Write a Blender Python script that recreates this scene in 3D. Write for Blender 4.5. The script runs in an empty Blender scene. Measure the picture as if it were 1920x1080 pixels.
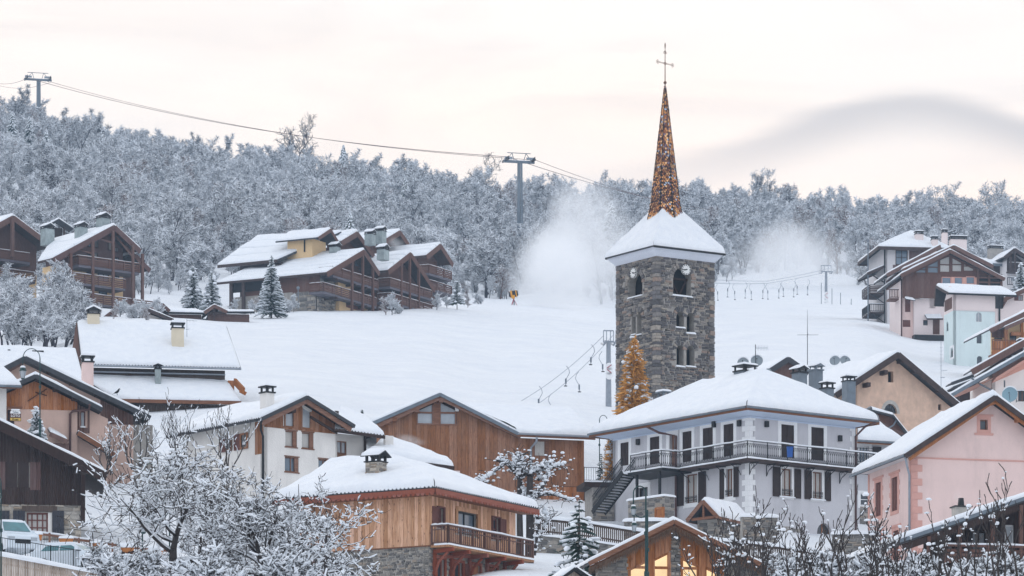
import bpy, math, random
import numpy as np
from mathutils import Vector, Matrix, noise
from mathutils.geometry import tessellate_polygon
SC = bpy.context.scene
COL = SC.collection
# ---------------------------------------------------------------- camera
F, H, CX = 8000.0, 1900.0, 960.0        # focal length in photo pixels, eye-level row, centre column
S = F / 3600.0                         # depths below are written in units of S metres
cam_d = bpy.data.cameras.new('camera')
cam = bpy.data.objects.new('camera', cam_d)
COL.objects.link(cam)
cam.location = (0, 0, 0)
cam.rotation_euler = (math.radians(90), 0, 0)
cam_d.sensor_width = 36.0
cam_d.lens = 36.0 * F / 1920.0
cam_d.shift_y = (H - 540.0) / 1920.0
cam_d.clip_start = 0.5
cam_d.clip_end = 6000
SC.camera = cam
# ---------------------------------------------------------------- render settings
SC.view_settings.view_transform = 'Standard'
SC.view_settings.look = 'None'
SC.view_settings.exposure = 0.10
SC.view_settings.gamma = 1.0
SC.cycles.use_denoising = True
SC.cycles.max_bounces = 10
SC.cycles.diffuse_bounces = 3
SC.cycles.glossy_bounces = 2
SC.cycles.transmission_bounces = 3
SC.cycles.volume_bounces = 8
SC.cycles.transparent_max_bounces = 8
SC.cycles.volume_step_rate = 2.0
SC.cycles.volume_max_steps = 128
# ---------------------------------------------------------------- node helper
class NT:
 def __init__(s, tree):
  s.t = tree
  tree.nodes.clear()
 def n(s, typ, ins=None, **kw):
  nd = s.t.nodes.new(typ)
  for k, v in kw.items():
   setattr(nd, k, v)
  for k, v in (ins or {}).items():
   sock = nd.inputs[k]
   if isinstance(v, bpy.types.NodeSocket):
    s.t.links.new(v, sock)
   elif isinstance(v, tuple) and len(v) == 2 and isinstance(v[0], bpy.types.Node):
    s.t.links.new(v[0].outputs[v[1]], sock)
   elif isinstance(v, bpy.types.Node):
    s.t.links.new(v.outputs[0], sock)
   else:
    if sock.type == 'RGBA' and len(v) == 3:
     v = (*v, 1)
    sock.default_value = v
  return nd
 def math(s, op, a, b=0.0, c=None, clamp=False):
  d = {0: a, 1: b}
  if c is not None:
   d[2] = c
  return s.n('ShaderNodeMath', d, operation=op, use_clamp=clamp)
 def mix(s, f, a, b, blend='MIX'):
  nd = s.t.nodes.new('ShaderNodeMix')
  nd.data_type = 'RGBA'
  nd.blend_type = blend
  for idx, v in ((0, f), (6, a), (7, b)):
   sock = nd.inputs[idx]
   if isinstance(v, bpy.types.NodeSocket):
    s.t.links.new(v, sock)
   elif isinstance(v, bpy.types.Node):
    s.t.links.new(v.outputs[0], sock)
   else:
    sock.default_value = (*v, 1) if (not isinstance(v, (int, float)) and len(v) == 3) else v
  return nd.outputs[2]
 def ramp(s, fac, stops, interp='LINEAR'):
  nd = s.n('ShaderNodeValToRGB', {0: fac})
  cr = nd.color_ramp
  cr.interpolation = interp
  while len(cr.elements) < len(stops):
   cr.elements.new(0.5)
  for e, (p, c) in zip(cr.elements, stops):
   e.position = p
   e.color = (*c, 1) if len(c) == 3 else c
  return nd.outputs[0]
# ---------------------------------------------------------------- world: thin bright winter overcast before sunset
world = bpy.data.worlds.new('World')
SC.world = world
world.use_nodes = True
w = NT(world.node_tree)
SUN_EL, SUN_ROT = math.radians(16), math.radians(-20)
sky = w.n('ShaderNodeTexSky', sky_type='NISHITA', sun_disc=False, sun_elevation=SUN_EL, sun_rotation=SUN_ROT,
   altitude=1400.0, air_density=1.0, dust_density=2.0, ozone_density=1.5)
geo = w.n('ShaderNodeTexCoord')
sep = w.n('ShaderNodeSeparateXYZ', {0: (geo, 'Generated')})
X, Y, Z = sep.outputs
warm = w.math('MULTIPLY_ADD', Y, 0.5, 0.5, clamp=True)
cool = w.ramp(Z, [(0.0, (0.76, 0.86, 1.04)), (0.35, (0.94, 1.06, 1.24)), (1.0, (1.08, 1.18, 1.34))])
hot = w.ramp(Z, [(0.0, (0.96, 0.76, 0.62)), (0.168, (1.24, 0.97, 0.80)), (0.198, (1.20, 1.01, 0.87)),
     (0.235, (1.14, 1.05, 0.97)), (0.5, (1.05, 1.07, 1.12)), (1.0, (1.08, 1.18, 1.34))])
base = w.mix(w.math('POWER', warm, 1.3), cool, hot)
sc = w.n('ShaderNodeMapping', {0: (geo, 'Generated'), 3: (9.0, 9.0, 46.0)})
nz = w.n('ShaderNodeTexNoise', {'Vector': sc, 'Scale': 1.0, 'Detail': 6.0, 'Roughness': 0.58, 'Distortion': 0.8})
cl = w.n('ShaderNodeMapRange', {0: nz, 1: 0.44, 2: 0.72, 3: 0.0, 4: 0.55})
base = w.mix(cl, base, (0.83, 0.76, 0.73))
sc2 = w.n('ShaderNodeMapping', {0: (geo, 'Generated'), 1: (3.1, 1.7, 0.4), 3: (5.5, 5.5, 22.0)})
nz2 = w.n('ShaderNodeTexNoise', {'Vector': sc2, 'Scale': 1.0, 'Detail': 3.0, 'Roughness': 0.5})
cl2 = w.n('ShaderNodeMapRange', {0: nz2, 1: 0.45, 2: 0.72, 3: 0.0, 4: 0.6})
base = w.mix(cl2, base, (1.06, 1.03, 1.0))
u = w.math('DIVIDE', X, w.math('MAXIMUM', Y, 0.05))
v = w.math('DIVIDE', Z, w.math('MAXIMUM', Y, 0.05))
du = w.math('SUBTRACT', u, 0.0935)
sq = w.math('MULTIPLY', du, du)
hump = w.math('DIVIDE', 0.0245, w.math('MULTIPLY_ADD', sq, 440.0, 1.0))
wob = w.math('MULTIPLY_ADD', nz, 0.007, -0.0035)
top = w.math('ADD', w.math('ADD', hump, 0.1925), wob)
dv = w.math('SUBTRACT', top, v)                      # >0 below the upper edge
up = w.n('ShaderNodeMapRange', {0: dv, 1: -0.001, 2: 0.0045, 3: 0.0, 4: 1.0}, interpolation_type='SMOOTHSTEP')
lo = w.n('ShaderNodeMapRange', {0: dv, 1: 0.004, 2: 0.0155, 3: 1.0, 4: 0.0}, interpolation_type='SMOOTHSTEP')
side = w.n('ShaderNodeMapRange', {0: u, 1: -0.01, 2: 0.085, 3: 0.0, 4: 1.0}, interpolation_type='SMOOTHSTEP')
side2 = w.n('ShaderNodeMapRange', {0: u, 1: 0.18, 2: 0.30, 3: 1.0, 4: 0.0}, interpolation_type='SMOOTHSTEP')
m_ = w.math('MULTIPLY', w.math('MULTIPLY', up, lo), w.math('MULTIPLY', side, side2))
m_ = w.math('MULTIPLY', m_, w.math('GREATER_THAN', Y, 0.05))
lenscol = w.mix(side, (0.90, 0.78, 0.72), (0.70, 0.66, 0.65))
base = w.mix(w.math('MULTIPLY', m_, 0.92), base, lenscol)
bg1 = w.n('ShaderNodeBackground', {0: base, 1: 1.0})
bg2 = w.n('ShaderNodeBackground', {0: sky, 1: 0.06})
mx = w.n('ShaderNodeMixShader', {0: 0.92, 1: bg2, 2: bg1})
w.n('ShaderNodeOutputWorld', {0: mx})
# ---------------------------------------------------------------- sun, veiled by cloud
sd = bpy.data.lights.new('sun', 'SUN')
sd.energy = 0.55
sd.angle = math.radians(25)
sd.color = (1.0, 0.90, 0.80)
sun = bpy.data.objects.new('sun', sd)
COL.objects.link(sun)
sdir = Vector((math.sin(-SUN_ROT) * math.cos(SUN_EL) * -1, math.cos(SUN_ROT) * math.cos(SUN_EL), math.sin(SUN_EL)))
sun.rotation_euler = sdir.to_track_quat('Z', 'Y').to_euler()
# ---------------------------------------------------------------- materials
MATS = {}
def new_mat(name):
 m = bpy.data.materials.new(name)
 m.use_nodes = True
 MATS[name] = m
 return m, NT(m.node_tree)
def rnd_val(t):
 """0..1, one value per object and per loose piece"""
 oi = t.n('ShaderNodeObjectInfo')
 g = t.n('ShaderNodeNewGeometry')
 return t.math('FRACT', t.math('ADD', (oi, 'Random'), (g, 'Random Per Island')))
def plain(name, col, rough=0.7, var=0.12, scale=3.0, bump=0.0, metal=0.0, stretch=(1, 1, 1), spec=0.3, piece=0.0, bscale=None):
 m, t = new_mat(name)
 tc = t.n('ShaderNodeTexCoord')
 mp = t.n('ShaderNodeMapping', {0: (tc, 'Object'), 3: stretch})
 nz = t.n('ShaderNodeTexNoise', {'Vector': mp, 'Scale': scale, 'Detail': 5.0, 'Roughness': 0.6})
 dark = tuple(c * (1 - var) for c in col)
 lite = tuple(min(1, c * (1 + var)) for c in col)
 c = t.ramp(nz, [(0.3, dark), (0.7, lite)])
 if bump and not piece:
  n5 = t.n('ShaderNodeTexNoise', {'Vector': (tc, 'Object'), 'Scale': 0.5, 'Detail': 8.0, 'Roughness': 0.72})
  t.t.links.new(t.n('ShaderNodeMapping', {0: (tc, 'Object'), 3: (1.6, 1.6, .45)}).outputs[0], n5.inputs['Vector'])
  c = t.mix(t.n('ShaderNodeMapRange', {0: n5, 1: 0.48, 2: 0.76, 3: 0.0, 4: 0.5}).outputs[0], c, tuple(q * .66 for q in col))
 if piece:
  r = rnd_val(t)
  hv = t.n('ShaderNodeHueSaturation', {'Value': t.math('MULTIPLY_ADD', r, 2 * piece, 1 - piece), 'Color': c})
  c = hv.outputs[0]
 b = t.n('ShaderNodeBsdfPrincipled', {'Base Color': c, 'Roughness': rough, 'Metallic': metal, 'Specular IOR Level': spec})
 if bump:
  n2 = t.n('ShaderNodeTexNoise', {'Vector': mp, 'Scale': bscale or scale * 4, 'Detail': 4.0})
  t.n('ShaderNodeBump', {'Height': n2, 'Strength': bump, 'Distance': 0.05})
  t.t.links.new(t.t.nodes[-1].outputs[0], b.inputs['Normal'])
 t.n('ShaderNodeOutputMaterial', {0: b})
 return m
def wood(name, dark, mid, lite, axis='z', knots=0.5, rough=0.75, piece=0.22, weather=None):
 m, t = new_mat(name)
 tc = t.n('ShaderNodeTexCoord')
 r = rnd_val(t)
 off = t.n('ShaderNodeCombineXYZ', {0: t.math('MULTIPLY', r, 37.0), 1: t.math('MULTIPLY', r, 91.0), 2: t.math('MULTIPLY', r, 53.0)})
 add = t.n('ShaderNodeVectorMath', {0: (tc, 'Object'), 1: off}, operation='ADD')
 st = {'z': (9, 9, 0.7), 'x': (0.7, 9, 9)}[axis]
 mp = t.n('ShaderNodeMapping', {0: add, 3: st})
 nz = t.n('ShaderNodeTexNoise', {'Vector': mp, 'Scale': 2.2, 'Detail': 7.0, 'Roughness': 0.65, 'Distortion': 0.4})
 c = t.ramp(nz, [(0.28, dark), (0.5, mid), (0.72, lite)])
 kst = {'z': (4, 4, 2.0), 'x': (2.0, 4, 4)}[axis]
 mk = t.n('ShaderNodeMapping', {0: add, 3: kst})
 vo = t.n('ShaderNodeTexVoronoi', {'Vector': mk, 'Scale': 1.3})
 k = t.n('ShaderNodeMapRange', {0: (vo, 'Distance'), 1: 0.10, 2: 0.22, 3: knots, 4: 0.0})
 c = t.mix(k, c, tuple(x * 0.5 for x in dark))
 if weather:
  mw = t.n('ShaderNodeMapping', {0: (tc, 'Object'), 3: (0.35, 0.35, 0.35)})
  nw = t.n('ShaderNodeTexNoise', {'Vector': mw, 'Scale': 1.0, 'Detail': 6.0, 'Roughness': 0.65})
  c = t.mix(t.n('ShaderNodeMapRange', {0: nw, 1: 0.42, 2: 0.68, 3: 0.0, 4: 0.65}).outputs[0], c, weather)
 hv = t.n('ShaderNodeHueSaturation', {'Value': t.math('MULTIPLY_ADD', r, 2 * piece, 1 - piece),
           'Saturation': t.math('MULTIPLY_ADD', r, -0.25, 1.1), 'Color': c})
 b = t.n('ShaderNodeBsdfPrincipled', {'Base Color': hv, 'Roughness': rough, 'Specular IOR Level': 0.25})
 bp = t.n('ShaderNodeBump', {'Height': nz, 'Strength': 0.35, 'Distance': 0.02})
 t.t.links.new(bp.outputs[0], b.inputs['Normal'])
 t.n('ShaderNodeOutputMaterial', {0: b})
 return m
def stone(name, cols, rough=0.85, scale=6.0):
 m, t = new_mat(name)
 tc = t.n('ShaderNodeTexCoord')
 r = rnd_val(t)
 n = len(cols)
 c = t.ramp(r, [(i / n, cc) for i, cc in enumerate(cols)], 'CONSTANT')
 nz = t.n('ShaderNodeTexNoise', {'Vector': (tc, 'Object'), 'Scale': scale, 'Detail': 6.0, 'Roughness': 0.65})
 c = t.mix(t.n('ShaderNodeMapRange', {0: nz, 1: 0.35, 2: 0.7, 3: 0.0, 4: 0.55}).outputs[0], c,
    tuple(x * 0.62 for x in cols[0]))
 b = t.n('ShaderNodeBsdfPrincipled', {'Base Color': c, 'Roughness': rough, 'Specular IOR Level': 0.2})
 bp = t.n('ShaderNodeBump', {'Height': nz, 'Strength': 0.5, 'Distance': 0.05})
 t.t.links.new(bp.outputs[0], b.inputs['Normal'])
 t.n('ShaderNodeOutputMaterial', {0: b})
 return m
def glass(name, col, rough=0.08, metal=0.0, spec=0.8):
 return plain(name, col, rough, 0.25, 0.7, spec=spec)
def emis(name, col, strength):
 m, t = new_mat(name)
 tc = t.n('ShaderNodeTexCoord')
 nz = t.n('ShaderNodeTexNoise', {'Vector': (tc, 'Object'), 'Scale': 0.9, 'Detail': 3.0})
 c = t.ramp(nz, [(0.3, tuple(x * .72 for x in col)), (0.65, col)])
 e = t.n('ShaderNodeEmission', {0: c, 1: strength})
 g = t.n('ShaderNodeBsdfPrincipled', {'Base Color': (0.05, 0.04, 0.03), 'Roughness': 0.1})
 a = t.n('ShaderNodeAddShader', {0: e, 1: g})
 t.n('ShaderNodeOutputMaterial', {0: a})
 return m
def snow_mat(name, ground=False):
 m, t = new_mat(name)
 tc = t.n('ShaderNodeTexCoord')
 src = (tc, 'Object')
 nz = t.n('ShaderNodeTexNoise', {'Vector': src, 'Scale': 0.22 if ground else 1.6, 'Detail': 6.0, 'Roughness': 0.6})
 c = t.ramp(nz, [(0.3, (0.785, 0.81, 0.85)), (0.7, (0.87, 0.885, 0.90))])
 b = t.n('ShaderNodeBsdfPrincipled', {'Base Color': c, 'Roughness': 0.65, 'Specular IOR Level': 0.15})
 if ground:
  mp = t.n('ShaderNodeMapping', {0: src, 3: (0.10, 0.4, 0.5), 2: (0, 0, 0.2)})
  n2 = t.n('ShaderNodeTexNoise', {'Vector': mp, 'Scale': 1.2, 'Detail': 8.0, 'Roughness': 0.62})
  n3 = t.n('ShaderNodeTexNoise', {'Vector': src, 'Scale': 1.8, 'Detail': 5.0})
  hh = t.math('ADD', n2, t.math('MULTIPLY', n3, 0.35))
  bp = t.n('ShaderNodeBump', {'Height': hh, 'Strength': 0.8, 'Distance': 1.0})
 else:
  n2 = t.n('ShaderNodeTexNoise', {'Vector': src, 'Scale': 2.2, 'Detail': 6.0, 'Roughness': 0.65})
  bp = t.n('ShaderNodeBump', {'Height': n2, 'Strength': 0.55, 'Distance': 0.2})
 t.t.links.new(bp.outputs[0], b.inputs['Normal'])
 t.n('ShaderNodeOutputMaterial', {0: b})
 return m
SNOW = snow_mat('snow')
GSNOW = snow_mat('ground_snow', True)
TSNOW = plain('twig_snow', (0.88, 0.91, 0.95), 0.7, 0.06, 2.0)
BARK = plain('bark', (0.055, 0.045, 0.042), 0.9, 0.35, 4.0)
BARK_FAR = plain('far_bark', (0.055, 0.053, 0.066), 0.9, 0.3, 1.0, piece=0.3)
BARK_RED = plain('reddish_bark', (0.15, 0.085, 0.07), 0.9, 0.3, 1.0, piece=0.3)
LARCH = plain('larch_needles', (0.66, 0.33, 0.085), 0.8, 0.3, 1.2, piece=0.35)
FIR = plain('fir_needles', (0.035, 0.065, 0.055), 0.8, 0.3, 1.5, piece=0.35)
W_BARN = wood('barn_wood', (0.15, 0.062, 0.030), (0.30, 0.125, 0.056), (0.44, 0.21, 0.10), weather=(0.20, 0.105, 0.062))
W_LIGHT = wood('larch_cladding', (0.33, 0.15, 0.075), (0.62, 0.335, 0.19), (0.80, 0.50, 0.31), weather=(0.46, 0.265, 0.18), knots=.8, piece=.32)
W_ORANGE = wood('orange_cladding', (0.20, 0.065, 0.023), (0.38, 0.14, 0.048), (0.50, 0.22, 0.085))
W_DARK = wood('dark_stained_wood', (0.022, 0.012, 0.010), (0.040, 0.022, 0.018), (0.06, 0.034, 0.028), knots=0.2)
W_BROWN = wood('brown_stained_wood', (0.075, 0.038, 0.030), (0.135, 0.070, 0.054), (0.185, 0.10, 0.08), knots=0.2, piece=0.15)
W_PURPLE = wood('mauve_brown_wood', (0.085, 0.05, 0.045), (0.13, 0.075, 0.068), (0.17, 0.10, 0.09), knots=0.1, piece=0.12)
W_RED = wood('red_painted_board', (0.20, 0.055, 0.032), (0.27, 0.080, 0.048), (0.32, 0.11, 0.07), axis='x', knots=0.1, piece=0.1)
W_TRIM = wood('trim_wood', (0.13, 0.055, 0.030), (0.21, 0.095, 0.055), (0.29, 0.15, 0.09), axis='x', knots=0.2, piece=0.1)
W_TRIMD = plain('dark_trim_wood', (0.060, 0.040, 0.036), 0.8, 0.3, 3.0)
W_GREY = wood('grey_fence_wood', (0.27, 0.20, 0.155), (0.46, 0.37, 0.30), (0.58, 0.49, 0.41), knots=0.3)
W_PICKET = wood('brown_picket_wood', (0.055, 0.038, 0.030), (0.095, 0.066, 0.052), (0.15, 0.11, 0.085), knots=0.2)
P_PINK = plain('pink_render', (0.80, 0.60, 0.55), 0.9, 0.04, 0.8, bump=0.15, bscale=20)
P_PINKD = plain('old_pink_render', (0.60, 0.42, 0.345), 0.9, 0.08, 0.8, bump=0.2, bscale=20)
P_ROSE = plain('rose_quoin_paint', (0.66, 0.36, 0.30), 0.9, 0.06, 2.0)
P_WHITE = plain('white_render', (0.80, 0.765, 0.72), 0.9, 0.05, 0.7, bump=0.35, bscale=9)
P_TRIM = plain('white_paint', (0.84, 0.84, 0.84), 0.8, 0.03, 2.0)
P_GREY = plain('lilac_grey_render', (0.575, 0.565, 0.585), 0.9, 0.05, 0.5, bump=0.15, bscale=20)
P_BLUE = plain('pale_blue_soffit', (0.56, 0.64, 0.77), 0.85, 0.04, 1.0)
P_OCHRE = plain('ochre_render', (0.68, 0.47, 0.35), 0.95, 0.16, 1.6, bump=0.9, bscale=5.0, stretch=(1, 1, .8))
P_MINT = plain('mint_render', (0.69, 0.785, 0.775), 0.9, 0.05, 0.4, bump=0.1, bscale=16)
P_BLUSH = plain('blush_render', (0.82, 0.70, 0.67), 0.9, 0.04, 0.5)
P_CREAM = plain('cream_render', (0.84, 0.77, 0.72), 0.9, 0.04, 0.5)
P_YELLOW = plain('yellow_render', (0.78, 0.55, 0.30), 0.9, 0.06, 0.6)
P_SALMON = plain('salmon_paint', (0.68, 0.37, 0.29), 0.9, 0.06, 0.8)
P_HOUSEG = plain('pale_grey_render', (0.64, 0.61, 0.61), 0.9, 0.05, 0.4)
STONE_T = stone('tower_stone', [(0.10, 0.095, 0.096), (0.22, 0.203, 0.19), (0.15, 0.14, 0.142), (0.33, 0.295, 0.26), (0.185, 0.175, 0.175),
        (0.43, 0.375, 0.315), (0.12, 0.112, 0.114), (0.26, 0.237, 0.222), (0.35, 0.26, 0.21)])
STONE_L = stone('wall_stone', [(0.21, 0.20, 0.19), (0.36, 0.33, 0.29), (0.15, 0.145, 0.14), (0.48, 0.43, 0.375), (0.28, 0.265, 0.25), (0.42, 0.345, 0.275)])
STONE_H = stone('field_stone', [(0.32, 0.285, 0.245), (0.50, 0.435, 0.36), (0.23, 0.21, 0.19), (0.60, 0.53, 0.44), (0.42, 0.325, 0.245), (0.54, 0.50, 0.45)])
MORTAR = plain('lime_mortar', (0.46, 0.43, 0.39), 0.95, 0.2, 3.0, bump=0.4)
MORTARD = plain('grey_mortar', (0.34, 0.315, 0.285), 0.95, 0.2, 3.0, bump=0.4)
ROOF_D = plain('slate', (0.050, 0.052, 0.058), 0.7, 0.25, 3.0)
METAL_D = plain('dark_metal', (0.018, 0.019, 0.021), 0.5, 0.2, 3.0, metal=0.2)
METAL_G = plain('galvanised_metal', (0.30, 0.33, 0.37), 0.5, 0.12, 3.0, metal=0.4)
METAL_B = plain('brown_gutter_metal', (0.10, 0.05, 0.045), 0.5, 0.15, 3.0)
METAL_C = plain('bluish_zinc', (0.16, 0.19, 0.22), 0.5, 0.15, 2.0, metal=0.3)
LEAD = plain('patina_cladding', (0.30, 0.345, 0.345), 0.7, 0.25, 1.5, piece=.15)
GLASS_D = glass('dark_glass', (0.04, 0.05, 0.062))  # base colour lightened to carry some pane reflection
GLASS_B = glass('blue_glass', (0.13, 0.18, 0.23))
GLASS_P = glass('pale_glass', (0.36, 0.39, 0.42), 0.25)
CURTAIN = plain('curtained_glass', (0.50, 0.48, 0.45), 0.4, 0.15, 4.0, stretch=(6, 6, .5))
SHUT_D = plain('dark_brown_shutter', (0.040, 0.025, 0.022), 0.7, 0.2, 3.0)
SHUT_R = plain('red_brown_shutter', (0.155, 0.060, 0.048), 0.7, 0.15, 3.0)
SHUT_G = plain('grey_shutter', (0.045, 0.045, 0.055), 0.7, 0.15, 3.0)
BLACK = plain('interior_shade', (0.010, 0.010, 0.012), 0.9, 0.2, 1.0)  # near-black, the shade of unlit rooms put into the colour
CLOCK_W = plain('clock_enamel', (0.80, 0.79, 0.76), 0.4, 0.02, 2.0)
IRON = plain('wrought_iron', (0.016, 0.017, 0.02), 0.5, 0.2, 5.0)
COPPER = plain('brown_iron', (0.16, 0.09, 0.06), 0.5, 0.2, 3.0, metal=0.3)
GREENP = plain('dark_green_paint', (0.012, 0.045, 0.045), 0.45, 0.2, 3.0)
DISH = plain('dish_grey', (0.27, 0.31, 0.335), 0.5, 0.06, 2.0)
DISHB = plain('dish_blue', (0.235, 0.36, 0.415), 0.5, 0.06, 2.0)
CARW = plain('white_car_paint', (0.70, 0.76, 0.81), 0.25, 0.03, 2.0, spec=0.6)
RUBBER = plain('rubber', (0.015, 0.015, 0.016), 0.9)
LIT = emis('lit_window', (1.0, 0.70, 0.38), 1.15)
BLUEBIN = plain('blue_plastic', (0.02, 0.09, 0.33), 0.5)
YELLOWP = plain('yellow_paint', (0.72, 0.32, 0.02), 0.5)
REDP = plain('crimson_paint', (0.35, 0.02, 0.05), 0.5)
FLBOX = plain('orange_wood_planter', (0.50, 0.19, 0.055), 0.7, 0.2, 3.0)
# ---------------------------------------------------------------- basic placing
def W(px, py, D):
 D = D * S
 return Vector(((px - CX) * D / F, D, (H - py) * D / F))
def tag(o, label=None, cat=None, group=None, kind=None):
 if label: o['label'] = label
 if cat: o['category'] = cat
 if group: o['group'] = group
 if kind: o['kind'] = kind
 return o
def empty(name, loc=(0, 0, 0), rz=0.0, label=None, cat=None, group=None):
 o = bpy.data.objects.new(name, None)
 COL.objects.link(o)
 o.location = loc
 o.rotation_euler = (0, 0, rz)
 o.empty_display_size = 0.3
 return tag(o, label, cat, group)
def link_mesh(name, me, parent=None):
 o = bpy.data.objects.new(name, me)
 COL.objects.link(o)
 if parent is not None:
  o.parent = parent
 return o
class MB:
 """collects simple solids and links them as one mesh object"""
 def __init__(s):
  s.v, s.f = [], []
 def add(s, vs, fs):
  n = len(s.v)
  s.v += [tuple(v) for v in vs]
  s.f += [tuple(i + n for i in f) for f in fs]
  return s
 def hexa(s, p):
  return s.add(p, [(3, 2, 1, 0), (4, 5, 6, 7), (0, 1, 5, 4), (1, 2, 6, 5), (2, 3, 7, 6), (3, 0, 4, 7)])
 def box(s, x0, x1, y0, y1, z0, z1):
  return s.hexa([(x0, y0, z0), (x1, y0, z0), (x1, y1, z0), (x0, y1, z0), (x0, y0, z1), (x1, y0, z1), (x1, y1, z1), (x0, y1, z1)])
 def mbox(s, m, u0, u1, v0, v1, n0, n1):
  return s.hexa([m(u0, v0, n0), m(u1, v0, n0), m(u1, v0, n1), m(u0, v0, n1), m(u0, v1, n0), m(u1, v1, n0), m(u1, v1, n1), m(u0, v1, n1)])
 def bar(s, p, q, w_, h_, up=(0, 0, 1)):
  p, q = Vector(p), Vector(q)
  d = (q - p).normalized()
  upv = Vector(up)
  if abs(d.dot(upv)) > 0.98:
   upv = Vector((0, 1, 0))
  sx = d.cross(upv).normalized() * (w_ / 2)
  sy = sx.cross(d).normalized() * (h_ / 2)
  return s.hexa([p - sx - sy, p + sx - sy, q + sx - sy, q - sx - sy, p - sx + sy, p + sx + sy, q + sx + sy, q - sx + sy])
 def tube(s, pts, r, n=6, closed_ends=True):
  pts = [Vector(p) for p in pts]
  rs = r if isinstance(r, (list, tuple)) else [r] * len(pts)
  vs, fs = [], []
  ref = Vector((0.13, 0.97, 0.2))
  for i, p in enumerate(pts):
   d = (pts[min(i + 1, len(pts) - 1)] - pts[max(i - 1, 0)]).normalized()
   a = d.cross(ref)
   if a.length < 0.05:
    a = d.cross(Vector((1, 0, 0)))
   a.normalize()
   b = d.cross(a)
   for k in range(n):
    t = 2 * math.pi * k / n
    vs.append(p + a * math.cos(t) * rs[i] + b * math.sin(t) * rs[i])
  for i in range(len(pts) - 1):
   for k in range(n):
    k2 = (k + 1) % n
    fs.append((i * n + k, i * n + k2, (i + 1) * n + k2, (i + 1) * n + k))
  if closed_ends:
   fs.append(tuple(range(n - 1, -1, -1)))
   fs.append(tuple((len(pts) - 1) * n + k for k in range(n)))
  return s.add(vs, fs)
 def cyl(s, c, r, h, n=16, r2=None):
  c = Vector(c)
  return s.tube([c, c + Vector((0, 0, h))], [r, r if r2 is None else r2], n)
 def ext(s, poly, vec):
  vec = Vector(vec)
  n = len(poly)
  a = [Vector(p) for p in poly]
  return s.add(a + [p + vec for p in a],
      [tuple(range(n)), tuple(range(2 * n - 1, n - 1, -1))] + [(i, (i + 1) % n, (i + 1) % n + n, i + n) for i in range(n)])
 def ball(s, c, r, sz=1.0, n=8, m=5):
  c = Vector(c)
  vs, fs = [], []
  for j in range(m + 1):
   ph = math.pi * j / m
   for i in range(n):
    th = 2 * math.pi * i / n
    vs.append(c + Vector((r * math.sin(ph) * math.cos(th), r * math.sin(ph) * math.sin(th), r * sz * math.cos(ph))))
  for j in range(m):
   for i in range(n):
    fs.append((j * n + i, j * n + (i + 1) % n, (j + 1) * n + (i + 1) % n, (j + 1) * n + i))
  return s.add(vs, fs)
 def disc(s, c, nrm, r, th, n=24):
  c, nrm = Vector(c), Vector(nrm).normalized()
  a = nrm.cross(Vector((0, 0, 1)))
  if a.length < .1: a = Vector((1, 0, 0))
  a.normalize()
  b = nrm.cross(a)
  ring = [c + a * math.cos(2 * math.pi * k / n) * r + b * math.sin(2 * math.pi * k / n) * r for k in range(n)]
  return s.ext(ring, nrm * th)
 def build(s, name, mat, parent=None, smooth=False, label=None, cat=None, group=None, kind=None):
  me = bpy.data.meshes.new(name)
  me.from_pydata(s.v, [], s.f)
  me.materials.append(mat)
  if smooth:
   me.polygons.foreach_set('use_smooth', [True] * len(me.polygons))
  me.update()
  return tag(link_mesh(name, me, parent), label, cat, group, kind)
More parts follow.
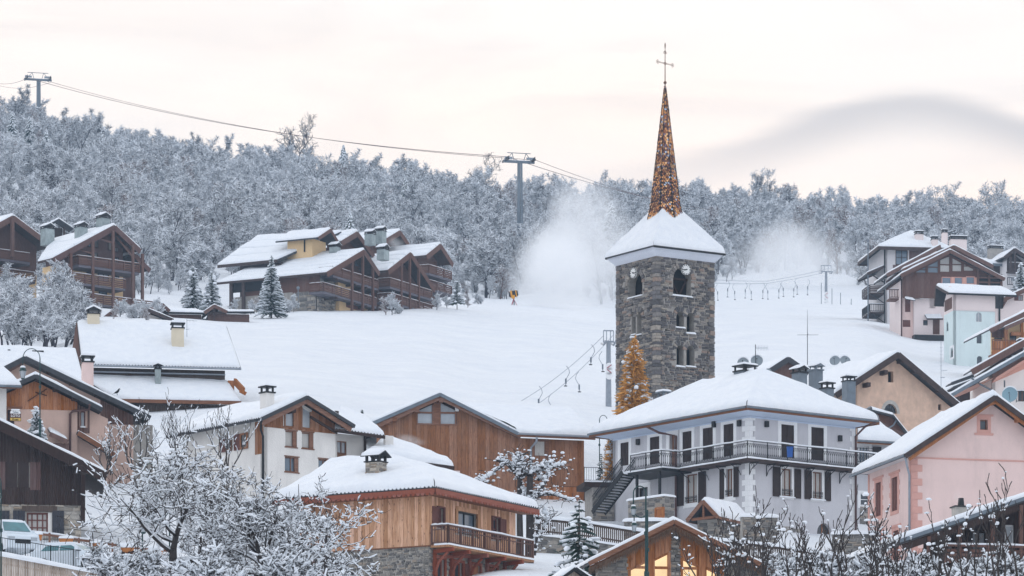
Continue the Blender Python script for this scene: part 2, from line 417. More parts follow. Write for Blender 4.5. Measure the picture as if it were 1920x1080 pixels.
# ---------------------------------------------------------------- terrain
GCOLS = {
 -1500: [(3, 3900), (40, 1500), (75, 1160), (110, 1010), (150, 800), (200, 620), (260, 500), (320, 380), (400, 260), (480, 170), (560, 230), (900, 500)],
 0: [(3, 3900), (40, 1500), (75, 1160), (97, 1110), (101, 1050), (108, 1008), (118, 960), (130, 880), (150, 790), (175, 690), (200, 640), (225, 575), (245, 560), (265, 540), (320, 440), (400, 330), (480, 248), (560, 310), (900, 560)],
 250: [(3, 3900), (40, 1500), (75, 1160), (97, 1110), (103, 1060), (110, 1008), (122, 930), (140, 850), (155, 740), (175, 650), (200, 610), (225, 590), (250, 575), (270, 545), (320, 455), (400, 375), (480, 310), (560, 370), (900, 600)],
 500: [(3, 3900), (40, 1500), (75, 1170), (100, 1110), (115, 970), (125, 900), (140, 820), (155, 740), (180, 675), (220, 615), (250, 587), (270, 565), (320, 480), (400, 400), (480, 345), (560, 400), (900, 600)],
 750: [(3, 3900), (40, 1500), (75, 1170), (100, 1120), (125, 960), (140, 850), (155, 765), (185, 690), (220, 625), (260, 575), (285, 566), (300, 555), (330, 505), (400, 430), (480, 378), (560, 430), (900, 620)],
 960: [(3, 3900), (40, 1500), (80, 1120), (100, 1075), (112, 1040), (125, 1000), (140, 965), (150, 850), (165, 765), (200, 685), (250, 605), (290, 568), (310, 562), (330, 535), (400, 455), (480, 402), (560, 450), (900, 620)],
 1200: [(3, 3900), (40, 1500), (80, 1130), (100, 1090), (128, 1010), (150, 900), (170, 780), (200, 700), (250, 620), (290, 590), (320, 568), (400, 470), (480, 415), (560, 460), (900, 640)],
 1400: [(3, 3900), (40, 1500), (80, 1130), (100, 1080), (128, 1010), (150, 900), (165, 800), (185, 720), (220, 650), (270, 600), (320, 565), (360, 525), (400, 490), (480, 412), (560, 460), (900, 640)],
 1600: [(3, 3900), (40, 1500), (80, 1130), (100, 1080), (128, 1020), (150, 930), (165, 830), (185, 720), (220, 655), (265, 605), (300, 586), (340, 550), (380, 515), (480, 428), (560, 470), (900, 640)],
 1750: [(3, 3900), (40, 1500), (80, 1130), (100, 1090), (116, 1070), (128, 1040), (150, 960), (170, 850), (200, 740), (230, 680), (265, 628), (300, 596), (340, 560), (480, 440), (560, 480), (900, 650)],
 1920: [(3, 3900), (40, 1500), (80, 1130), (116, 1085), (150, 960), (180, 840), (200, 760), (230, 690), (265, 620), (300, 590), (340, 560), (480, 448), (560, 490), (900, 650)],
 3400: [(3, 3900), (40, 1500), (80, 1130), (116, 1065), (150, 930), (200, 740), (265, 610), (340, 540), (480, 430), (560, 470), (900, 640)],
}
_gx = sorted(GCOLS)
_gd = np.arange(0, 905, 5.0)
_gz = []
for c in _gx:
 D_ = np.array([a for a, b in GCOLS[c]], float)
 z_ = np.array([(H - b) * a * S / F for a, b in GCOLS[c]])
 zz = np.interp(_gd, D_, z_)
 k = np.array([1, 2, 3, 2, 1.0]); k /= k.sum()
 zs = np.convolve(np.pad(zz, 2, 'edge'), k, 'valid')
 _gz.append(zs)
_gz = np.array(_gz)
def ground_pd(px, D):
 D = max(0.0, min(899.0, D))
 i = D / 5.0
 i0 = int(i); fi = i - i0
 if px <= _gx[0]: col = _gz[0]; return col[i0] * (1 - fi) + col[i0 + 1] * fi
 if px >= _gx[-1]: col = _gz[-1]; return col[i0] * (1 - fi) + col[i0 + 1] * fi
 for k in range(len(_gx) - 1):
  if _gx[k] <= px <= _gx[k + 1]:
   t = (px - _gx[k]) / (_gx[k + 1] - _gx[k])
   t = t * t * (3 - 2 * t)
   a = _gz[k][i0] * (1 - fi) + _gz[k][i0 + 1] * fi
   b = _gz[k + 1][i0] * (1 - fi) + _gz[k + 1][i0 + 1] * fi
   return a * (1 - t) + b * t
def ground(x, y):
 return ground_pd(CX + F * x / max(y, 1.0), y / S) + rough(x, y)
def rough(x, y):
 a = 0.25 if y < 370 else 0.5
 return a * noise.noise(Vector((x * 0.05, y * 0.05, 3.3))) + 0.12 * noise.noise(Vector((x * 0.21, y * 0.21, 7.7)))
def build_terrain():
 pxs = np.concatenate([np.linspace(-2400, -150, 24, endpoint=False), np.linspace(-150, 2070, 190, endpoint=False), np.linspace(2070, 4400, 24)])
 ds = np.concatenate([np.linspace(2, 60, 20, endpoint=False), np.linspace(60, 330, 200, endpoint=False), np.linspace(330, 560, 70, endpoint=False), np.linspace(560, 899, 20)])
 vs = []
 for d in ds:
  for p in pxs:
   x = (p - CX) * d * S / F
   vs.append((x, d * S, ground_pd(p, d) + rough(x, d * S)))
 n = len(pxs)
 fs = [(j * n + i, j * n + i + 1, (j + 1) * n + i + 1, (j + 1) * n + i) for j in range(len(ds) - 1) for i in range(n - 1)]
 b = MB(); b.v = vs; b.f = fs
 b.build('ground', GSNOW, smooth=True, kind='structure', label='snow covered village ground and ski slope')
 b = MB()
 b.add([(-2000, -2000, -2.6), (2000, -2000, -2.6), (2000, 4, -2.6), (-2000, 4, -2.6)], [(0, 1, 2, 3)])
 b.build('valley_floor', GSNOW, kind='structure', label='snowy valley floor')
build_terrain()
# ---------------------------------------------------------------- house kit (all in the house's own metres: x along the front, y back, z up)
class House:
 def __init__(s, px, py, D, yaw, name, label, cat='house', group=None):
  s.O = W(px, py, D)
  a = math.radians(yaw)
  s.ux = Vector((math.cos(a), math.sin(a), 0)); s.uy = Vector((-math.sin(a), math.cos(a), 0))
  s.root = empty(name, s.O, a, label, cat, group)
 def x(s, px, y=0.0):
  k = (px - CX) / F
  return (k * (s.O.y + y * s.uy.y) - s.O.x - y * s.uy.x) / (s.ux.x - k * s.ux.y)
 def y(s, px, x=0.0):
  k = (px - CX) / F
  return (k * (s.O.y + x * s.ux.y) - s.O.x - x * s.ux.x) / (s.uy.x - k * s.uy.y)
 def z(s, py, x=0.0, y=0.0):
  return (H - py) * (s.O.y + x * s.ux.y + y * s.uy.y) / F - s.O.z
 def front(s, y0=0.0):
  return lambda u, v, n: (u, y0 - n, v)
 def back(s, y0=0.0):
  return lambda u, v, n: (u, y0 + n, v)
 def left(s, x0=0.0):
  return lambda u, v, n: (x0 - n, u, v)
 def right(s, x0=0.0):
  return lambda u, v, n: (x0 + n, u, v)
 def fx(s, px, py, y=0.0):      # point on the front plane seen at px,py
  x = s.x(px, y)
  return x, s.z(py, x, y)
 def sy(s, px, py, x=0.0):      # point on a side plane
  y = s.y(px, x)
  return y, s.z(py, x, y)
def rect(u0, u1, v0, v1):
 return [(u0, v0), (u1, v0), (u1, v1), (u0, v1)]
def arch(u0, u1, v0, v1, n=8):
 r = (u1 - u0) / 2
 c = (u0 + u1) / 2
 return [(u0, v0), (u1, v0)] + [(c + r * math.cos(math.pi * k / n), v1 - r + r * math.sin(math.pi * k / n)) for k in range(n + 1)]
def wall(root, m, outline, holes=(), mat=None, t=0.3, name='wall', label=None):
 b = MB()
 polys = [[Vector((u, v, 0)) for u, v in outline]] + [[Vector((u, v, 0)) for u, v in h] for h in holes]
 flat = [p for q in polys for p in q]
 tris = tessellate_polygon(polys)
 b.add([m(p.x, p.y, 0) for p in flat], [tuple(t_) for t_ in tris])
 b.add([m(p.x, p.y, -t) for p in flat], [tuple(t_) for t_ in tris])
 for q in polys:
  n = len(q)
  b.add([m(p.x, p.y, 0) for p in q] + [m(p.x, p.y, -t) for p in q], [(i, (i + 1) % n, (i + 1) % n + n, i + n) for i in range(n)])
 return b.build(name, mat, root, label=label)
def _val(f, u):
 return f(u) if callable(f) else f
def planks(root, m, u0, u1, vb, vt, w_, mat, holes=(), name='plank', th=0.03, seed=1, gap=0.012, n0=0.0):
 """upright boards, each its own object; holes = rects (u0,u1,v0,v1)"""
 rg = random.Random(seed)
 u = u0
 out = []
 while u < u1 - 0.01:
  e = min(u1, u + w_ * rg.uniform(0.8, 1.2))
  if u1 - e < 0.3 * w_: e = u1
  a, b_ = u + gap / 2, e - gap / 2
  la, lb, ta, tb = _val(vb, a), _val(vb, b_), _val(vt, a), _val(vt, b_)
  segs = [(la, lb, ta, tb)]
  for h in holes:
   if h[0] < b_ - 0.02 and h[1] > a + 0.02:
    ns = []
    for (p, q, r, s_) in segs:
     if h[2] > max(p, q) and h[2] < min(r, s_) + 9: ns.append((p, q, min(h[2], r), min(h[2], s_)))
     if h[3] < min(r, s_): ns.append((max(h[3], p), max(h[3], q), r, s_))
     if h[2] >= max(r, s_) or h[3] <= min(p, q): ns = ns or [(p, q, r, s_)]
    segs = ns
  for (p, q, r, s_) in segs:
   if min(r - p, s_ - q) < 0.05: continue
   n1 = n0 + th + rg.uniform(0, 0.012)
   mb = MB().hexa([m(a, p, n0), m(b_, q, n0), m(b_, q, n1), m(a, p, n1), m(a, r, n0), m(b_, s_, n0), m(b_, s_, n1), m(a, r, n1)])
   out.append(mb.build(name, mat, root))
  u = e
 return out
def _stone_variants(k=8):
 vs = []
 rg = random.Random(5)
 for i in range(k):
  j = lambda a: rg.uniform(-a, a)
  back = [(0.5 * sx, 0.5, 0.5 * sz) for sx, sz in ((-1, -1), (1, -1), (1, 1), (-1, 1))]
  mid = [(sx * 0.5 * rg.uniform(.86, 1.0), -0.25, sz * 0.5 * rg.uniform(.82, 1.0)) for sx, sz in ((-1, -1), (1, -1), (1, 1), (-1, 1))]
  fr = [(sx * 0.5 * rg.uniform(.62, .84), -0.5 + j(.12), sz * 0.5 * rg.uniform(.5, .76)) for sx, sz in ((-1, -1), (1, -1), (1, 1), (-1, 1))]
  v = back + mid + fr
  f = [(8, 9, 10, 11)] + [(a, (a + 1) % 4, (a + 1) % 4 + 4, a + 4) for a in range(4)] + [(a + 4, (a + 1) % 4 + 4, (a + 1) % 4 + 8, a + 8) for a in range(4)]
  vs.append((v, f))
 return vs
STV = _stone_variants()
_st_me = {}
def stone_mesh(i, mat):
 k = (i, mat.name)
 if k not in _st_me:
  me = bpy.data.meshes.new('stone')
  me.from_pydata(STV[i][0], [], STV[i][1])
  me.materials.append(mat)
  _st_me[k] = me
 return _st_me[k]
def pt_in(poly, u, v):
 c = False
 n = len(poly)
 for i in range(n):
  x1, y1 = poly[i]; x2, y2 = poly[(i + 1) % n]
  if (y1 > v) != (y2 > v) and u < (x2 - x1) * (v - y1) / (y2 - y1) + x1: c = not c
 return c
def stones(root, m, rz, u0, u1, vb, vt, sw, sh, mat, holes=(), nmax=150, seed=1, proud=0.05, quoins=(), shrink=0.93):
 """random rubble courses; the first nmax (largest) stones are objects, the rest one joined part. rz = rotation of the wall plane inside the house"""
 rg = random.Random(seed)
 lst = []
 vmin = min(_val(vb, u0 + (u1 - u0) * k / 10) for k in range(11))
 vmax = max(_val(vt, u0 + (u1 - u0) * k / 10) for k in range(11))
 v = vmin
 while v < vmax:
  h = sh * rg.uniform(0.6, 1.45)
  u = u0 - rg.uniform(0, sw)
  while u < u1:
   w_ = sw * rg.uniform(0.45, 1.7)
   a, b_ = max(u, u0), min(u + w_, u1)
   u += w_
   if b_ - a < 0.12 * sw: continue
   parts = [(v, v + h)] if rg.random() < 0.72 else [(v, v + h * .45), (v + h * .45, v + h)]
   for (p, q) in parts:
    cu, cv = (a + b_) / 2, (p + q) / 2
    q2 = min(q, _val(vt, cu)); p2 = max(p, _val(vb, cu))
    if q2 - p2 < 0.35 * (q - p): continue
    if any(pt_in(hh, cu, cv) or pt_in(hh, cu - .3 * (b_ - a), cv) or pt_in(hh, cu + .3 * (b_ - a), cv) for hh in holes): continue
    lst.append((a, b_, p2, q2))
  v += h
 lst.sort(key=lambda s_: -(s_[1] - s_[0]) * (s_[3] - s_[2]))
 jb = MB()
 for i, (a, b_, p, q) in enumerate(lst):
  k = rg.randrange(len(STV))
  pr = proud * rg.uniform(0.5, 1.5)
  jz = rg.uniform(-.02, .02)
  sx, sy_, sz = (b_ - a) * shrink, pr * 2, (q - p) * (shrink - .02)
  c = Vector(m((a + b_) / 2, (p + q) / 2 + jz, 0.0))
  tilt = rg.uniform(-0.07, 0.07)
  M = Matrix.Translation(c) @ Matrix.Rotation(rz, 4, 'Z') @ Matrix.Rotation(tilt, 4, 'Y') @ Matrix.Diagonal((sx, sy_, sz, 1))
  if i < nmax:
   o = link_mesh('stone', stone_mesh(k, mat), root)
   o.matrix_local = M
  else:
   jb.add([M @ Vector(vv) for vv in STV[k][0]], STV[k][1])
 if jb.v:
  jb.build('stonework', mat, root, kind='stuff')
def snow_cover(root, A, B, C, D_, T=0.3, edges=(1, 1, 0, 1), cell=0.5, name='snow_cover', over=0.05, seed=0, mat=None, rnd=1.0, bulge=1.0):
 """snow blanket on the quad A (eave start) B (eave end) C (ridge end) D (ridge start)"""
 A, B, C, D_ = map(Vector, (A, B, C, D_))
 Lu = max((B - A).length, (C - D_).length)
 Lv = max((D_ - A).length, (C - B).length)
 R = min(T * 1.1 * rnd, Lu * .3, Lv * .3)
 def params(L, e0, e1):
  n = int(max(3, min(46, L / cell)))
  ts = set(np.linspace(0, 1, n + 1).round(5).tolist())
  for d in (0.08, 0.3, 0.65, 1.0):
   if e0: ts.add(round(d * R / L, 5))
   if e1: ts.add(round(1 - d * R / L, 5))
  ts = sorted(ts)
  return ts
 us = params(Lu, edges[3], edges[1]); vs_ = params(Lv, edges[0], edges[2])
 nrm = (B - A).cross(D_ - A)
 if nrm.z < 0: nrm = -nrm
 nrm.normalize()
 out_e = (A - D_); out_e.z = 0; out_e = out_e.normalized() if out_e.length > 1e-6 else Vector((0, 0, 0))
 verts, faces = [], []
 for j, tv in enumerate(vs_):
  for i, tu in enumerate(us):
   P = (A * (1 - tu) + B * tu) * (1 - tv) + (D_ * (1 - tu) + C * tu) * tv
   ds = []
   if edges[0]: ds.append(tv * Lv)
   if edges[2]: ds.append((1 - tv) * Lv)
   if edges[3]: ds.append(tu * Lu)
   if edges[1]: ds.append((1 - tu) * Lu)
   d = min(ds) if ds else 9
   t = min(d / R, 1.0)
   h = T * math.sqrt(max(0.0, 1 - (1 - t) ** 2))
   q = P * 1.0
   nn = noise.noise(q * 0.35) * 0.5 + noise.noise(q * 1.2) * 0.2 + noise.noise(q * 3.4) * .06
   h *= (1 + nn * bulge)
   if edges[0] and tv * Lv < R * 0.4:
    P = P + out_e * (over * (1.0 + 1.2 * noise.noise(Vector((tu * Lu * 1.3, seed, 1.0))) + 0.8 * noise.noise(Vector((tu * Lu * 4.1, seed, 4.0)))))
   verts.append(P + Vector((0, 0, h - (0.0 if t > 0.02 else 0.02))))
 n = len(us)
 for j in range(len(vs_) - 1):
  for i in range(n - 1):
   faces.append((j * n + i, j * n + i + 1, (j + 1) * n + i + 1, (j + 1) * n + i))
 b = MB(); b.v = [tuple(v) for v in verts]; b.f = faces
 return b.build(name, mat or SNOW, root, smooth=True)
def slab(b, A, B, C, D_, th):
 A, B, C, D_ = map(Vector, (A, B, C, D_))
 dz = Vector((0, 0, -th))
 b.hexa([A + dz, B + dz, C + dz, D_ + dz, A, B, C, D_])
def roof_plane(root, A, B, C, D_, th=0.16, T=0.3, mat=None, edges=(1, 1, 0, 1), fascia=None, fh=0.28, rake=None, gutter=None, tiles=False, cell=0.5, seed=0, bands=0, over=0.05, snow=True, inset=0.04):
 """one roof slope with its snow, eave board, rake boards and gutter as sub-parts"""
 A, B, C, D_ = map(Vector, (A, B, C, D_))
 b = MB(); slab(b, A, B, C, D_, th)
 r = b.build('roof', mat or ROOF_D, root)
 ed = (B - A).normalized(); upv = (D_ - A).normalized(); upb = (C - B).normalized()
 lift = Vector((0, 0, 0.006))
 if snow:
  if bands:
   for k in range(bands):
    t0, t1 = k / bands, (k + 1) / bands
    gapv = 0.24 / max(.1, (D_ - A).length)
    a = A.lerp(D_, t0 + (gapv if k else 0)); bb = B.lerp(C, t0 + (gapv if k else 0))
    c = B.lerp(C, t1); d = A.lerp(D_, t1)
    e = (1, edges[1], 1 if (k < bands - 1 or edges[2]) else 0, edges[3])
    snow_cover(r, a + lift, bb + lift, c + lift, d + lift, T * random.Random(seed * 31 + k).uniform(.85, 1.1), e, cell, seed=seed + k, over=over if k == 0 else 0.02, rnd=0.7)
  else:
   i = inset
   el = ed * (i if edges[3] else 0); er = ed * (i if edges[1] else 0)
   snow_cover(r, A + upv * i + el + lift, B + upb * i - er + lift, C - er + lift, D_ + el + lift, T, edges, cell, seed=seed, over=over)
 out = (A - D_); out.z = 0
 out = out.normalized() if out.length > 1e-6 else Vector((0, -1, 0))
 if fascia:
  MB().bar(A + out * .03 + Vector((0, 0, -fh / 2 - .01)), B + out * .03 + Vector((0, 0, -fh / 2 - .01)), 0.05, fh).build('fascia', fascia, r)
 if rake:
  rm, rh, which = rake
  k = MB()
  if 'l' in which: k.bar(A - ed * .035 + Vector((0, 0, -rh / 2 + .02)), D_ - ed * .035 + Vector((0, 0, -rh / 2 + .02)), 0.06, rh)
  if 'r' in which: k.bar(B + ed * .035 + Vector((0, 0, -rh / 2 + .02)), C + ed * .035 + Vector((0, 0, -rh / 2 + .02)), 0.06, rh)
  k.build('barge_board', rm, r)
 if gutter:
  g = MB(); g.tube([A + out * .13 + Vector((0, 0, -.10)), B + out * .13 + Vector((0, 0, -.10))], 0.075, 6)
  g.build('gutter', gutter, r)
 if tiles:
  L = (B - A).length
  n = int(L / 0.24)
  g = MB()
  for k in range(n):
   p = A + ed * ((k + .5) * L / n) + Vector((0, 0, .01))
   g.tube([p + out * .05, p - out * .2 + Vector((0, 0, .02))], 0.05, 5)
  g.build('eave_tiles', mat or ROOF_D, r, kind='stuff' if n > 300 else None)
 return r
def gable(h, x0, x1, xm, y0, y1, z0, z1, zm, root=None, rk=None, **kw):
 """gable facing the front (ridge runs back): z0 left eave, z1 right eave, zm ridge"""
 root = root or h.root
 k1 = dict(kw); k2 = dict(kw)
 if rk:
  k1['rake'] = (rk[0], rk[1], 'r'); k2['rake'] = (rk[0], rk[1], 'l')
 sd_ = kw.get('seed', 0)
 k2['seed'] = sd_ + 5
 roof_plane(root, (x0, y1, z0), (x0, y0, z0), (xm, y0, zm), (xm, y1, zm), **k1)
 roof_plane(root, (x1, y0, z1), (x1, y1, z1), (xm, y1, zm), (xm, y0, zm), **k2)
def ridge_x(h, x0, x1, y0, y1, ym, z0, z1, zm, root=None, rk=None, **kw):
 """ridge parallel to the front: z0 front eave at y0, z1 back eave at y1"""
 root = root or h.root
 k1 = dict(kw); k2 = dict(kw)
 if rk:
  k1['rake'] = (rk[0], rk[1], 'lr'); k2['rake'] = (rk[0], rk[1], 'lr')
 k2['seed'] = kw.get('seed', 0) + 5
 k2.pop('fascia', None); k2.pop('gutter', None); k2.pop('tiles', None)
 roof_plane(root, (x0, y0, z0), (x1, y0, z0), (x1, ym, zm), (x0, ym, zm), **k1)
 if y1 is not None:
  roof_plane(root, (x1, y1, z1), (x0, y1, z1), (x0, ym, zm), (x1, ym, zm), **k2)
def window(root, m, u0, u1, v0, v1, fm=None, gm=None, nx=2, ny=1, rec=0.12, fw=0.07, name='window', sill=None, arched=False, snow_sill=False):
 """frame with bars, a pane set inside it, perhaps a sill"""
 fm = fm or W_TRIM; gm = gm or GLASS_D
 b = MB()
 n0, n1 = -rec - 0.05, -rec + 0.03
 b.mbox(m, u0, u0 + fw, v0, v1, n0, n1); b.mbox(m, u1 - fw, u1, v0, v1, n0, n1)
 b.mbox(m, u0 + fw, u1 - fw, v0, v0 + fw, n0, n1)
 if not arched: b.mbox(m, u0 + fw, u1 - fw, v1 - fw, v1, n0, n1)
 for k in range(1, nx):
  c = u0 + (u1 - u0) * k / nx
  b.mbox(m, c - fw * .4, c + fw * .4, v0 + fw, v1 - fw * .5, n0 + .01, n1 - .006)
 for k in range(1, ny):
  c = v0 + (v1 - v0) * k / ny
  b.mbox(m, u0 + fw, u1 - fw, c - fw * .3, c + fw * .3, n0 + .02, n1 - .012)
 f = b.build(name, fm, root)
 p = MB().mbox(m, u0 + fw * .5, u1 - fw * .5, v0 + fw * .5, v1 - fw * .5, -rec - 0.045, -rec - 0.03)
 if arched:
  pl = arch(u0, u1, v0, v1)
  p = MB(); n = len(pl)
  p.add([m(a, c, -rec - .04) for a, c in pl], [tuple(range(n))])
 p.build('pane', gm, f)
 if sill:
  MB().mbox(m, u0 - .06, u1 + .06, v0 - .08, v0, -rec, 0.08).build('sill', sill, f)
 if snow_sill:
  MB().mbox(m, u0 - .05, u1 + .05, v0 + .002, v0 + .07, -rec + .03, 0.09).build('sill_snow', SNOW, f)
 return f
def surround(root, m, u0, u1, v0, v1, w_, mat, n1=0.025, bottom=True, name='window_surround'):
 b = MB()
 b.mbox(m, u0 - w_, u0, v0 - (w_ if bottom else 0), v1 + w_, -0.05, n1)
 b.mbox(m, u1, u1 + w_, v0 - (w_ if bottom else 0), v1 + w_, -0.05, n1)
 b.mbox(m, u0, u1, v1, v1 + w_, -0.05, n1)
 if bottom: b.mbox(m, u0, u1, v0 - w_, v0, -0.05, n1)
 return b.build(name, mat, root)
def shutter(root, m, u0, u1, v0, v1, mat, n0=0.03, slats=True, name='shutter'):
 b = MB()
 b.mbox(m, u0, u1, v0, v1, n0, n0 + 0.03)
 f = 0.06
 b.mbox(m, u0, u0 + f, v0, v1, n0 + .031, n0 + .055); b.mbox(m, u1 - f, u1, v0, v1, n0 + .031, n0 + .055)
 vm = (v0 + v1) / 2
 for c in (v0 + f / 2, vm, v1 - f / 2):
  b.mbox(m, u0 + f, u1 - f, c - f / 2, c + f / 2, n0 + .031, n0 + .055)
 if slats:
  n = max(4, int((v1 - v0) / 0.11))
  for k in range(n):
   c = v0 + f + (v1 - v0 - 2 * f) * (k + .5) / n
   b.mbox(m, u0 + f, u1 - f, c - .012, c + .03, n0 + .031, n0 + .045)
 return b.build(name, mat, root)
def chimney(root, x, y, z0, z1, w_, d_, mat, capm=None, snow=True, flues=True, style='slab', name='chimney'):
 b = MB().box(x - w_ / 2, x + w_ / 2, y - d_ / 2, y + d_ / 2, z0, z1)
 c = b.build(name, mat, root)
 k = MB()
 k.box(x - w_ / 2 - .07, x + w_ / 2 + .07, y - d_ / 2 - .07, y + d_ / 2 + .07, z1 + .001, z1 + .09)
 t = z1 + .09
 hh = 0.28 if style != 'hat' else 0.22
 for sx in (-1, 1):
  for sy_ in (-1, 1):
   k.box(x + sx * (w_ / 2 - .07) - .05, x + sx * (w_ / 2 - .07) + .05, y + sy_ * (d_ / 2 - .07) - .05, y + sy_ * (d_ / 2 - .07) + .05, t, t + hh)
 t += hh
 if style == 'hat':
  e = .12
  k.ext([(x - w_ / 2 - e, y - d_ / 2 - e, t), (x + w_ / 2 + e, y - d_ / 2 - e, t), (x, y - d_ / 2 - e, t + w_ * .3)], (0, d_ + 2 * e, 0))
  k.build('chimney_cap', capm or METAL_D, c)
  if snow:
   for sx in (-1, 1):
    p = Vector((x + sx * (w_ / 2 + e), y - d_ / 2 - e, t + .01)); q = Vector((x, y - d_ / 2 - e, t + w_ * .3 + .01)); dd = Vector((0, d_ + 2 * e, 0))
    snow_cover(c, p, p + dd, q + dd, q, 0.14, (1, 1, 0, 1), 0.3)
 else:
  k.box(x - w_ / 2 - .1, x + w_ / 2 + .1, y - d_ / 2 - .1, y + d_ / 2 + .1, t, t + .08)
  k.build('chimney_cap', capm or METAL_D, c)
  if snow:
   e = .1
   snow_cover(c, (x - w_ / 2 - e, y - d_ / 2 - e, t + .085), (x + w_ / 2 + e, y - d_ / 2 - e, t + .085), (x + w_ / 2 + e, y + d_ / 2 + e, t + .085), (x - w_ / 2 - e, y + d_ / 2 + e, t + .085), 0.16, (1, 1, 1, 1), 0.3, over=0)
 return c
def railing(root, pts, hgt, mat, sp=0.14, posts=1.6, rail=0.05, bw=0.03, pw=0.09, snow=True, style='bars', name='railing', mid=False, bot=True):
 """pts: list of local floor points"""
 b = MB(); s_ = MB()
 pts = [Vector(p) for p in pts]
 up = Vector((0, 0, 1))
 for a, c in zip(pts[:-1], pts[1:]):
  L = (c - a).length
  b.bar(a + up * hgt, c + up * hgt, rail * 1.3, rail)
  if bot: b.bar(a + up * 0.12, c + up * 0.12, rail, rail)
  if mid: b.bar(a + up * hgt * .8, c + up * hgt * .8, rail, rail * .7)
  n = max(1, round(L / posts))
  for k in range(n + 1):
   p = a.lerp(c, k / n)
   b.bar(p, p + up * (hgt + .04), pw, pw)
  n = int(L / sp)
  if style == 'bars':
   for k in range(1, n):
    p = a.lerp(c, k / n)
    b.bar(p + up * .12, p + up * hgt, bw, bw)
  elif style == 'iron':
   for k in range(n):
    p = a.lerp(c, k / n); q = a.lerp(c, (k + 1) / n); mm = (p + q) / 2
    h1, h2 = .13, hgt * .86
    for sgn in (0, 1):
     e0, e1 = (p, q) if sgn == 0 else (q, p)
     b.tube([mm + up * h1, e0 + up * (h1 + (h2 - h1) * .33), e0 + up * (h1 + (h2 - h1) * .66), mm + up * h2], bw * .5, 3)
    b.bar(p + up * h1, p + up * h2, bw * .7, bw * .7)
   b.bar(a + up * hgt * .86, c + up * hgt * .86, rail * .6, rail * .6)
  elif style == 'boards':
   for hz in (.3, .52, .74):
    b.bar(a + up * hgt * hz, c + up * hgt * hz, .03, hgt * .17)
  if snow:
   s_.tube([a + up * (hgt + .06)] + [a.lerp(c, k / 8) + up * (hgt + .06 + .02 * ((k * 7) % 3)) for k in range(1, 8)] + [c + up * (hgt + .06)], 0.055, 6)
 o = b.build(name, mat, root)
 if snow: s_.build('rail_snow', SNOW, o, smooth=True)
 return o
def downpipe(root, pts, mat, r=0.06, name='downpipe'):
 return MB().tube(pts, r, 7).build(name, mat, root, smooth=True)
def dish(loc, nrm, r, mat, label, group=None, mast=1.2, rim=True):
 """satellite dish: bowl, feed arm and mast"""
 t = empty('satellite_dish', loc, 0, label, 'satellite dish', group)
 nrm = Vector(nrm).normalized()
 a = nrm.cross(Vector((0, 0, 1))).normalized(); b_ = a.cross(nrm)
 vs, fs = [], []
 n, mm = 24, 5
 c = Vector((0, 0, mast))
 for j in range(mm + 1):
  rr = r * j / mm
  for i in range(n):
   th = 2 * math.pi * i / n
   vs.append(c + a * rr * math.cos(th) + b_ * rr * math.sin(th) + nrm * (0.18 * r * (rr / r) ** 2 * 1.6))
 for j in range(mm):
  for i in range(n):
   fs.append((j * n + i, j * n + (i + 1) % n, (j + 1) * n + (i + 1) % n, (j + 1) * n + i))
 k = MB(); k.add(vs, fs); k.build('bowl', mat, t, smooth=True)
 k = MB(); k.tube([c - b_ * r * .8, c + nrm * r * 1.0], 0.015, 5); k.bar(c + nrm * r * .95, c + nrm * r * 1.12, .07, .07); k.build('feed_arm', METAL_D, t)
 MB().tube([(0, 0, 0), (0, 0, mast), c], 0.03, 6).build('mast', METAL_G, t)
 if rim:
  pts = [c + a * r * 1.0 * math.cos(th) + b_ * r * math.sin(th) + nrm * .3 * r for th in np.linspace(math.radians(25), math.radians(155), 9)]
  MB().tube(pts, [0.02] + [0.05] * 7 + [0.02], 6).build('rim_snow', SNOW, t, smooth=True)
 return t
# ---------------------------------------------------------------- trees
def seg_mesh(segs, k=3):
 """segs: array n x 8 (p0,p1,r0,r1) -> verts, quads (open prisms)"""
 if not len(segs): return np.zeros((0, 3)), np.zeros((0, 4), int)
 S = np.asarray(segs, float)
 p0, p1, r0, r1 = S[:, 0:3], S[:, 3:6], S[:, 6:7], S[:, 7:8]
 d = p1 - p0
 L = np.linalg.norm(d, axis=1, keepdims=True) + 1e-9
 d = d / L
 ref = np.where(np.abs(d[:, 2:3]) > 0.9, np.array([[1.0, 0, 0]]), np.array([[0, 0, 1.0]]))
 a = np.cross(d, ref); a /= np.linalg.norm(a, axis=1, keepdims=True) + 1e-9
 b = np.cross(d, a)
 n = len(S)
 V = np.zeros((n, 2 * k, 3))
 for i in range(k):
  t = 2 * math.pi * i / k + 0.5
  o = a * math.cos(t) + b * math.sin(t)
  V[:, i] = p0 + o * r0
  V[:, k + i] = p1 + o * r1
 base = (np.arange(n) * 2 * k)[:, None]
 Q = []
 for i in range(k):
  j = (i + 1) % k
  Q.append(np.concatenate([base + i, base + j, base + k + j, base + k + i], 1))
 Q = np.stack(Q, 1).reshape(-1, 4)
 return V.reshape(-1, 3), Q
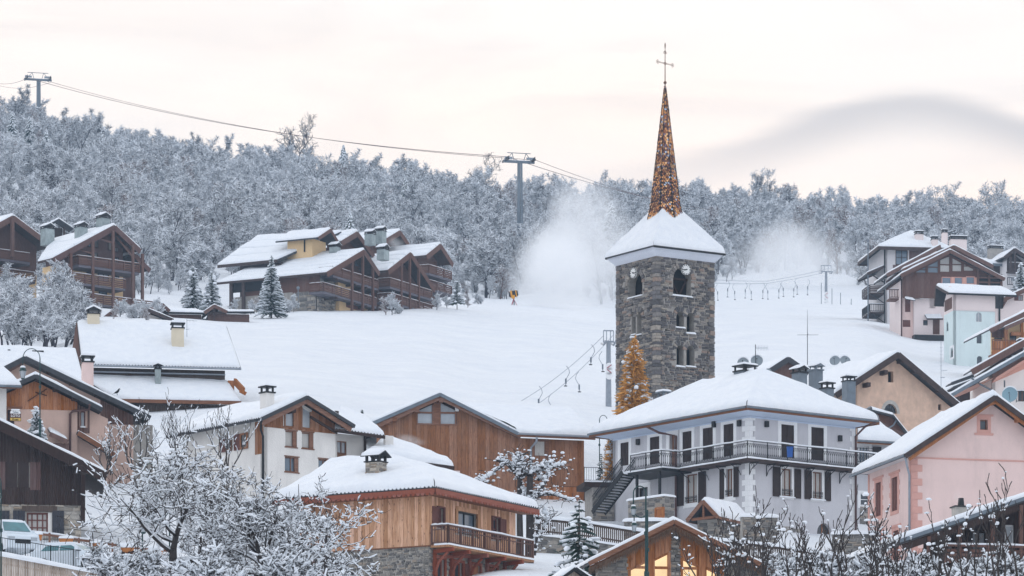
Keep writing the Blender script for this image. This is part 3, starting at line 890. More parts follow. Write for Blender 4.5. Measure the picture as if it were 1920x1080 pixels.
def np_mesh(name, parts, smooth=False):
 """parts: [(V, quads, material)]"""
 me = bpy.data.meshes.new(name)
 Vs, Qs, Ms = [], [], []
 off = 0
 for i, (V, Q, mt) in enumerate(parts):
  me.materials.append(mt)
  if len(V) == 0: continue
  Vs.append(V); Qs.append(Q + off); Ms.append(np.full(len(Q), i))
  off += len(V)
 V = np.concatenate(Vs); Q = np.concatenate(Qs); M = np.concatenate(Ms)
 me.vertices.add(len(V)); me.vertices.foreach_set('co', V.astype(np.float32).ravel())
 me.loops.add(Q.size); me.loops.foreach_set('vertex_index', Q.astype(np.int32).ravel())
 me.polygons.add(len(Q))
 me.polygons.foreach_set('loop_start', (np.arange(len(Q)) * 4).astype(np.int32))
 me.polygons.foreach_set('material_index', M.astype(np.int32))
 if smooth: me.polygons.foreach_set('use_smooth', np.ones(len(Q), bool))
 me.update(calc_edges=True)
 return me
def grow(rg, height, trunk_r, levels=4, nchild=(5, 5, 4, 4), up=0.35, spread=0.9, ratio=0.62, start=0.25, lean=0.05, wig=0.12, nseg=(7, 5, 4, 3), droop=0.0, stems=1):
 """branch skeleton: list of (p0,p1,r0,r1,level)"""
 segs = []
 def branch(p, d, L, r, lev):
  n = nseg[min(lev, len(nseg) - 1)]
  pts = [p.copy()]
  dd = d.copy()
  for i in range(n):
   dd = (dd + Vector((rg.gauss(0, wig), rg.gauss(0, wig), rg.gauss(0, wig) + up * 0.18 - droop * lev * .06))).normalized()
   pts.append(pts[-1] + dd * (L / n))
  rr = [r * (1 - 0.75 * i / n) for i in range(n + 1)]
  for i in range(n):
   segs.append((*pts[i], *pts[i + 1], rr[i], rr[i + 1], lev))
  if lev >= levels: return
  nc = nchild[min(lev, len(nchild) - 1)]
  for c in range(nc):
   t = start + (1 - start) * (c + rg.random()) / nc if lev == 0 else 0.2 + 0.8 * (c + rg.random()) / nc
   i = min(n - 1, int(t * n))
   q = pts[i].lerp(pts[i + 1], t * n - i)
   dirp = (pts[i + 1] - pts[i]).normalized()
   ax = dirp.orthogonal().normalized()
   ax.rotate(Matrix.Rotation(rg.uniform(0, 2 * math.pi), 3, dirp))
   nd = (dirp * rg.uniform(.45, .9) + ax * spread * rg.uniform(.7, 1.2) + Vector((0, 0, up * .6))).normalized()
   cl = L * ratio * rg.uniform(.75, 1.15) * (1.0 - 0.35 * t if lev == 0 else 1.0 - .2 * t)
   branch(q, nd, cl, max(rr[i] * rg.uniform(.45, .65), 0.006), lev + 1)
 for s_ in range(stems):
  a = rg.uniform(0, 6.28)
  o = Vector((math.cos(a), math.sin(a), 0)) * (0 if stems == 1 else 0.25)
  branch(o, Vector((rg.gauss(0, lean) + o.x * .6, rg.gauss(0, lean) + o.y * .6, 1)).normalized(), height * .72 * (1 if stems == 1 else rg.uniform(.75, 1)), trunk_r, 0)
 return segs
def snow_on(segs, rg, cover=0.6, th=0.05, minlev=1, maxslope=0.82, clump=0.0, k=4):
 """snow ridges lying on top of branches, plus clumps"""
 out = []
 for s_ in segs:
  lev = s_[8]
  if lev < minlev: continue
  p0 = Vector(s_[0:3]); p1 = Vector(s_[3:6])
  d = p1 - p0
  L = d.length
  if L < 1e-4: continue
  if abs(d.z) / L > maxslope: continue
  if lev > 2 and rg.random() > cover: continue
  r = max(s_[6], s_[7])
  t = th * (rg.uniform(.6, 1.4) if lev > 2 else rg.uniform(.9, 1.1)) + r * .75
  o = Vector((0, 0, r * .5 + t * .5))
  out.append((*(p0 + o), *(p1 + o), t, t * rg.uniform(.6, 1.0)))
 return out
def blobs(pts, rs, sz=0.75):
 """little octahedral snow lumps as degenerate-free quads (4-sided bipyramid split to 8 quads via mid points is overkill; use cubes rounded)"""
 P = np.asarray(pts, float); R = np.asarray(rs, float)[:, None]
 base = np.array([[-.7, -.7, -.5], [.7, -.7, -.5], [.7, .7, -.5], [-.7, .7, -.5], [-.9, -.9, .2], [.9, -.9, .2], [.9, .9, .2], [-.9, .9, .2], [-.45, -.45, .8], [.45, -.45, .8], [.45, .45, .8], [-.45, .45, .8]])
 q = np.array([[3, 2, 1, 0], [0, 1, 5, 4], [1, 2, 6, 5], [2, 3, 7, 6], [3, 0, 4, 7], [4, 5, 9, 8], [5, 6, 10, 9], [6, 7, 11, 10], [7, 4, 8, 11], [8, 9, 10, 11]])
 n = len(P)
 ang = np.random.RandomState(n).uniform(0, 6.28, n)
 c, s_ = np.cos(ang)[:, None], np.sin(ang)[:, None]
 base = base[None] * np.random.RandomState(n + 1).uniform(.45, 1.3, (n, 1, 3)); q0 = base
 bx = base[:, :, 0] * c - base[:, :, 1] * s_
 by = base[:, :, 0] * s_ + base[:, :, 1] * c
 bz = base[:, :, 2] * sz
 V = np.stack([bx, by, bz], 2) * R[:, None] + P[:, None]
 Q = (q[None] + (np.arange(n) * 12)[:, None, None]).reshape(-1, 4)
 return V.reshape(-1, 3), Q
def far_tree_meshes(seed, height, kind):
 """trunk mesh + crown mesh of a frosted tree seen far away"""
 rg = random.Random(seed)
 if kind == 'conifer':
  tr, snowy, green = [], [], []
  tr.append((0, 0, 0, 0, 0, height * .97, .16, .02))
  n = int(height * 5)
  for i in range(n):
   t = (i + .5) / n
   z = height * (.1 + .88 * t)
   R = height * .24 * (1 - t) ** .8 * rg.uniform(.75, 1.1) + .1
   for k_ in range(9):
    a = rg.uniform(0, 6.28)
    e = (R * math.cos(a), R * math.sin(a), z - R * .45)
    mid = (e[0] * .5, e[1] * .5, z - R * .12)
    green.append((0, 0, z, *mid, .05, .12)); green.append((*mid, *e, .13, .03))
    if rg.random() < .8:
     snowy.append((mid[0] * .4, mid[1] * .4, z + .08, mid[0], mid[1], mid[2] + .12, .06, .15)); snowy.append((mid[0], mid[1], mid[2] + .12, e[0] * .95, e[1] * .95, e[2] + .1, .16, .06))
  V1, Q1 = seg_mesh(tr, 6)
  a = seg_mesh(green, 4); b = seg_mesh(snowy, 4)
  return np_mesh('trunk', [(V1, Q1, BARK_FAR)]), np_mesh('crown', [(a[0], a[1], FIR), (b[0], b[1], TSNOW)])
 slim = kind in ('slim', 'bare_slim')
 segs = grow(rg, height, .13 if slim else .17, levels=3, nchild=(13, 5, 4) if slim else (9, 6, 4), up=.5 if not slim else .1,
    spread=.75 if slim else .95, ratio=.3 if slim else .52, start=.22, lean=.08, wig=.13, nseg=(8, 4, 3, 2), stems=1 if slim or rg.random() < .6 else 2)
 main = [s_[:8] for s_ in segs if s_[8] <= 1]
 tw = [s_ for s_ in segs if s_[8] >= 2]
 fine = []
 per = 2.0
 for s_ in tw:
  for _ in range(int(per) + (rg.random() < per % 1)):
   t = rg.random()
   p = Vector(s_[0:3]).lerp(Vector(s_[3:6]), t)
   d = Vector((rg.gauss(0, 1), rg.gauss(0, 1), rg.gauss(0.35, .7))).normalized()
   L = rg.uniform(.3, .75)
   fine.append((*p, *(p + d * L), .022, .012))
 cov = {'frosty': .97, 'grey': .6, 'red': .34, 'slim': .6, 'bare': 0.06, 'bare_slim': .25}[kind]
 bark = BARK_RED if kind in ('red',) else BARK_FAR
 dark = [s_[:6] + (max(s_[6], .032), max(s_[7], .022)) for s_ in tw] + [f for f in fine]
 sn = []
 for s_ in tw:
  if rg.random() < cov: 
   o = .05
   sn.append((s_[0], s_[1], s_[2] + o, s_[3], s_[4], s_[5] + o, rg.uniform(.05, .10), rg.uniform(.03, .06)))
 for f in fine:
  if rg.random() < cov:
   o = .035
   sn.append((f[0], f[1], f[2] + o, f[3], f[4], f[5] + o, rg.uniform(.032, .07), rg.uniform(.016, .045)))
 V1, Q1 = seg_mesh(main, 5)
 ms = [s_ for s_ in main if rg.random() < cov * .7 and abs(s_[5] - s_[2]) < .85 * math.dist(s_[0:3], s_[3:6])]
 sn += [(s_[0], s_[1], s_[2] + s_[6], s_[3], s_[4], s_[5] + s_[6], s_[6] * .9 + .02, s_[7] * .9 + .02) for s_ in ms]
 a = seg_mesh(dark, 3)
 b = seg_mesh(sn, 3) if sn else (np.zeros((0, 3)), np.zeros((0, 4), int))
 return np_mesh('trunk', [(V1, Q1, bark)]), np_mesh('crown', [(a[0], a[1], bark), (b[0], b[1], TSNOW)])
PROTO = []
for i, (kind, hh) in enumerate([('frosty', 9.5), ('frosty', 8.2), ('frosty', 10.5), ('grey', 9.5), ('grey', 11), ('grey', 8.5), ('slim', 12), ('slim', 10.5), ('red', 9), ('red', 8), ('frosty', 7), ('conifer', 11), ('bare_slim', 11), ('grey', 12.5)]):
 t_, c_ = far_tree_meshes(100 + i, hh, kind)
 PROTO.append((t_, c_, kind, hh))
PKIND = {'frosty': 'white frosted tree', 'grey': 'half frosted grey tree', 'slim': 'slim frosted tree',
   'red': 'reddish frosted tree', 'conifer': 'dark snowy fir', 'bare': 'bare dark tree with spreading limbs', 'bare_slim': 'thin bare larch'}
def put_tree(proto, x, y, s, rz, label, group, name='frosted_tree', sink=0.25, z=None):
 t = empty(name, (x, y, (ground(x, y) if z is None else z) - sink), rz, label, 'tree', group)
 t.scale = (s, s, s)
 link_mesh('trunk', proto[0], t); link_mesh('crown', proto[1], t)
 return t
def forest():
 rg = random.Random(77)
 start = [(-400, 262), (0, 262), (200, 264), (300, 268), (420, 285), (600, 292), (850, 298), (930, 303), (1000, 318), (1100, 322), (1180, 318), (1340, 345), (1400, 372), (1560, 385), (1620, 352), (1700, 330), (1920, 335), (2400, 330)]
 sx = [a for a, b in start]; sd_ = [b for a, b in start]
 pos = []
 D = 256.0
 while D < 500:
  y = D * S
  step = 4.9
  x = (-330 - CX) * y / F
  xe = (2250 - CX) * y / F
  while x < xe:
   xx = x + rg.uniform(-2.0, 2.0); yy = y + rg.uniform(-4, 4)
   px = CX + F * xx / yy
   ok = yy / S > np.interp(px, sx, sd_)
   if ok and noise.noise(Vector((xx * .04, yy * .025, 1.1))) < -.17: ok = rg.random() < (.12 if yy / S < 380 else .5)
   if ok and 108 < px < 178 and 268 < yy / S < 300: ok = False
   if ok and abs(px - 975) < 16 and 345 < yy / S < 372: ok = False
   if ok: pos.append((yy, xx, px))
   x += step
  D += 4.1
 pos.sort()
 near = [p for p in pos if -40 < p[2] < 1960]
 ind = near[:215]
 rest = [p for p in pos if p not in set(ind)]
 wts = [1.2, 1.2, 1, 1.2, 1.1, 1.1, .7, .7, .6, .6, .9, .12, .35, .6]
 for (yy, xx, px) in ind:
  k = rg.choices(range(len(PROTO)), wts)[0]
  kind = PROTO[k][2]
  e = yy / S - np.interp(px, sx, sd_)
  row = 'in the front row' if e < 4 else 'in the second row' if e < 8 else 'further back' if e < 13 else 'deep inside'
  where = next(w_ for lim, w_ in ((60, 'behind the red brown chalet'), (130, 'beside the log shelter'), (190, 'behind the patina chimneys'), (290, 'right of the balconied chalet'), (350, 'above the two snowy firs'),
     (430, 'left of the stepped chalet'), (520, 'behind the left stepped roof'), (610, 'behind the ochre dormer'), (700, 'behind the middle gables'), (790, 'behind the smoking chimney'), (870, 'behind the rightmost stepped gable'),
     (950, 'between stepped chalet and snow gun'), (1010, 'under the middle lift pylon'), (1080, 'in the thickest snow mist'), (1160, 'in mist just left of the tower'), (1250, 'behind the spire foot'), (1360, 'just right of the spire'),
     (1450, 'above the tow hangers'), (1540, 'left of the misty drag lift pylon'), (1640, 'right of the misty drag lift pylon'), (1720, 'behind the tall grey house'), (1820, 'behind the pink chimneys'), (9999, 'above the grey timber chalet')) if px < lim)
  s_ = rg.uniform(.62, 1.2)
  put_tree(PROTO[k], xx, yy, s_, rg.uniform(0, 6.28), f"{'small' if s_ < .8 else 'middling' if s_ < 1.0 else 'big'} {PKIND[kind]} {row} {where}", 'trees on the wooded hillside ' + where)
 me = bpy.data.meshes.new('hillside_wood')
 me.from_pydata([(x, y, ground(x, y) - .3) for (y, x, px) in rest], [], [])
 at = me.attributes.new('sc', 'FLOAT', 'POINT'); at.data.foreach_set('value', [rg.uniform(.55, 1.3) for _ in rest])
 at = me.attributes.new('rz', 'FLOAT_VECTOR', 'POINT'); at.data.foreach_set('vector', [c for _ in rest for c in (0, 0, rg.uniform(0, 6.28))])
 at = me.attributes.new('idx', 'INT', 'POINT'); at.data.foreach_set('value', [rg.choices(range(len(PROTO)), wts)[0] for _ in rest])
 wd = link_mesh('hillside_wood', me)
 tag(wd, 'frosted wood covering the upper hillside up to the ridge', 'wood', kind='stuff')
 ng = bpy.data.node_groups.new('wood', 'GeometryNodeTree')
 ng.interface.new_socket('Geometry', in_out='INPUT', socket_type='NodeSocketGeometry')
 ng.interface.new_socket('Geometry', in_out='OUTPUT', socket_type='NodeSocketGeometry')
 N = ng.nodes; Lk = ng.links
 gi = N.new('NodeGroupInput'); go = N.new('NodeGroupOutput')
 pcol = bpy.data.collections.new('wood_kinds')
 g2i = N.new('GeometryNodeGeometryToInstance')
 joins = []
 for i, (t_, c_, kind, hh) in enumerate(PROTO):
  o = bpy.data.objects.new('wood_tree', _joined(t_, c_))
  pcol.objects.link(o)
  o.name = 'wood_tree_%02d' % i
 ci = N.new('GeometryNodeCollectionInfo'); ci.inputs[0].default_value = pcol; ci.inputs['Separate Children'].default_value = True
 iop = N.new('GeometryNodeInstanceOnPoints'); iop.inputs['Pick Instance'].default_value = True
 Lk.new(gi.outputs[0], iop.inputs['Points']); Lk.new(ci.outputs[0], iop.inputs['Instance'])
 for nm, typ, sock in (('sc', 'FLOAT', 'Scale'), ('rz', 'FLOAT_VECTOR', 'Rotation'), ('idx', 'INT', 'Instance Index')):
  na = N.new('GeometryNodeInputNamedAttribute'); na.data_type = typ; na.inputs[0].default_value = nm
  Lk.new(na.outputs[0], iop.inputs[sock])
 Lk.new(iop.outputs[0], go.inputs[0])
 md = wd.modifiers.new('wood', 'NODES'); md.node_group = ng
 return len(ind), len(rest)
def _joined(a, b):
 """one mesh holding trunk and crown, for the far wood"""
 def arr(me):
  V = np.zeros(len(me.vertices) * 3, np.float32); me.vertices.foreach_get('co', V)
  Q = np.zeros(len(me.loops), np.int32); me.loops.foreach_get('vertex_index', Q)
  M = np.zeros(len(me.polygons), np.int32); me.polygons.foreach_get('material_index', M)
  return V.reshape(-1, 3), Q.reshape(-1, 4), M
 Va, Qa, Ma = arr(a); Vb, Qb, Mb = arr(b)
 parts = [(Va, Qa, a.materials[0])]
 for i, mt in enumerate(b.materials):
  q = Qb[Mb == i]
  if len(q) == 0: continue
  used, inv = np.unique(q, return_inverse=True)
  parts.append((Vb[used], inv.reshape(-1, 4), mt))
 return np_mesh('wood_tree', parts)
print('forest', forest())
# ---------------------------------------------------------------- church bell tower
def clock(root, m, rz, u, v, r):
 c = Vector(m(u, v, 0.14)); n = Vector(m(u, v, 1.14)) - c
 p = MB().disc(c - n * .10, n, r, .12, 28).build('clock_face', CLOCK_W, root)
 a = Vector(m(u + 1, v, .14)) - c; b = Vector((0, 0, 1))
 q = c + n * .025
 ring = MB()
 for k in range(12):
  t = k * math.pi / 6
  d = a * math.sin(t) + b * math.cos(t)
  ring.bar(q + d * r * .70, q + d * r * .90, .05 if k % 3 else .085, .012, n)
 ring.build('hour_mark', IRON, p)
 rim = MB(); rim.tube([q + (a * math.sin(t) + b * math.cos(t)) * r for t in np.linspace(0, 2 * math.pi, 29)], .022, 4); rim.build('rim', METAL_D, p)
 sgn = 1
 for ang, L, w_, nm in ((math.radians(255), .50, .085, 'hour_hand'), (math.radians(262), .80, .055, 'minute_hand')):
  d = a * math.sin(ang) + b * math.cos(ang)
  MB().bar(q + n * .02 - d * r * .22, q + n * .02 + d * r * L, w_, .02, n).build(nm, IRON, p)
 return p
def voussoirs(root, m, rz, u0, u1, v1, mat, ln=.42, n=11, seed=3):
 """arch stones standing on edge round a round-headed opening"""
 r = (u1 - u0) / 2; c = (u0 + u1) / 2; vc = v1 - r
 rg = random.Random(seed)
 for k in range(n):
  t0 = math.pi * (k + .08) / n; t1 = math.pi * (k + .92) / n
  L = ln * rg.uniform(.8, 1.15); pr = .07 + rg.uniform(0, .03)
  p = [(c + rr * math.cos(t), vc + rr * math.sin(t)) for rr, t in ((r + .01, t0), (r + L, t0), (r + L, t1), (r + .01, t1))]
  MB().hexa([m(a, b, -.05) for a, b in p] + [m(a, b, pr) for a, b in p]).build('arch_stone', mat, root)
def tower():
 h = House(1230, 900, 150, 33, 'bell_tower', 'tall rubble stone church bell tower with clock faces and a snowy skirt roof', 'church tower')
 R = h.root
 x1 = h.x(1338); y1 = h.y(1156.5)
 zt = h.z(480)
 fm, lm = h.front(), h.left()
 def fr(p0, p1, r0, r1):       # px cols/rows on the front face
  u0, u1 = h.x(p0), h.x(p1); um = (u0 + u1) / 2
  return u0, u1, h.z(r1, um, 0), h.z(r0, um, 0)
 def lr(p0, p1, r0, r1):
  u1, u0 = h.y(p0), h.y(p1); um = (u0 + u1) / 2
  return u0, u1, h.z(r1, 0, um), h.z(r0, 0, um)
 F_open = [fr(1262, 1296, 502, 556), fr(1268, 1282.5, 584, 615), fr(1287.5, 1302, 586, 626), fr(1268.5, 1282, 647, 688), fr(1287, 1302.5, 648, 688)]
 L_open = [lr(1178, 1204.5, 510, 557), lr(1184, 1192, 585, 628), lr(1194, 1203, 585, 628)]
 fh = [arch(*o) for o in F_open]; lh = [arch(*o) for o in L_open]
 put_f = [fr(1318, 1321.5, 655, 659), fr(1318, 1321.5, 690, 694), fr(1247, 1250.5, 617, 621), fr(1247, 1250, 560, 564), fr(1313, 1317, 621, 625), fr(1246, 1251, 690, 696), fr(1310, 1314, 740, 744)]
 fh2 = fh + [rect(*p) for p in put_f]
 wall(R, fm, [(0, -2), (x1, -2), (x1, zt), (0, zt)], fh2, MORTARD, .7)
 wall(R, lm, [(0.0, -2), (y1, -2), (y1, zt), (0.0, zt)], lh, MORTARD, .7)
 wall(R, h.right(x1), [(0.0, -2), (y1, -2), (y1, zt), (0.0, zt)], [arch(*F_open[0])], MORTARD, .7)
 wall(R, h.back(y1), [(0, -2), (x1, -2), (x1, zt), (0, zt)], (), MORTARD, .7)
 for k in (605, 640, 700):
  zz = h.z(k)
  MB().box(.71, x1 - .71, .71, y1 - .71, zz, zz + .2).build('floor', BLACK, R)
 grow_ = lambda o, e: [(o[0] - e, o[2] - .02), (o[1] + e, o[2] - .02), (o[1] + e, o[3] - (o[1] - o[0]) / 2)] + [((o[0] + o[1]) / 2 + ((o[1] - o[0]) / 2 + .36 + e) * math.cos(t), o[3] - (o[1] - o[0]) / 2 + ((o[1] - o[0]) / 2 + .36 + e) * math.sin(t)) for t in np.linspace(0, math.pi, 9)] + [(o[0] - e, o[3] - (o[1] - o[0]) / 2)]
 zb = h.z(765)
 stones(R, fm, 0, .42, x1 - .42, zb, zt, (.50), .165, STONE_T, [grow_(o, .02) for o in F_open] + [rect(*p) for p in put_f], 150, 11, .075, shrink=.88)
 stones(R, lm, -math.pi / 2, .42, y1 - .42, zb, zt, (.50), .165, STONE_T, [grow_(o, .02) for o in L_open], 120, 12, .075, shrink=.88)
 rg = random.Random(9); z = zb; k = 0
 qs = []
 while z < zt - .05:
  hh = rg.uniform(.2, .4); z2 = min(z + hh, zt)
  a = rg.uniform(.5, .75) if k % 2 else rg.uniform(.36, .42); b = .40 if k % 2 else rg.uniform(.5, .75)
  qs.append((z, z2, a, b)); z = z2; k += 1
 for (z0, z2, a, b) in qs:
  e = rg.uniform(.05, .085); g = .02
  MB().box(-e, a, -e - .003, b, z0 + g, z2 - g).build('corner_stone', STONE_T, R)
  MB().box(x1 - a, x1 + e, -e - .002, b, z0 + g, z2 - g).build('corner_stone', STONE_T, R)
  MB().box(-e + .004, a, y1 - b, y1 + e, z0 + g, z2 - g).build('corner_stone', STONE_T, R)
 for i, o in enumerate(F_open): voussoirs(R, fm, 0, o[0], o[1], o[3], STONE_T, .36, 13 if i == 0 else 9, i)
 for i, o in enumerate(L_open): voussoirs(R, lm, 0, o[0], o[1], o[3], STONE_T, .36, 13 if i == 0 else 7, 20 + i)
 for o in F_open:
  snow_cover(R, fm(o[0] - .1, o[2], .12), fm(o[1] + .1, o[2], .12), fm(o[1] + .1, o[2], -.4), fm(o[0] - .1, o[2], -.4), .13, (1, 1, 0, 1), .2, name='sill_snow', over=.01)
 for o in L_open:
  snow_cover(R, lm(o[1], o[2], .1), lm(o[0], o[2], .1), lm(o[0], o[2], -.4), lm(o[1], o[2], -.4), .1, (1, 1, 0, 1), .2, name='sill_snow', over=.01)
 o = F_open[0]
 b = MB(); um = (o[0] + o[1]) / 2
 b.bar(fm(o[0] + .1, o[2] + 1.3, -.5), fm(um, o[2] + .1, -.5), .14, .14); b.bar(fm(o[1] - .1, o[2] + 1.5, -.5), fm(um, o[2] + .1, -.5), .14, .14)
 b.bar(fm(o[0], o[2] + 1.45, -.6), fm(o[1], o[2] + 1.45, -.6), .14, .16)
 b.build('belfry_beam', W_DARK, R)
 o = L_open[0]
 b = MB(); b.bar(lm(o[0] + .1, o[2] + 1.3, -.5), lm((o[0] + o[1]) / 2, o[2] + .1, -.5), .14, .14); b.build('belfry_beam', W_DARK, R)
 MB().box(.95, x1 - .95, .95, y1 - .95, -2, zt - .3).build('dark_liner', BLACK, R)  # black liner added so the arch openings look dark
 cu = h.x(1284.6); clock(R, fm, 0, cu, h.z(506, cu, 0), .43)
 cy = h.y(1190); clock(R, lm, 0, cy, h.z(512, 0, cy), .43)
 ze = h.z(459.5, -.7, -.7); e = .68
 b = MB(); o1, o2 = .06, e - .08
 r1 = [(-o1, -o1, zt), (x1 + o1, -o1, zt), (x1 + o1, y1 + o1, zt), (-o1, y1 + o1, zt)]
 rm_ = [(-.32, -.32, zt + .28), (x1 + .32, -.32, zt + .28), (x1 + .32, y1 + .32, zt + .28), (-.32, y1 + .32, zt + .28)]
 r2 = [(-o2, -o2, ze - .02), (x1 + o2, -o2, ze - .02), (x1 + o2, y1 + o2, ze - .02), (-o2, y1 + o2, ze - .02)]
 b.add(r1 + rm_ + r2, [(a + 4 * j, (a + 1) % 4 + 4 * j, (a + 1) % 4 + 4 * j + 4, a + 4 * j + 4) for j in (0, 1) for a in range(4)] + [(3, 2, 1, 0), (8, 9, 10, 11)])
 b.build('eaves_cove', plain('white_cove', (0.66, 0.69, 0.76), .8, .05, 1.0), R)
 zr = h.z(402, x1 / 2, y1 / 2); cx_, cy_ = x1 / 2, y1 / 2
 rr = .95
 A = [(-e, -e, ze), (x1 + e, -e, ze), (x1 + e, y1 + e, ze), (-e, y1 + e, ze)]
 T = [(cx_ - rr, cy_ - rr, zr), (cx_ + rr, cy_ - rr, zr), (cx_ + rr, cy_ + rr, zr), (cx_ - rr, cy_ + rr, zr)]
 for k in range(4):
  k2 = (k + 1) % 4
  roof_plane(R, A[k], A[k2], T[k2], T[k], th=.12, T=.30, mat=ROOF_D, edges=(1, 0, 0, 0), cell=.35, seed=40 + k, over=.04, gutter=METAL_D if k in (0,) else None)
 zb_ = h.z(414, cx_, cy_); za = h.z(160, cx_, cy_)
 Rb = 1.34
 GL = shingle_mat()
 core = MB().tube([(cx_, cy_, zb_ - .5), (cx_, cy_, zb_ + 1.2), (cx_, cy_, za)], [Rb * 1.1, Rb * .93, .03], 8)
 sp = core.build('spire', plain('spire_underlay', (.04, .03, .03), .8), R)
 off = 0.5
 def prof(t):   # radius along the spire, flared at the foot
  return Rb * (1 - t) * (1.0 + .12 * max(0, (.12 - t) / .12)) + .03
 rows = 74; jb = MB(); rg = random.Random(4); lst = []
 ref = Vector((0.13, 0.97, 0.2)); d = Vector((0, 0, 1)); aa = d.cross(ref).normalized(); bb = d.cross(aa)
 for r_ in range(rows):
  t0 = r_ / rows; t1 = (r_ + 1.35) / rows
  z0 = zb_ + (za - zb_) * t0; z1 = zb_ + (za - zb_) * min(t1, .995)
  for f in range(8):
   th0, th1 = 2 * math.pi * f / 8, 2 * math.pi * (f + 1) / 8
   c0 = [Vector((cx_, cy_, z0)) + (aa * math.cos(t) + bb * math.sin(t)) * prof(t0) for t in (th0, th1)]
   c1 = [Vector((cx_, cy_, z1)) + (aa * math.cos(t) + bb * math.sin(t)) * prof(t1) * .99 for t in (th0, th1)]
   L = (c0[1] - c0[0]).length
   n = max(1, round(L / .19))
   nr = (c0[1] - c0[0]).cross(c1[0] - c0[0]).normalized()
   if nr.dot(c0[0] - Vector((cx_, cy_, z0))) < 0: nr = -nr
   sh = .5 if r_ % 2 else 0
   for q in range(n + (1 if sh else 0)):
    a0 = max(0, (q - sh) / n); a1 = min(1, (q + 1 - sh) / n)
    if a1 - a0 < .15: continue
    am = (a0 + a1) / 2; g = .03
    P = lambda a_, b_: (c0[0].lerp(c0[1], a_)).lerp(c1[0].lerp(c1[1], a_), b_)
    k1 = .05 + rg.uniform(-.02, .025); tw = rg.uniform(-.02, .02)
    pts = [P(am, -.10) + nr * k1, P(a1 - g, .25) + nr * (k1 + tw), P(a1 - g, 1) + nr * .012, P(a0 + g, 1) + nr * .012, P(a0 + g, .25) + nr * (k1 - tw)]
    lst.append((pts, nr))
 order = sorted(range(len(lst)), key=lambda i: lst[i][0][0].z)
 for i in order:
  pts, nr = lst[i]
  vs = pts + [p - nr * .02 for p in pts]
  fs = [(0, 1, 2, 3, 4), (9, 8, 7, 6, 5)] + [(a, (a + 1) % 5, (a + 1) % 5 + 5, a + 5) for a in range(5)]
  jb.add(vs, fs)
 jb.build('shingles', GL, sp, kind='stuff')
 hp = MB()
 for f in range(8):
  t = 2 * math.pi * f / 8
  o = aa * math.cos(t) + bb * math.sin(t)
  hp.tube([Vector((cx_, cy_, zb_ + (za - zb_) * q)) + o * (prof(q) + .035) for q in (0, .06, .12, .5, .98)], .028, 4)
 hp.build('hip_roll', METAL_D, sp)
 c = MB()
 nn = 32; vs = []; fs = []
 for j, (rad, dz) in enumerate(((Rb * 1.45, -.75), (Rb * 1.2, -.1), (Rb * 1.02, .18), (Rb * .86, .30))):
  for i in range(nn):
   t = 2 * math.pi * i / nn
   wv = abs(math.cos(4 * t)) * .32 * (j >= 2)
   vs.append(Vector((cx_, cy_, zb_ + dz - .05 + wv - (.25 if j >= 2 else 0))) + (aa * math.cos(t) + bb * math.sin(t)) * rad * (1 + .03 * math.sin(5 * t)))
 for j in range(3):
  for i in range(nn): fs.append((j * nn + i, j * nn + (i + 1) % nn, (j + 1) * nn + (i + 1) % nn, (j + 1) * nn + i))
 c.add(vs, fs); c.build('snow_collar', SNOW, sp, smooth=True)
 zk = h.z(155, cx_, cy_); ztop = h.z(82, cx_, cy_)
 MB().ball((cx_, cy_, zk), .13, 1, 12, 8).build('ball', COPPER, R, smooth=True)
 k = MB()
 k.tube([(cx_, cy_, za - .3), (cx_, cy_, ztop - .5)], [.05, .03], 6)
 k.tube([(cx_, cy_, ztop - .5), (cx_, cy_, ztop - .1), (cx_, cy_, ztop + .1)], [.02, .06, .01], 5)
 zc = h.z(119, cx_, cy_)
 wd = .78
 dd = Vector((1, .12, -.04)).normalized(); cc = Vector((cx_, cy_, zc))
 k.bar(cc - dd * wd + Vector((0, 0, .03)), cc + dd * wd + Vector((0, 0, .03)), .025, .025); k.bar(cc - dd * wd - Vector((0, 0, .03)), cc + dd * wd - Vector((0, 0, .03)), .025, .025)
 def loop(p, r_):
  k.tube([p + dd * r_ * math.cos(t) + Vector((0, 0, r_ * math.sin(t))) for t in np.linspace(0, 2 * math.pi, 11)], .016, 4)
 for p in (cc - dd * wd, cc + dd * wd):
  for q in (Vector((0, 0, .09)), Vector((0, 0, -.09)), (p - cc).normalized() * .09): loop(p + q, .07)
 pt = Vector((cx_, cy_, h.z(99, cx_, cy_)))
 for q in (dd * .11, dd * -.11, Vector((0, 0, .1))): loop(pt + q, .07)
 loop(cc, .12)
 k.build('cross', COPPER, R)
def shingle_mat():
 m, t = new_mat('glazed_shingles')
 g = t.n('ShaderNodeNewGeometry')
 r = (g, 'Random Per Island')
 c = t.ramp(r, [(0.0, (.085, .035, .030)), (.12, (.24, .085, .042)), (.24, (.66, .29, .095)), (.38, (.15, .065, .060)), (.47, (.90, .52, .24)), (.63, (.42, .15, .055)), (.73, (.24, .17, .22)), (.79, (.66, .29, .10)), (.96, (.50, .58, .72))], 'CONSTANT')  # the few pale blue tiles are reflected sky put into the colour
 tc = t.n('ShaderNodeTexCoord')
 nz = t.n('ShaderNodeTexNoise', {'Vector': (tc, 'Object'), 'Scale': .9, 'Detail': 4.0})
 c = t.mix(t.n('ShaderNodeMapRange', {0: nz, 1: .45, 2: .62, 3: 0.0, 4: .5}).outputs[0], c, (.085, .035, .03))
 b = t.n('ShaderNodeBsdfPrincipled', {'Base Color': c, 'Roughness': .28, 'Metallic': .45, 'Specular IOR Level': .6})
 t.n('ShaderNodeOutputMaterial', {0: b})
 return m
tower()
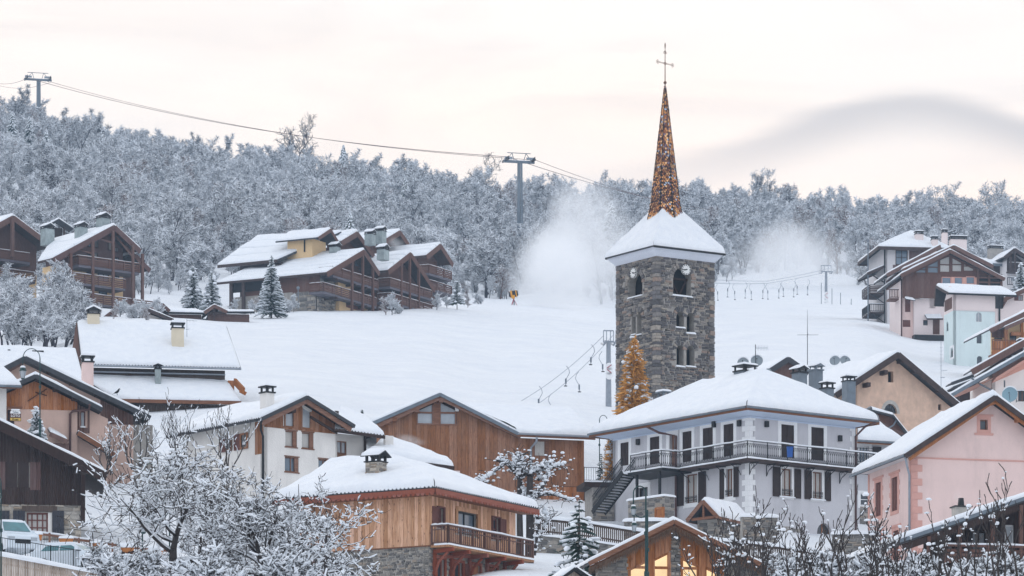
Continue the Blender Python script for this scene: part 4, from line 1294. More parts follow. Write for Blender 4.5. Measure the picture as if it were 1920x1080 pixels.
# ---------------------------------------------------------------- grey three-storey house with the wrap-round balcony
def fspan(h, p0, p1, r0, r1, y=0.0):
 u0, u1 = h.x(p0, y), h.x(p1, y); um = (u0 + u1) / 2
 return u0, u1, h.z(r1, um, y), h.z(r0, um, y)
def lspan(h, p0, p1, r0, r1, x=0.0):
 u1, u0 = h.y(p0, x), h.y(p1, x); um = (u0 + u1) / 2
 if u0 > u1: u0, u1 = u1, u0
 return u0, u1, h.z(r1, x, um), h.z(r0, x, um)
def quoins(root, m, u_edge, sgn, z0, z1, mat, w0=.42, w1=.62, hh=.36, n1=.03, name='quoin'):
 z = z0; k = 0
 while z < z1 - .1:
  w_ = w1 if k % 2 else w0
  a, b = (u_edge, u_edge + sgn * w_) if sgn > 0 else (u_edge - w_, u_edge)
  MB().mbox(m, a, b, z + .006, min(z + hh, z1) - .006, -.04, n1 + (.004 if k % 2 else 0)).build(name, mat, root)
  z += hh; k += 1
def grey_house():
 h = House(1405, 1010, 128, 37, 'grey_house', 'lilac grey three-storey house with white quoins and an iron balcony round two sides')
 R = h.root; fm, lm = h.front(), h.left()
 x1, y1 = h.x(1603), h.y(1149)
 zt = h.z(768)
 doorsF = [fspan(h, 1464.6, 1488.6, 796.5, 858), fspan(h, 1520.8, 1544.4, 801.5, 863)]
 winF = [fspan(h, 1465, 1484, 879, 930), fspan(h, 1523.5, 1541, 885, 935)]
 archF = fspan(h, 1532, 1559, 981, 1018)
 holesF = [rect(*o) for o in winF] + [arch(*archF, )] + [rect(*o) for o in doorsF]
 wall(R, fm, [(0, -3), (x1, -3), (x1, zt), (0, zt)], holesF, P_GREY, .4)
 doorsL = [lspan(h, 1163.7, 1179, 829.6, 873), lspan(h, 1218.8, 1236.6, 819, 870), lspan(h, 1280, 1297, 809, 866), lspan(h, 1318, 1337, 802, 861), lspan(h, 1357, 1375.5, 795, 855)]
 doorB = lspan(h, 1255.5, 1265.5, 815, 874)
 winL = [lspan(h, 1286.5, 1308, 889, 943), lspan(h, 1362, 1374, 879, 931)]
 doorL2 = lspan(h, 1196, 1215, 914, 950)
 wall(R, lm, [(0, -3), (y1, -3), (y1, zt), (0, zt)], [rect(*o) for o in doorsL + [doorB] + winL + [doorL2]], P_GREY, .4)
 wall(R, h.back(y1), [(0, -3), (x1, -3), (x1, zt), (0, zt)], (), P_GREY, .3)
 wall(R, h.right(x1), [(0, -3), (y1, -3), (y1, zt), (0, zt)], (), P_GREY, .3)
 MB().box(.5, x1 - .5, .5, y1 - .5, -2, zt - .3).build('interior', BLACK, R)
 e = 1.15; ze = h.z(760, -e, -e)
 b = MB()
 r1 = [(-.03, -.03, zt - .42), (x1 + .03, -.03, zt - .42), (x1 + .03, y1 + .03, zt - .42), (-.03, y1 + .03, zt - .42)]
 r2 = [(-e + .08, -e + .08, ze - .2), (x1 + e - .08, -e + .08, ze - .2), (x1 + e - .08, y1 + e - .08, ze - .2), (-e + .08, y1 + e - .08, ze - .2)]
 b.add(r1 + r2, [(a, (a + 1) % 4, (a + 1) % 4 + 4, a + 4) for a in range(4)] + [(4, 5, 6, 7)])
 b.build('soffit', P_BLUE, R)
 b = MB()
 for a in (zt - .53,):
  b.mbox(fm, -.02, x1, a, a + .1, -.02, .05); b.mbox(lm, 0, y1, a, a + .1, -.02, .05)
 b.build('cornice', P_BLUE, R)
 zr = h.z(702, x1 / 2, x1 / 2)
 xa, xb, ya, yb = -e, x1 + e, -e, y1 + e
 xm = x1 / 2; q0 = ya + (xb - xa) / 2 * .9; q1 = yb - (xb - xa) / 2 * .9
 kw = dict(th=.14, T=.40, mat=ROOF_D, fascia=W_TRIM, fh=.30, cell=.6, over=.08, tiles=False)
 roof_plane(R, (xa, ya, ze), (xb, ya, ze), (xm + .01, q0, zr), (xm - .01, q0, zr), edges=(1, 0, 0, 0), seed=1, gutter=METAL_C, **kw)
 roof_plane(R, (xa, yb, ze), (xa, ya, ze), (xm, q0, zr), (xm, q1, zr), edges=(1, 0, 0, 0), seed=2, gutter=METAL_C, **kw)
 roof_plane(R, (xb, ya, ze), (xb, yb, ze), (xm, q1, zr), (xm, q0, zr), edges=(1, 0, 0, 0), seed=3, **kw)
 roof_plane(R, (xb, yb, ze), (xa, yb, ze), (xm - .01, q1, zr), (xm + .01, q1, zr), edges=(1, 0, 0, 0), seed=4, **kw)
 zf = h.z(858)
 quoins(R, fm, .0, 1, h.z(1000), zt - .53, P_TRIM, .30, .50)
 quoins(R, lm, .0, 1, h.z(1000), zt - .53, P_TRIM, .42, .72)
 quoins(R, fm, x1, -1, h.z(1000), zt - .53, P_TRIM, .30, .50)
 for i, o in enumerate(doorsF):
  surround(R, fm, *o, .28, P_TRIM, bottom=False)
  um = (o[0] + o[1]) / 2
  shutter(R, fm, o[0] + .01, um - .01, o[2], o[3] - .01, SHUT_D, -.06); shutter(R, fm, um + .01, o[1] - .01, o[2], o[3] - .01, SHUT_D, -.06)
 for o in doorsL:
  surround(R, lm, *o, .3, P_TRIM, bottom=False)
  um = (o[0] + o[1]) / 2
  shutter(R, lm, o[0] + .01, um - .01, o[2], o[3] - .01, SHUT_D, -.06); shutter(R, lm, um + .01, o[1] - .01, o[2], o[3] - .01, SHUT_D, -.06)
 surround(R, lm, *doorB, .35, P_TRIM, bottom=False)
 b = MB().mbox(lm, doorB[0], doorB[1], doorB[2], doorB[3], -.3, -.22); d = b.build('door', W_TRIM, R)
 MB().mbox(lm, doorB[0] + .25, doorB[1] - .25, doorB[2] + 1.1, doorB[3] - .25, -.22, -.2).build('pane', GLASS_B, d)
 for o in winF:
  window(R, fm, *o, W_TRIM, CURTAIN, 2, 1, .16)
  surround(R, fm, *o, .2, P_TRIM)
  w_ = (o[1] - o[0]) * .62
  shutter(R, fm, o[0] - .22 - w_, o[0] - .22 + .1, o[2] - .1, o[3] + .05, SHUT_D); shutter(R, fm, o[1] + .24, o[1] + .24 + w_, o[2] - .1, o[3] + .05, SHUT_D)
  railing(R, [fm(o[0], o[2], .1), fm(o[1], o[2], .1)], .42, IRON, .11, 2, .03, .02, .02, False, 'iron', 'window_guard', bot=False)
  snow_cover(R, fm(o[0] - .25, o[2] - .1, .16), fm(o[1] + .25, o[2] - .1, .16), fm(o[1] + .25, o[2] - .1, 0), fm(o[0] - .25, o[2] - .1, 0), .08, (1, 1, 0, 1), .2, name='sill_snow', over=.0)
 for o in winL:
  window(R, lm, *o, W_TRIM, CURTAIN, 2, 1, .16)
  surround(R, lm, *o, .3, P_TRIM)
  w_ = (o[1] - o[0]) * .5
  shutter(R, lm, o[0] - .3 - w_, o[0] - .3 + .15, o[2] - .1, o[3] + .05, SHUT_D); shutter(R, lm, o[1] + .2, o[1] + .3 + w_, o[2] - .1, o[3] + .05, SHUT_D)
  railing(R, [lm(o[0], o[2], .1), lm(o[1], o[2], .1)], .42, IRON, .11, 2, .03, .02, .02, False, 'iron', 'window_guard', bot=False)
 surround(R, lm, *doorL2, .3, P_TRIM, bottom=False)
 window(R, lm, *doorL2, W_DARK, GLASS_D, 2, 2, .2)
 window(R, fm, *archF, W_ORANGE, GLASS_D, 2, 1, .25, arched=True, name='arched_door')
 for (px, py) in ((1436, 792), (1573.5, 804)):
  x = h.x(px); MB().mbox(fm, x - .13, x + .13, h.z(py) - .2, h.z(py) + .2, .0, .2).build('wall_lamp', METAL_D, R)
 for (px, py) in ((1198, 829), (1340.5, 796), (1388, 794)):
  y = h.y(px); MB().mbox(lm, y - .13, y + .13, h.z(py, 0, y) - .2, h.z(py, 0, y) + .2, .0, .2).build('wall_lamp', METAL_D, R)
 w_ = 1.05
 zfl = h.z(858, -w_, -w_)
 xe = h.x(1648, -w_ * .4); yq = h.y(1275, -w_)
 b = MB(); b.box(-w_, xe, -w_, -.002, zfl - .16, zfl); b.box(-w_, -.002, -.002, yq, zfl - .16, zfl)
 bal = b.build('balcony', W_TRIMD, R)
 snow_cover(bal, (-w_ - .03, -w_ - .03, zfl), (xe, -w_ - .03, zfl), (xe, -.3, zfl), (-w_ - .03, -.3, zfl), .12, (1, 1, 0, 0), .3, over=.03)
 snow_cover(bal, (-w_ - .03, yq, zfl), (-w_ - .03, -w_, zfl), (-.3, -.3, zfl), (-.3, yq, zfl), .12, (1, 0, 0, 0), .3, over=.03)
 railing(bal, [(-w_, yq, zfl), (-w_, -w_, zfl), (xe, -w_, zfl)], 1.12, IRON, .17, 1.7, .035, .022, .045, True, 'iron')
 for px in (1405, 1437, 1462, 1511, 1549, 1574):
  x = h.x(px)
  b = MB(); pts = []
  b.bar((x, -.05, zfl - .2), (x, -w_ + .1, zfl - .2), .05, .05); b.bar((x, -.03, zfl - .2), (x, -.03, zfl - .95), .05, .04)
  b.tube([(x, -.05, zfl - .9), (x, -.2, zfl - .6), (x, -.5, zfl - .45), (x, -w_ + .15, zfl - .22)], .025, 5)
  b.tube([(x, -.35 + .14 * math.cos(t), zfl - .36 + .13 * math.sin(t)) for t in np.linspace(0, 5, 10)], .02, 4)
  b.build('scroll_bracket', IRON, bal)
 for px in (1295, 1330, 1362, 1390):
  y = h.y(px)
  b = MB(); b.bar((-.05, y, zfl - .2), (-w_ + .1, y, zfl - .2), .05, .05); b.tube([(-.05, y, zfl - .9), (-.2, y, zfl - .6), (-.5, y, zfl - .45), (-w_ + .15, y, zfl - .22)], .025, 5)
  b.build('scroll_bracket', IRON, bal)
 wd = 2.6
 ya, yb = yq, h.y(1160, -wd)
 b = MB(); b.box(-wd, -.002, ya + .003, yb, zfl - .25, zfl - .03); dk = b.build('terrace_deck', METAL_D, R)
 snow_cover(dk, (-wd, yb, zfl - .03), (-wd, ya, zfl - .03), (-.3, ya, zfl - .03), (-.3, yb, zfl - .03), .13, (1, 1, 0, 1), .3, over=.02)
 railing(dk, [(-w_, ya, zfl - .02), (-wd, ya + .1, zfl - .02), (-wd, yb - 1.3, zfl - .02)], 1.12, IRON, .17, 1.5, .035, .022, .045, True, 'iron')
 b = MB()
 for y in (ya + .4, (ya + yb) / 2 + .5): b.box(-wd + .1, -wd + .25, y, y + .15, -1.5, zfl - .26)
 b.build('deck_post', METAL_D, dk)
 ztop = zfl - .05
 pb = W(1122, 962, 132)                        # foot of the stair
 fb = h.root.matrix_world
 inv = Matrix.Rotation(-math.radians(37), 3, 'Z')
 lb = inv @ (pb - h.O)
 top = Vector((-wd + .1, yb - 1.0, ztop)); foot = Vector((lb.x, lb.y, lb.z))
 st = MB(); sn = MB()
 dirv = foot - top; hd = Vector((dirv.x, dirv.y, 0)); side = Vector((-hd.y, hd.x, 0)).normalized() * .55
 n = 15
 for sgn in (-1, 1):
  st.bar(top + side * sgn, foot + side * sgn, .06, .30)
 stair = st.build('outside_stair', METAL_D, R)
 for k in range(n):
  p = top.lerp(foot, (k + .6) / n)
  hdn = hd.normalized() * .14
  MB().hexa([p - side - hdn - Vector((0, 0, .04)), p + side - hdn - Vector((0, 0, .04)), p + side + hdn - Vector((0, 0, .04)), p - side + hdn - Vector((0, 0, .04)), p - side - hdn, p + side - hdn, p + side + hdn, p - side + hdn]).build('step', METAL_D, stair)
  snow_cover(stair, p - side * .95 - hdn, p + side * .95 - hdn, p + side * .95 + hdn, p - side * .95 + hdn, .09, (1, 1, 1, 1), .3, name='step_snow', over=0)
 for sgn in (-1, 1):
  b = MB(); s_ = MB(); up = Vector((0, 0, 1))
  a, c = top + side * sgn, foot + side * sgn
  b.bar(a + up * 1.1, c + up * 1.1, .04, .04); b.bar(a + up * .25, c + up * .25, .03, .03)
  m_ = 26
  for k in range(m_):
   p, q = a.lerp(c, k / m_), a.lerp(c, (k + 1) / m_); mm = (p + q) / 2
   b.bar(p + up * .2, p + up * 1.1, .018, .018)
   b.tube([mm + up * .3, p + up * .65, mm + up * 1.0], .012, 3); b.tube([mm + up * .3, q + up * .65, mm + up * 1.0], .012, 3)
  b.build('stair_rail', IRON, stair)
 o = .22
 yp = h.y(1270.6)
 downpipe(R, [(-e + .02, yp + 2.0, ze - .22), (-.9, yp + .9, ze - .75), (-.16, yp, ze - 1.0), (-.16, yp, -1.5)], METAL_B, .085)
 downpipe(R, [(x1 + .8, -e - .1, ze - .2), (x1 + .1, -e + .2, ze - .5), (x1 - .1, -.2, ze - 1.1), (x1 - .1, -.2, -1.5)], METAL_B, .08)
 def ch(px, pyb, pyt, w_, d_, y, mat, style='slab', cap=None):
  x = h.x(px, y); zz = h.z(pyt, x, y)
  return chimney(R, x, y, h.z(pyb + 14, x, y), zz - .4, w_, d_, mat, cap, style=style)
 ch(1397, 718, 687, 1.1, 1.1, 6.2, METAL_C)
 ch(1244, 768, 736, .55, .7, 13.0, METAL_C, 'slab', METAL_C)
 ch(1499, 714, 690, .75, .8, 8.2, METAL_C, 'hat')
 ch(1529.5, 722, 685, .65, .8, 10.8, METAL_C, 'hat', METAL_C)
 ch(1551, 738, 719, .65, .7, 8.5, METAL_C)
 z0 = h.z(1030)
 b = fspan(h, 1405, 1470, 968, 1040)
 stones(R, fm, 0, .1, h.x(1500), -2.2, h.z(985, 2, 0), .5, .2, STONE_L, (), 40, 31, .05)
 return h
GH = grey_house()
def garden_wall(px0, px1, py, D, yaw, label, hh=1.5):
 h = House(px0, py, D, yaw, 'garden_wall', label, 'wall', 'low stone garden walls before the grey house')
 R = h.root; x1 = h.x(px1)
 MB().box(0, x1, .01, .5, -3, 0).build('wall_core', MORTARD, R)
 stones(R, h.front(), 0, 0, x1, -hh, 0, .42, .17, STONE_L, (), 60, int(px0), .06, shrink=.88)
 snow_cover(R, (-.1, -.12, 0), (x1 + .1, -.12, 0), (x1 + .1, .6, 0), (-.1, .6, 0), .2, (1, 1, 1, 1), .3, over=.03)
garden_wall(1392, 1458, 969, 119, 12, 'low stone wall with snow cap under the corner of the grey house')
garden_wall(1560, 1648, 1002, 117, -6, 'low stone wall with snow cap right of the arched door')
garden_wall(1170, 1252, 978, 121, -8, 'low stone wall with snow cap at the foot of the iron stair')
def house_annexe():
 h = House(1612, 1030, 136, 20, 'annexe', 'lilac grey annexe with low snowy roof between the grey balcony house and pink house')
 R = h.root; fm = h.front()
 x1 = h.x(1700); zt = h.z(832)
 w1 = fspan(h, 1611, 1629, 837, 869); w2 = fspan(h, 1613, 1630, 925, 948)
 wall(R, fm, [(-.4, -2), (x1, -2), (x1, zt), (-.4, zt)], [rect(*w1), rect(*w2)], P_GREY, .3)
 MB().box(-.3, x1 - .1, .4, 6, -2, zt).build('interior', P_GREY, R)
 window(R, fm, *w1, P_TRIM, GLASS_B, 3, 1, .1, snow_sill=False); surround(R, fm, *w1, .22, P_TRIM)
 window(R, fm, *w2, P_TRIM, GLASS_D, 1, 2, .1); surround(R, fm, *w2, .18, P_TRIM)
 shutter(R, fm, w1[1] + .3, w1[1] + .95, w1[2] - .1, w1[3], SHUT_D); shutter(R, fm, w1[0] - .95, w1[0] - .25, w1[2] - .1, w1[3], SHUT_D)
 railing(R, [(-.6, -.9, w1[2] - .15), (h.x(1640), -.9, w1[2] - .15)], 1.1, IRON, .17, 1.4, .035, .022, .04, False, 'iron')
 MB().box(-.8, h.x(1646), -.95, 0, w1[2] - .32, w1[2] - .16).build('balcony', W_TRIMD, R)
 A = (-.6, -.9, h.z(824, -.6, -.9)); B = (h.x(1698, -.9), -.9, h.z(829, 3, -.9)); 
 zr = h.z(790, 0, 3.0)
 roof_plane(R, A, B, (h.x(1640, 3), 3.0, zr + .1), (h.x(1607, 3), 3.0, zr + .25), T=.38, edges=(1, 1, 0, 1), fascia=W_TRIM, fh=.26, gutter=METAL_C, seed=71)
 b = MB().mbox(fm, .3, x1 - 1, -2.4, h.z(965), 0.01, .5)
 stones(R, lambda u, v, n: (u, -.02 - n, v), 0, .0, x1 - .5, -2, h.z(950), .45, .2, STONE_L, [rect(*w2)], 40, 8, .05)
house_annexe()
def low_lean():
 """dark red boarded roof end behind the grey house, with its snow"""
 h = House(1640, 840, 150, 18, 'barn_roof_end', 'dark red boarded shed end under a sagging snowy roof beside the ochre church', 'shed')
 R = h.root
 a = [fs for fs in (h.fx(1638, 782), h.fx(1700, 815), h.fx(1690, 796), h.fx(1672, 778), h.fx(1640, 768))]
 MB().ext([(u, 0, v) for u, v in a], (0, 2.5, 0)).build('gable_boards', W_BROWN, R)
 p1, p2, p3 = h.fx(1636, 768, -.4), h.fx(1676, 778, -.4), h.fx(1706, 816, -.4)
 roof_plane(R, (p2[0], -.4, p2[1]), (p2[0], 3, p2[1]), (p1[0], 3, p1[1]), (p1[0], -.4, p1[1]), T=.3, th=.12, edges=(0, 0, 0, 1), seed=3)
 roof_plane(R, (p3[0], -.4, p3[1]), (p3[0], 3, p3[1]), (p2[0], 3, p2[1]), (p2[0], -.4, p2[1]), T=.3, th=.12, edges=(1, 0, 0, 1), seed=6)
 downpipe(R, [(h.x(1650), -.5, h.z(797)), (h.x(1660), -.4, h.z(804)), (h.x(1672), -.3, h.z(797)), (h.x(1678), -.3, h.z(787))], METAL_C, .07)
low_lean()
def porch():
 h = House(1296, 990, 121, -28, 'porch', 'small stone porch with snowy gabled roof and brown timber front below the grey house', 'porch')
 R = h.root; e = .5
 ap, l, r = h.fx(1318, 937, -e), h.fx(1288, 974, -e), h.fx(1347, 968, -e)
 y1 = h.y(1385, ap[0]); xm = ap[0]; lo = min(l[1], r[1])
 MB().box(l[0] + .4, r[0] - .4, .2, y1, -2.5, lo).build('wall', MORTARD, R)
 stones(R, h.right(r[0] - .4), math.pi / 2, .2, y1, -2.2, lo, .4, .16, STONE_L, (), 40, 5, .06)
 stones(R, h.front(.2), 0, l[0] + .4, r[0] - .4, -2.2, lo - .2, .4, .16, STONE_L, (), 30, 6, .06)
 MB().ext([(l[0] + .4, .1, l[1]), (r[0] - .4, .1, r[1]), (xm, .1, ap[1] - .2)], (0, .2, 0)).build('gable_infill', W_DARK, R)
 b = MB(); b.bar((l[0] + .3, -e + .1, l[1] - .02), (r[0] - .3, -e + .1, r[1] - .02), .14, .16); b.bar((xm, -e + .1, lo), (xm, -e + .1, ap[1] - .2), .12, .12)
 b.build('tie_beam', W_TRIM, R)
 gable(h, l[0], r[0], xm, -e, y1, l[1], r[1], ap[1], th=.12, T=.26, rk=(W_TRIM, .24), edges=(1, 1, 0, 1), cell=.35, fascia=W_TRIM, fh=.16)
porch()
def annex_wall():
 h = House(1246, 1000, 126.5, 40, 'stone_outbuilding', 'flat-topped stone outbuilding with a small wooden gate under the iron terrace', 'outbuilding')
 R = h.root
 x1 = h.x(1264); y1 = h.y(1178)
 zt = h.z(930)
 MB().box(0, x1, 0, y1, -2, zt).build('wall', MORTARD, R)
 stones(R, h.left(0), -math.pi / 2, 0, y1, -2, zt, .5, .19, STONE_L, (), 70, 15, .05)
 stones(R, h.front(0), 0, 0, x1, -2, zt, .5, .19, STONE_L, (), 30, 16, .05)
 snow_cover(R, (-.1, y1 + .1, zt), (-.1, -.1, zt), (x1 + .1, -.1, zt), (x1 + .1, y1 + .1, zt), .16, (1, 1, 1, 1), .4, over=.02)
 d = lspan(h, 1233, 1243.5, 955, 990)
 MB().mbox(h.left(0), d[0] - .15, d[0], -1, d[3] + .12, 0, .14).mbox(h.left(0), d[1], d[1] + .15, -1, d[3] + .12, 0, .14).mbox(h.left(0), d[0], d[1], d[3], d[3] + .14, 0, .14).build('door_frame', W_ORANGE, R)
 planks(R, h.left(0), d[0], d[1], -1, d[3], .2, W_ORANGE, n0=.07, seed=3)
annex_wall()
def roof_pt(px, py, D):
 return W(px, py, D)
dish(W(1393.5, 700, 140), (-.15, -1, .25), .42, DISH, 'grey satellite dish standing behind the big dark chimney, nearer the bell tower', mast=.75)
dish(W(1419, 697, 141), (-.05, -1, .25), .45, DISH, 'grey satellite dish at the mast between the dark chimney and the small chimney', mast=.78)
dish(W(1440, 722, 139), (.5, -1, .2), .3, DISH, 'small satellite dish beside the hooded chimney on the grey house', mast=.9, rim=False)
def aerial(px, pyb, pyt, D, n, label, half=.55, ang=0.0, side=0.0):
 p = W(px, pyb, D); L = (pyb - pyt) * D / 3600
 t = empty('tv_aerial', p, ang, label, 'tv aerial')
 MB().tube([(0, 0, 0), (0, 0, L)], .03, 5).build('mast', METAL_D, t)
 b = MB(); z = L * .88
 b.bar((side - .0, 0, z), (side + .9, 0, z), .03, .03)
 for k in range(n):
  x = side + .9 * k / max(1, n - 1)
  b.bar((x, -.22, z - .22 + .0), (x, .22, z + .22), .015, .015)
 b.build('antenna', METAL_G, t)
aerial(1416.5, 700, 646, 140, 9, 'tv aerial with short cross rods on the mast between the two grey dishes', side=0)
t_ = empty('whip_aerial', W(1514, 690, 142), 0, 'tall thin vertical aerial with a flat cross bar behind the hooded chimneys', 'aerial')
MB().tube([(0, 0, 0), (0, 0, 2.4), (0, 0, 4.3)], [.03, .025, .008], 5).build('mast', METAL_D, t_)
MB().bar((-.75, 0, 2.45), (.8, 0, 2.45), .03, .02).bar((0, -.6, 2.4), (0, .6, 2.4), .02, .02).build('antenna', METAL_D, t_)
# ---------------------------------------------------------------- pink house at the right edge
def pink_house():
 h = House(1708, 1085, 116, 14, 'pink_house', 'large pale pink gabled house with rose window frames and snowy roof')
 R = h.root; fm, lm = h.front(), h.left()
 y1 = h.y(1628); e = 1.0
 xm = h.x(1855); x1 = 2 * xm
 apz = h.z(741, xm, -e); elz = h.z(852, h.x(1697), -e)
 xe = h.x(1697, -e); sl = (apz - elz) / (xm - xe)
 top = lambda u: apz - .3 - abs(u - xm) * sl
 w = fspan(h, 1837.5, 1852, 786.7, 806)
 wall(R, fm, [(0, -3), (x1, -3), (x1, top(x1)), (xm, top(xm)), (0, top(0))], [rect(*w)], P_PINK, .4)
 ws = [lspan(h, 1642, 1652, 905, 968), lspan(h, 1672, 1683, 895, 958), lspan(h, 1643, 1653, 1003, 1068), lspan(h, 1675, 1685, 995, 1062)]
 wall(R, lm, [(0, -3), (y1, -3), (y1, top(0) - .05), (0, top(0) - .05)], [rect(*o) for o in ws], P_PINK, .4)
 wall(R, h.back(y1), [(0, -3), (x1, -3), (x1, top(x1)), (xm, top(xm)), (0, top(0))], (), P_PINK, .3)
 for o in ws:
  surround(R, lm, *o, .22, P_ROSE); um = (o[0] + o[1]) / 2
  MB().mbox(lm, o[0] - .45, o[1] + .45, o[3] + .22, o[3] + .36, -.03, .06).build('lintel', P_ROSE, R)
  shutter(R, lm, o[0] + .01, um - .01, o[2] + .02, o[3] - .01, SHUT_R, -.09); shutter(R, lm, um + .01, o[1] - .01, o[2] + .02, o[3] - .01, SHUT_R, -.09)
 for o in ws: quoins(R, lm, o[0] - .2, -1, o[2], o[3], P_ROSE, .05, .2, .3, .022); quoins(R, lm, o[1] + .2, 1, o[2], o[3], P_ROSE, .05, .2, .3, .022)
 window(R, fm, *w, W_TRIM, GLASS_D, 1, 1, .2); surround(R, fm, *w, .2, P_ROSE)
 MB().mbox(fm, w[0] - .35, w[1] + .35, w[3] + .2, w[3] + .32, -.03, .05).mbox(fm, w[0] - .35, w[1] + .35, w[2] - .32, w[2] - .2, -.03, .06).build('lintel', P_ROSE, R)
 z = h.z(858); MB().mbox(fm, .0, x1, z - .04, z + .04, -.02, .05).build('string_course', P_ROSE, R)
 quoins(R, fm, 0, 1, -1.5, z - .06, P_ROSE, .42, .72, .42); quoins(R, lm, 0, 1, -1.5, top(0) - .3, P_ROSE, .30, .30, .42); quoins(R, lm, y1, -1, -1.5, top(0) - .3, P_ROSE, .25, .25, .42)
 gable(h, xe, x1 - xe, xm, -e, y1 + 1.1, elz, elz, apz, th=.16, T=.34, rk=(W_TRIMD, .30), edges=(1, 1, 0, 1), gutter=METAL_C, seed=12, cell=.5, tiles=True)
 b = MB(); b.bar((xe + .3, -e + .15, elz - .28), (xm, -e + .15, apz - .32), .12, .2); b.bar((x1 - xe - .3, -e + .15, elz - .28), (xm, -e + .15, apz - .32), .12, .2)
 b.build('rafter', W_ORANGE, R)
 for (px, py) in ((1756, 818), (1806, 786), (1855, 757), (1905, 789), (1712, 848)):
  u, v = h.fx(px, py); MB().box(u - .12, u + .12, -e + .1, 0, v - .12, v + .12).build('purlin_end', W_ORANGE, R)
 MB().mbox(lm, 0, y1, top(0) - .25, top(0) - .08, .0, .55).build('boxed_eave', P_HOUSEG, R)
 downpipe(R, [(xe + .05, -e + .1, elz - .15), (-.4, -.5, elz - .7), (-.14, -.12, elz - 1.1), (-.14, -.12, -2)], METAL_G, .07)
 for (px, py) in ((1726, 843), (1743, 831)):
  u, v = h.fx(px, py); MB().mbox(fm, u - .06, u + .06, v - .06, v + .06, 0, .1).build('hook', METAL_D, R)
pink_house()
def dark_chalet():
 h = House(1735, 1130, 85, 12, 'dark_chalet', 'dark timber chalet with deep snowy eaves and a long balcony below the pink house', 'chalet')
 R = h.root; fm = h.front()
 e = 1.6
 l = h.fx(1686, 1012, -e); r = h.fx(1921, 932, -e); sl = (r[1] - l[1]) / (r[0] - l[0])
 xm = r[0] + 2.6; zm = r[1] + 2.6 * sl
 gable(h, l[0], 2 * xm - l[0], xm, -e, 7, l[1], l[1], zm, th=.22, T=.22, rk=(METAL_C, .16), edges=(1, 1, 0, 1), seed=3, cell=.4)
 b = MB(); b.bar((l[0] + .2, -e + .1, l[1] - .33), (xm, -e + .1, zm - .33), .1, .3); b.build('barge_beam', W_DARK, R)
 top = lambda u: zm - .4 - abs(u - xm) * sl
 x1 = 2 * xm - 1.2
 d = [fspan(h, 1884, 1901, 984, 1022), fspan(h, 1822, 1850, 996, 1040), fspan(h, 1765, 1790, 1012, 1046)]
 wall(R, fm, [(0, -3), (x1, -3), (x1, top(x1)), (xm, top(xm)), (0, top(0))], [rect(*o) for o in d], W_DARK, .3)
 planks(R, fm, .0, x1, -.5, top, .22, W_DARK, d, seed=8)
 window(R, fm, *d[0], P_TRIM, GLASS_P, 1, 1, .1); window(R, fm, *d[1], W_DARK, GLASS_D, 2, 1, .1); window(R, fm, *d[2], W_DARK, GLASS_D, 2, 1, .1)
 zb = h.z(1062, 4, -e); MB().box(.3, x1, -e, -.05, zb - .15, zb).build('balcony', W_DARK, R)
 railing(R, [(.4, -e, zb), (x1, -e, zb)], .85, W_BROWN, .3, 1.9, .09, .05, .13, True, 'boards')
 b = MB()
 for px in (1742, 1800, 1862, 1915): 
  x = h.x(px, -e); b.box(x - .08, x + .08, -e - .02, -e + .14, -1.5, top(x) + .1)
 b.build('post', W_BROWN, R)
 MB().box(-.1, x1, .05, 6.5, -3, .8).build('base_wall', P_ROSE, R)
 p = (h.x(1802, 2), 2.0)
 c = MB().box(p[0] - .35, p[0] + .35, 1.7, 2.3, h.z(975, p[0], 2), h.z(949, p[0], 2)).build('chimney', MORTAR, R)
 MB().box(p[0] - .42, p[0] + .42, 1.62, 2.38, h.z(952, p[0], 2), h.z(949.5, p[0], 2)).build('chimney_cap', METAL_D, c)
 MB().tube([(p[0], 2, h.z(950, p[0], 2)), (p[0], 2, h.z(934, p[0], 2))], [.16, .12], 8).build('flue_pipe', METAL_D, c)
 a = h.fx(1731, 1077, -2.6); b2 = h.fx(1792, 1074, -2.6)
 roof_plane(R, (a[0], -2.6, a[1]), (b2[0], -2.6, b2[1]), (b2[0] - .2, -1.7, b2[1] + .45), (a[0] + .3, -1.7, a[1] + .45), T=.16, th=.1, edges=(1, 1, 1, 1), cell=.3)
 b = MB(); b.box(a[0] + .1, b2[0] - .1, -2.5, -1.7, -2.5, a[1] - .1); b.build('lean_to', W_ORANGE, R)
dark_chalet()
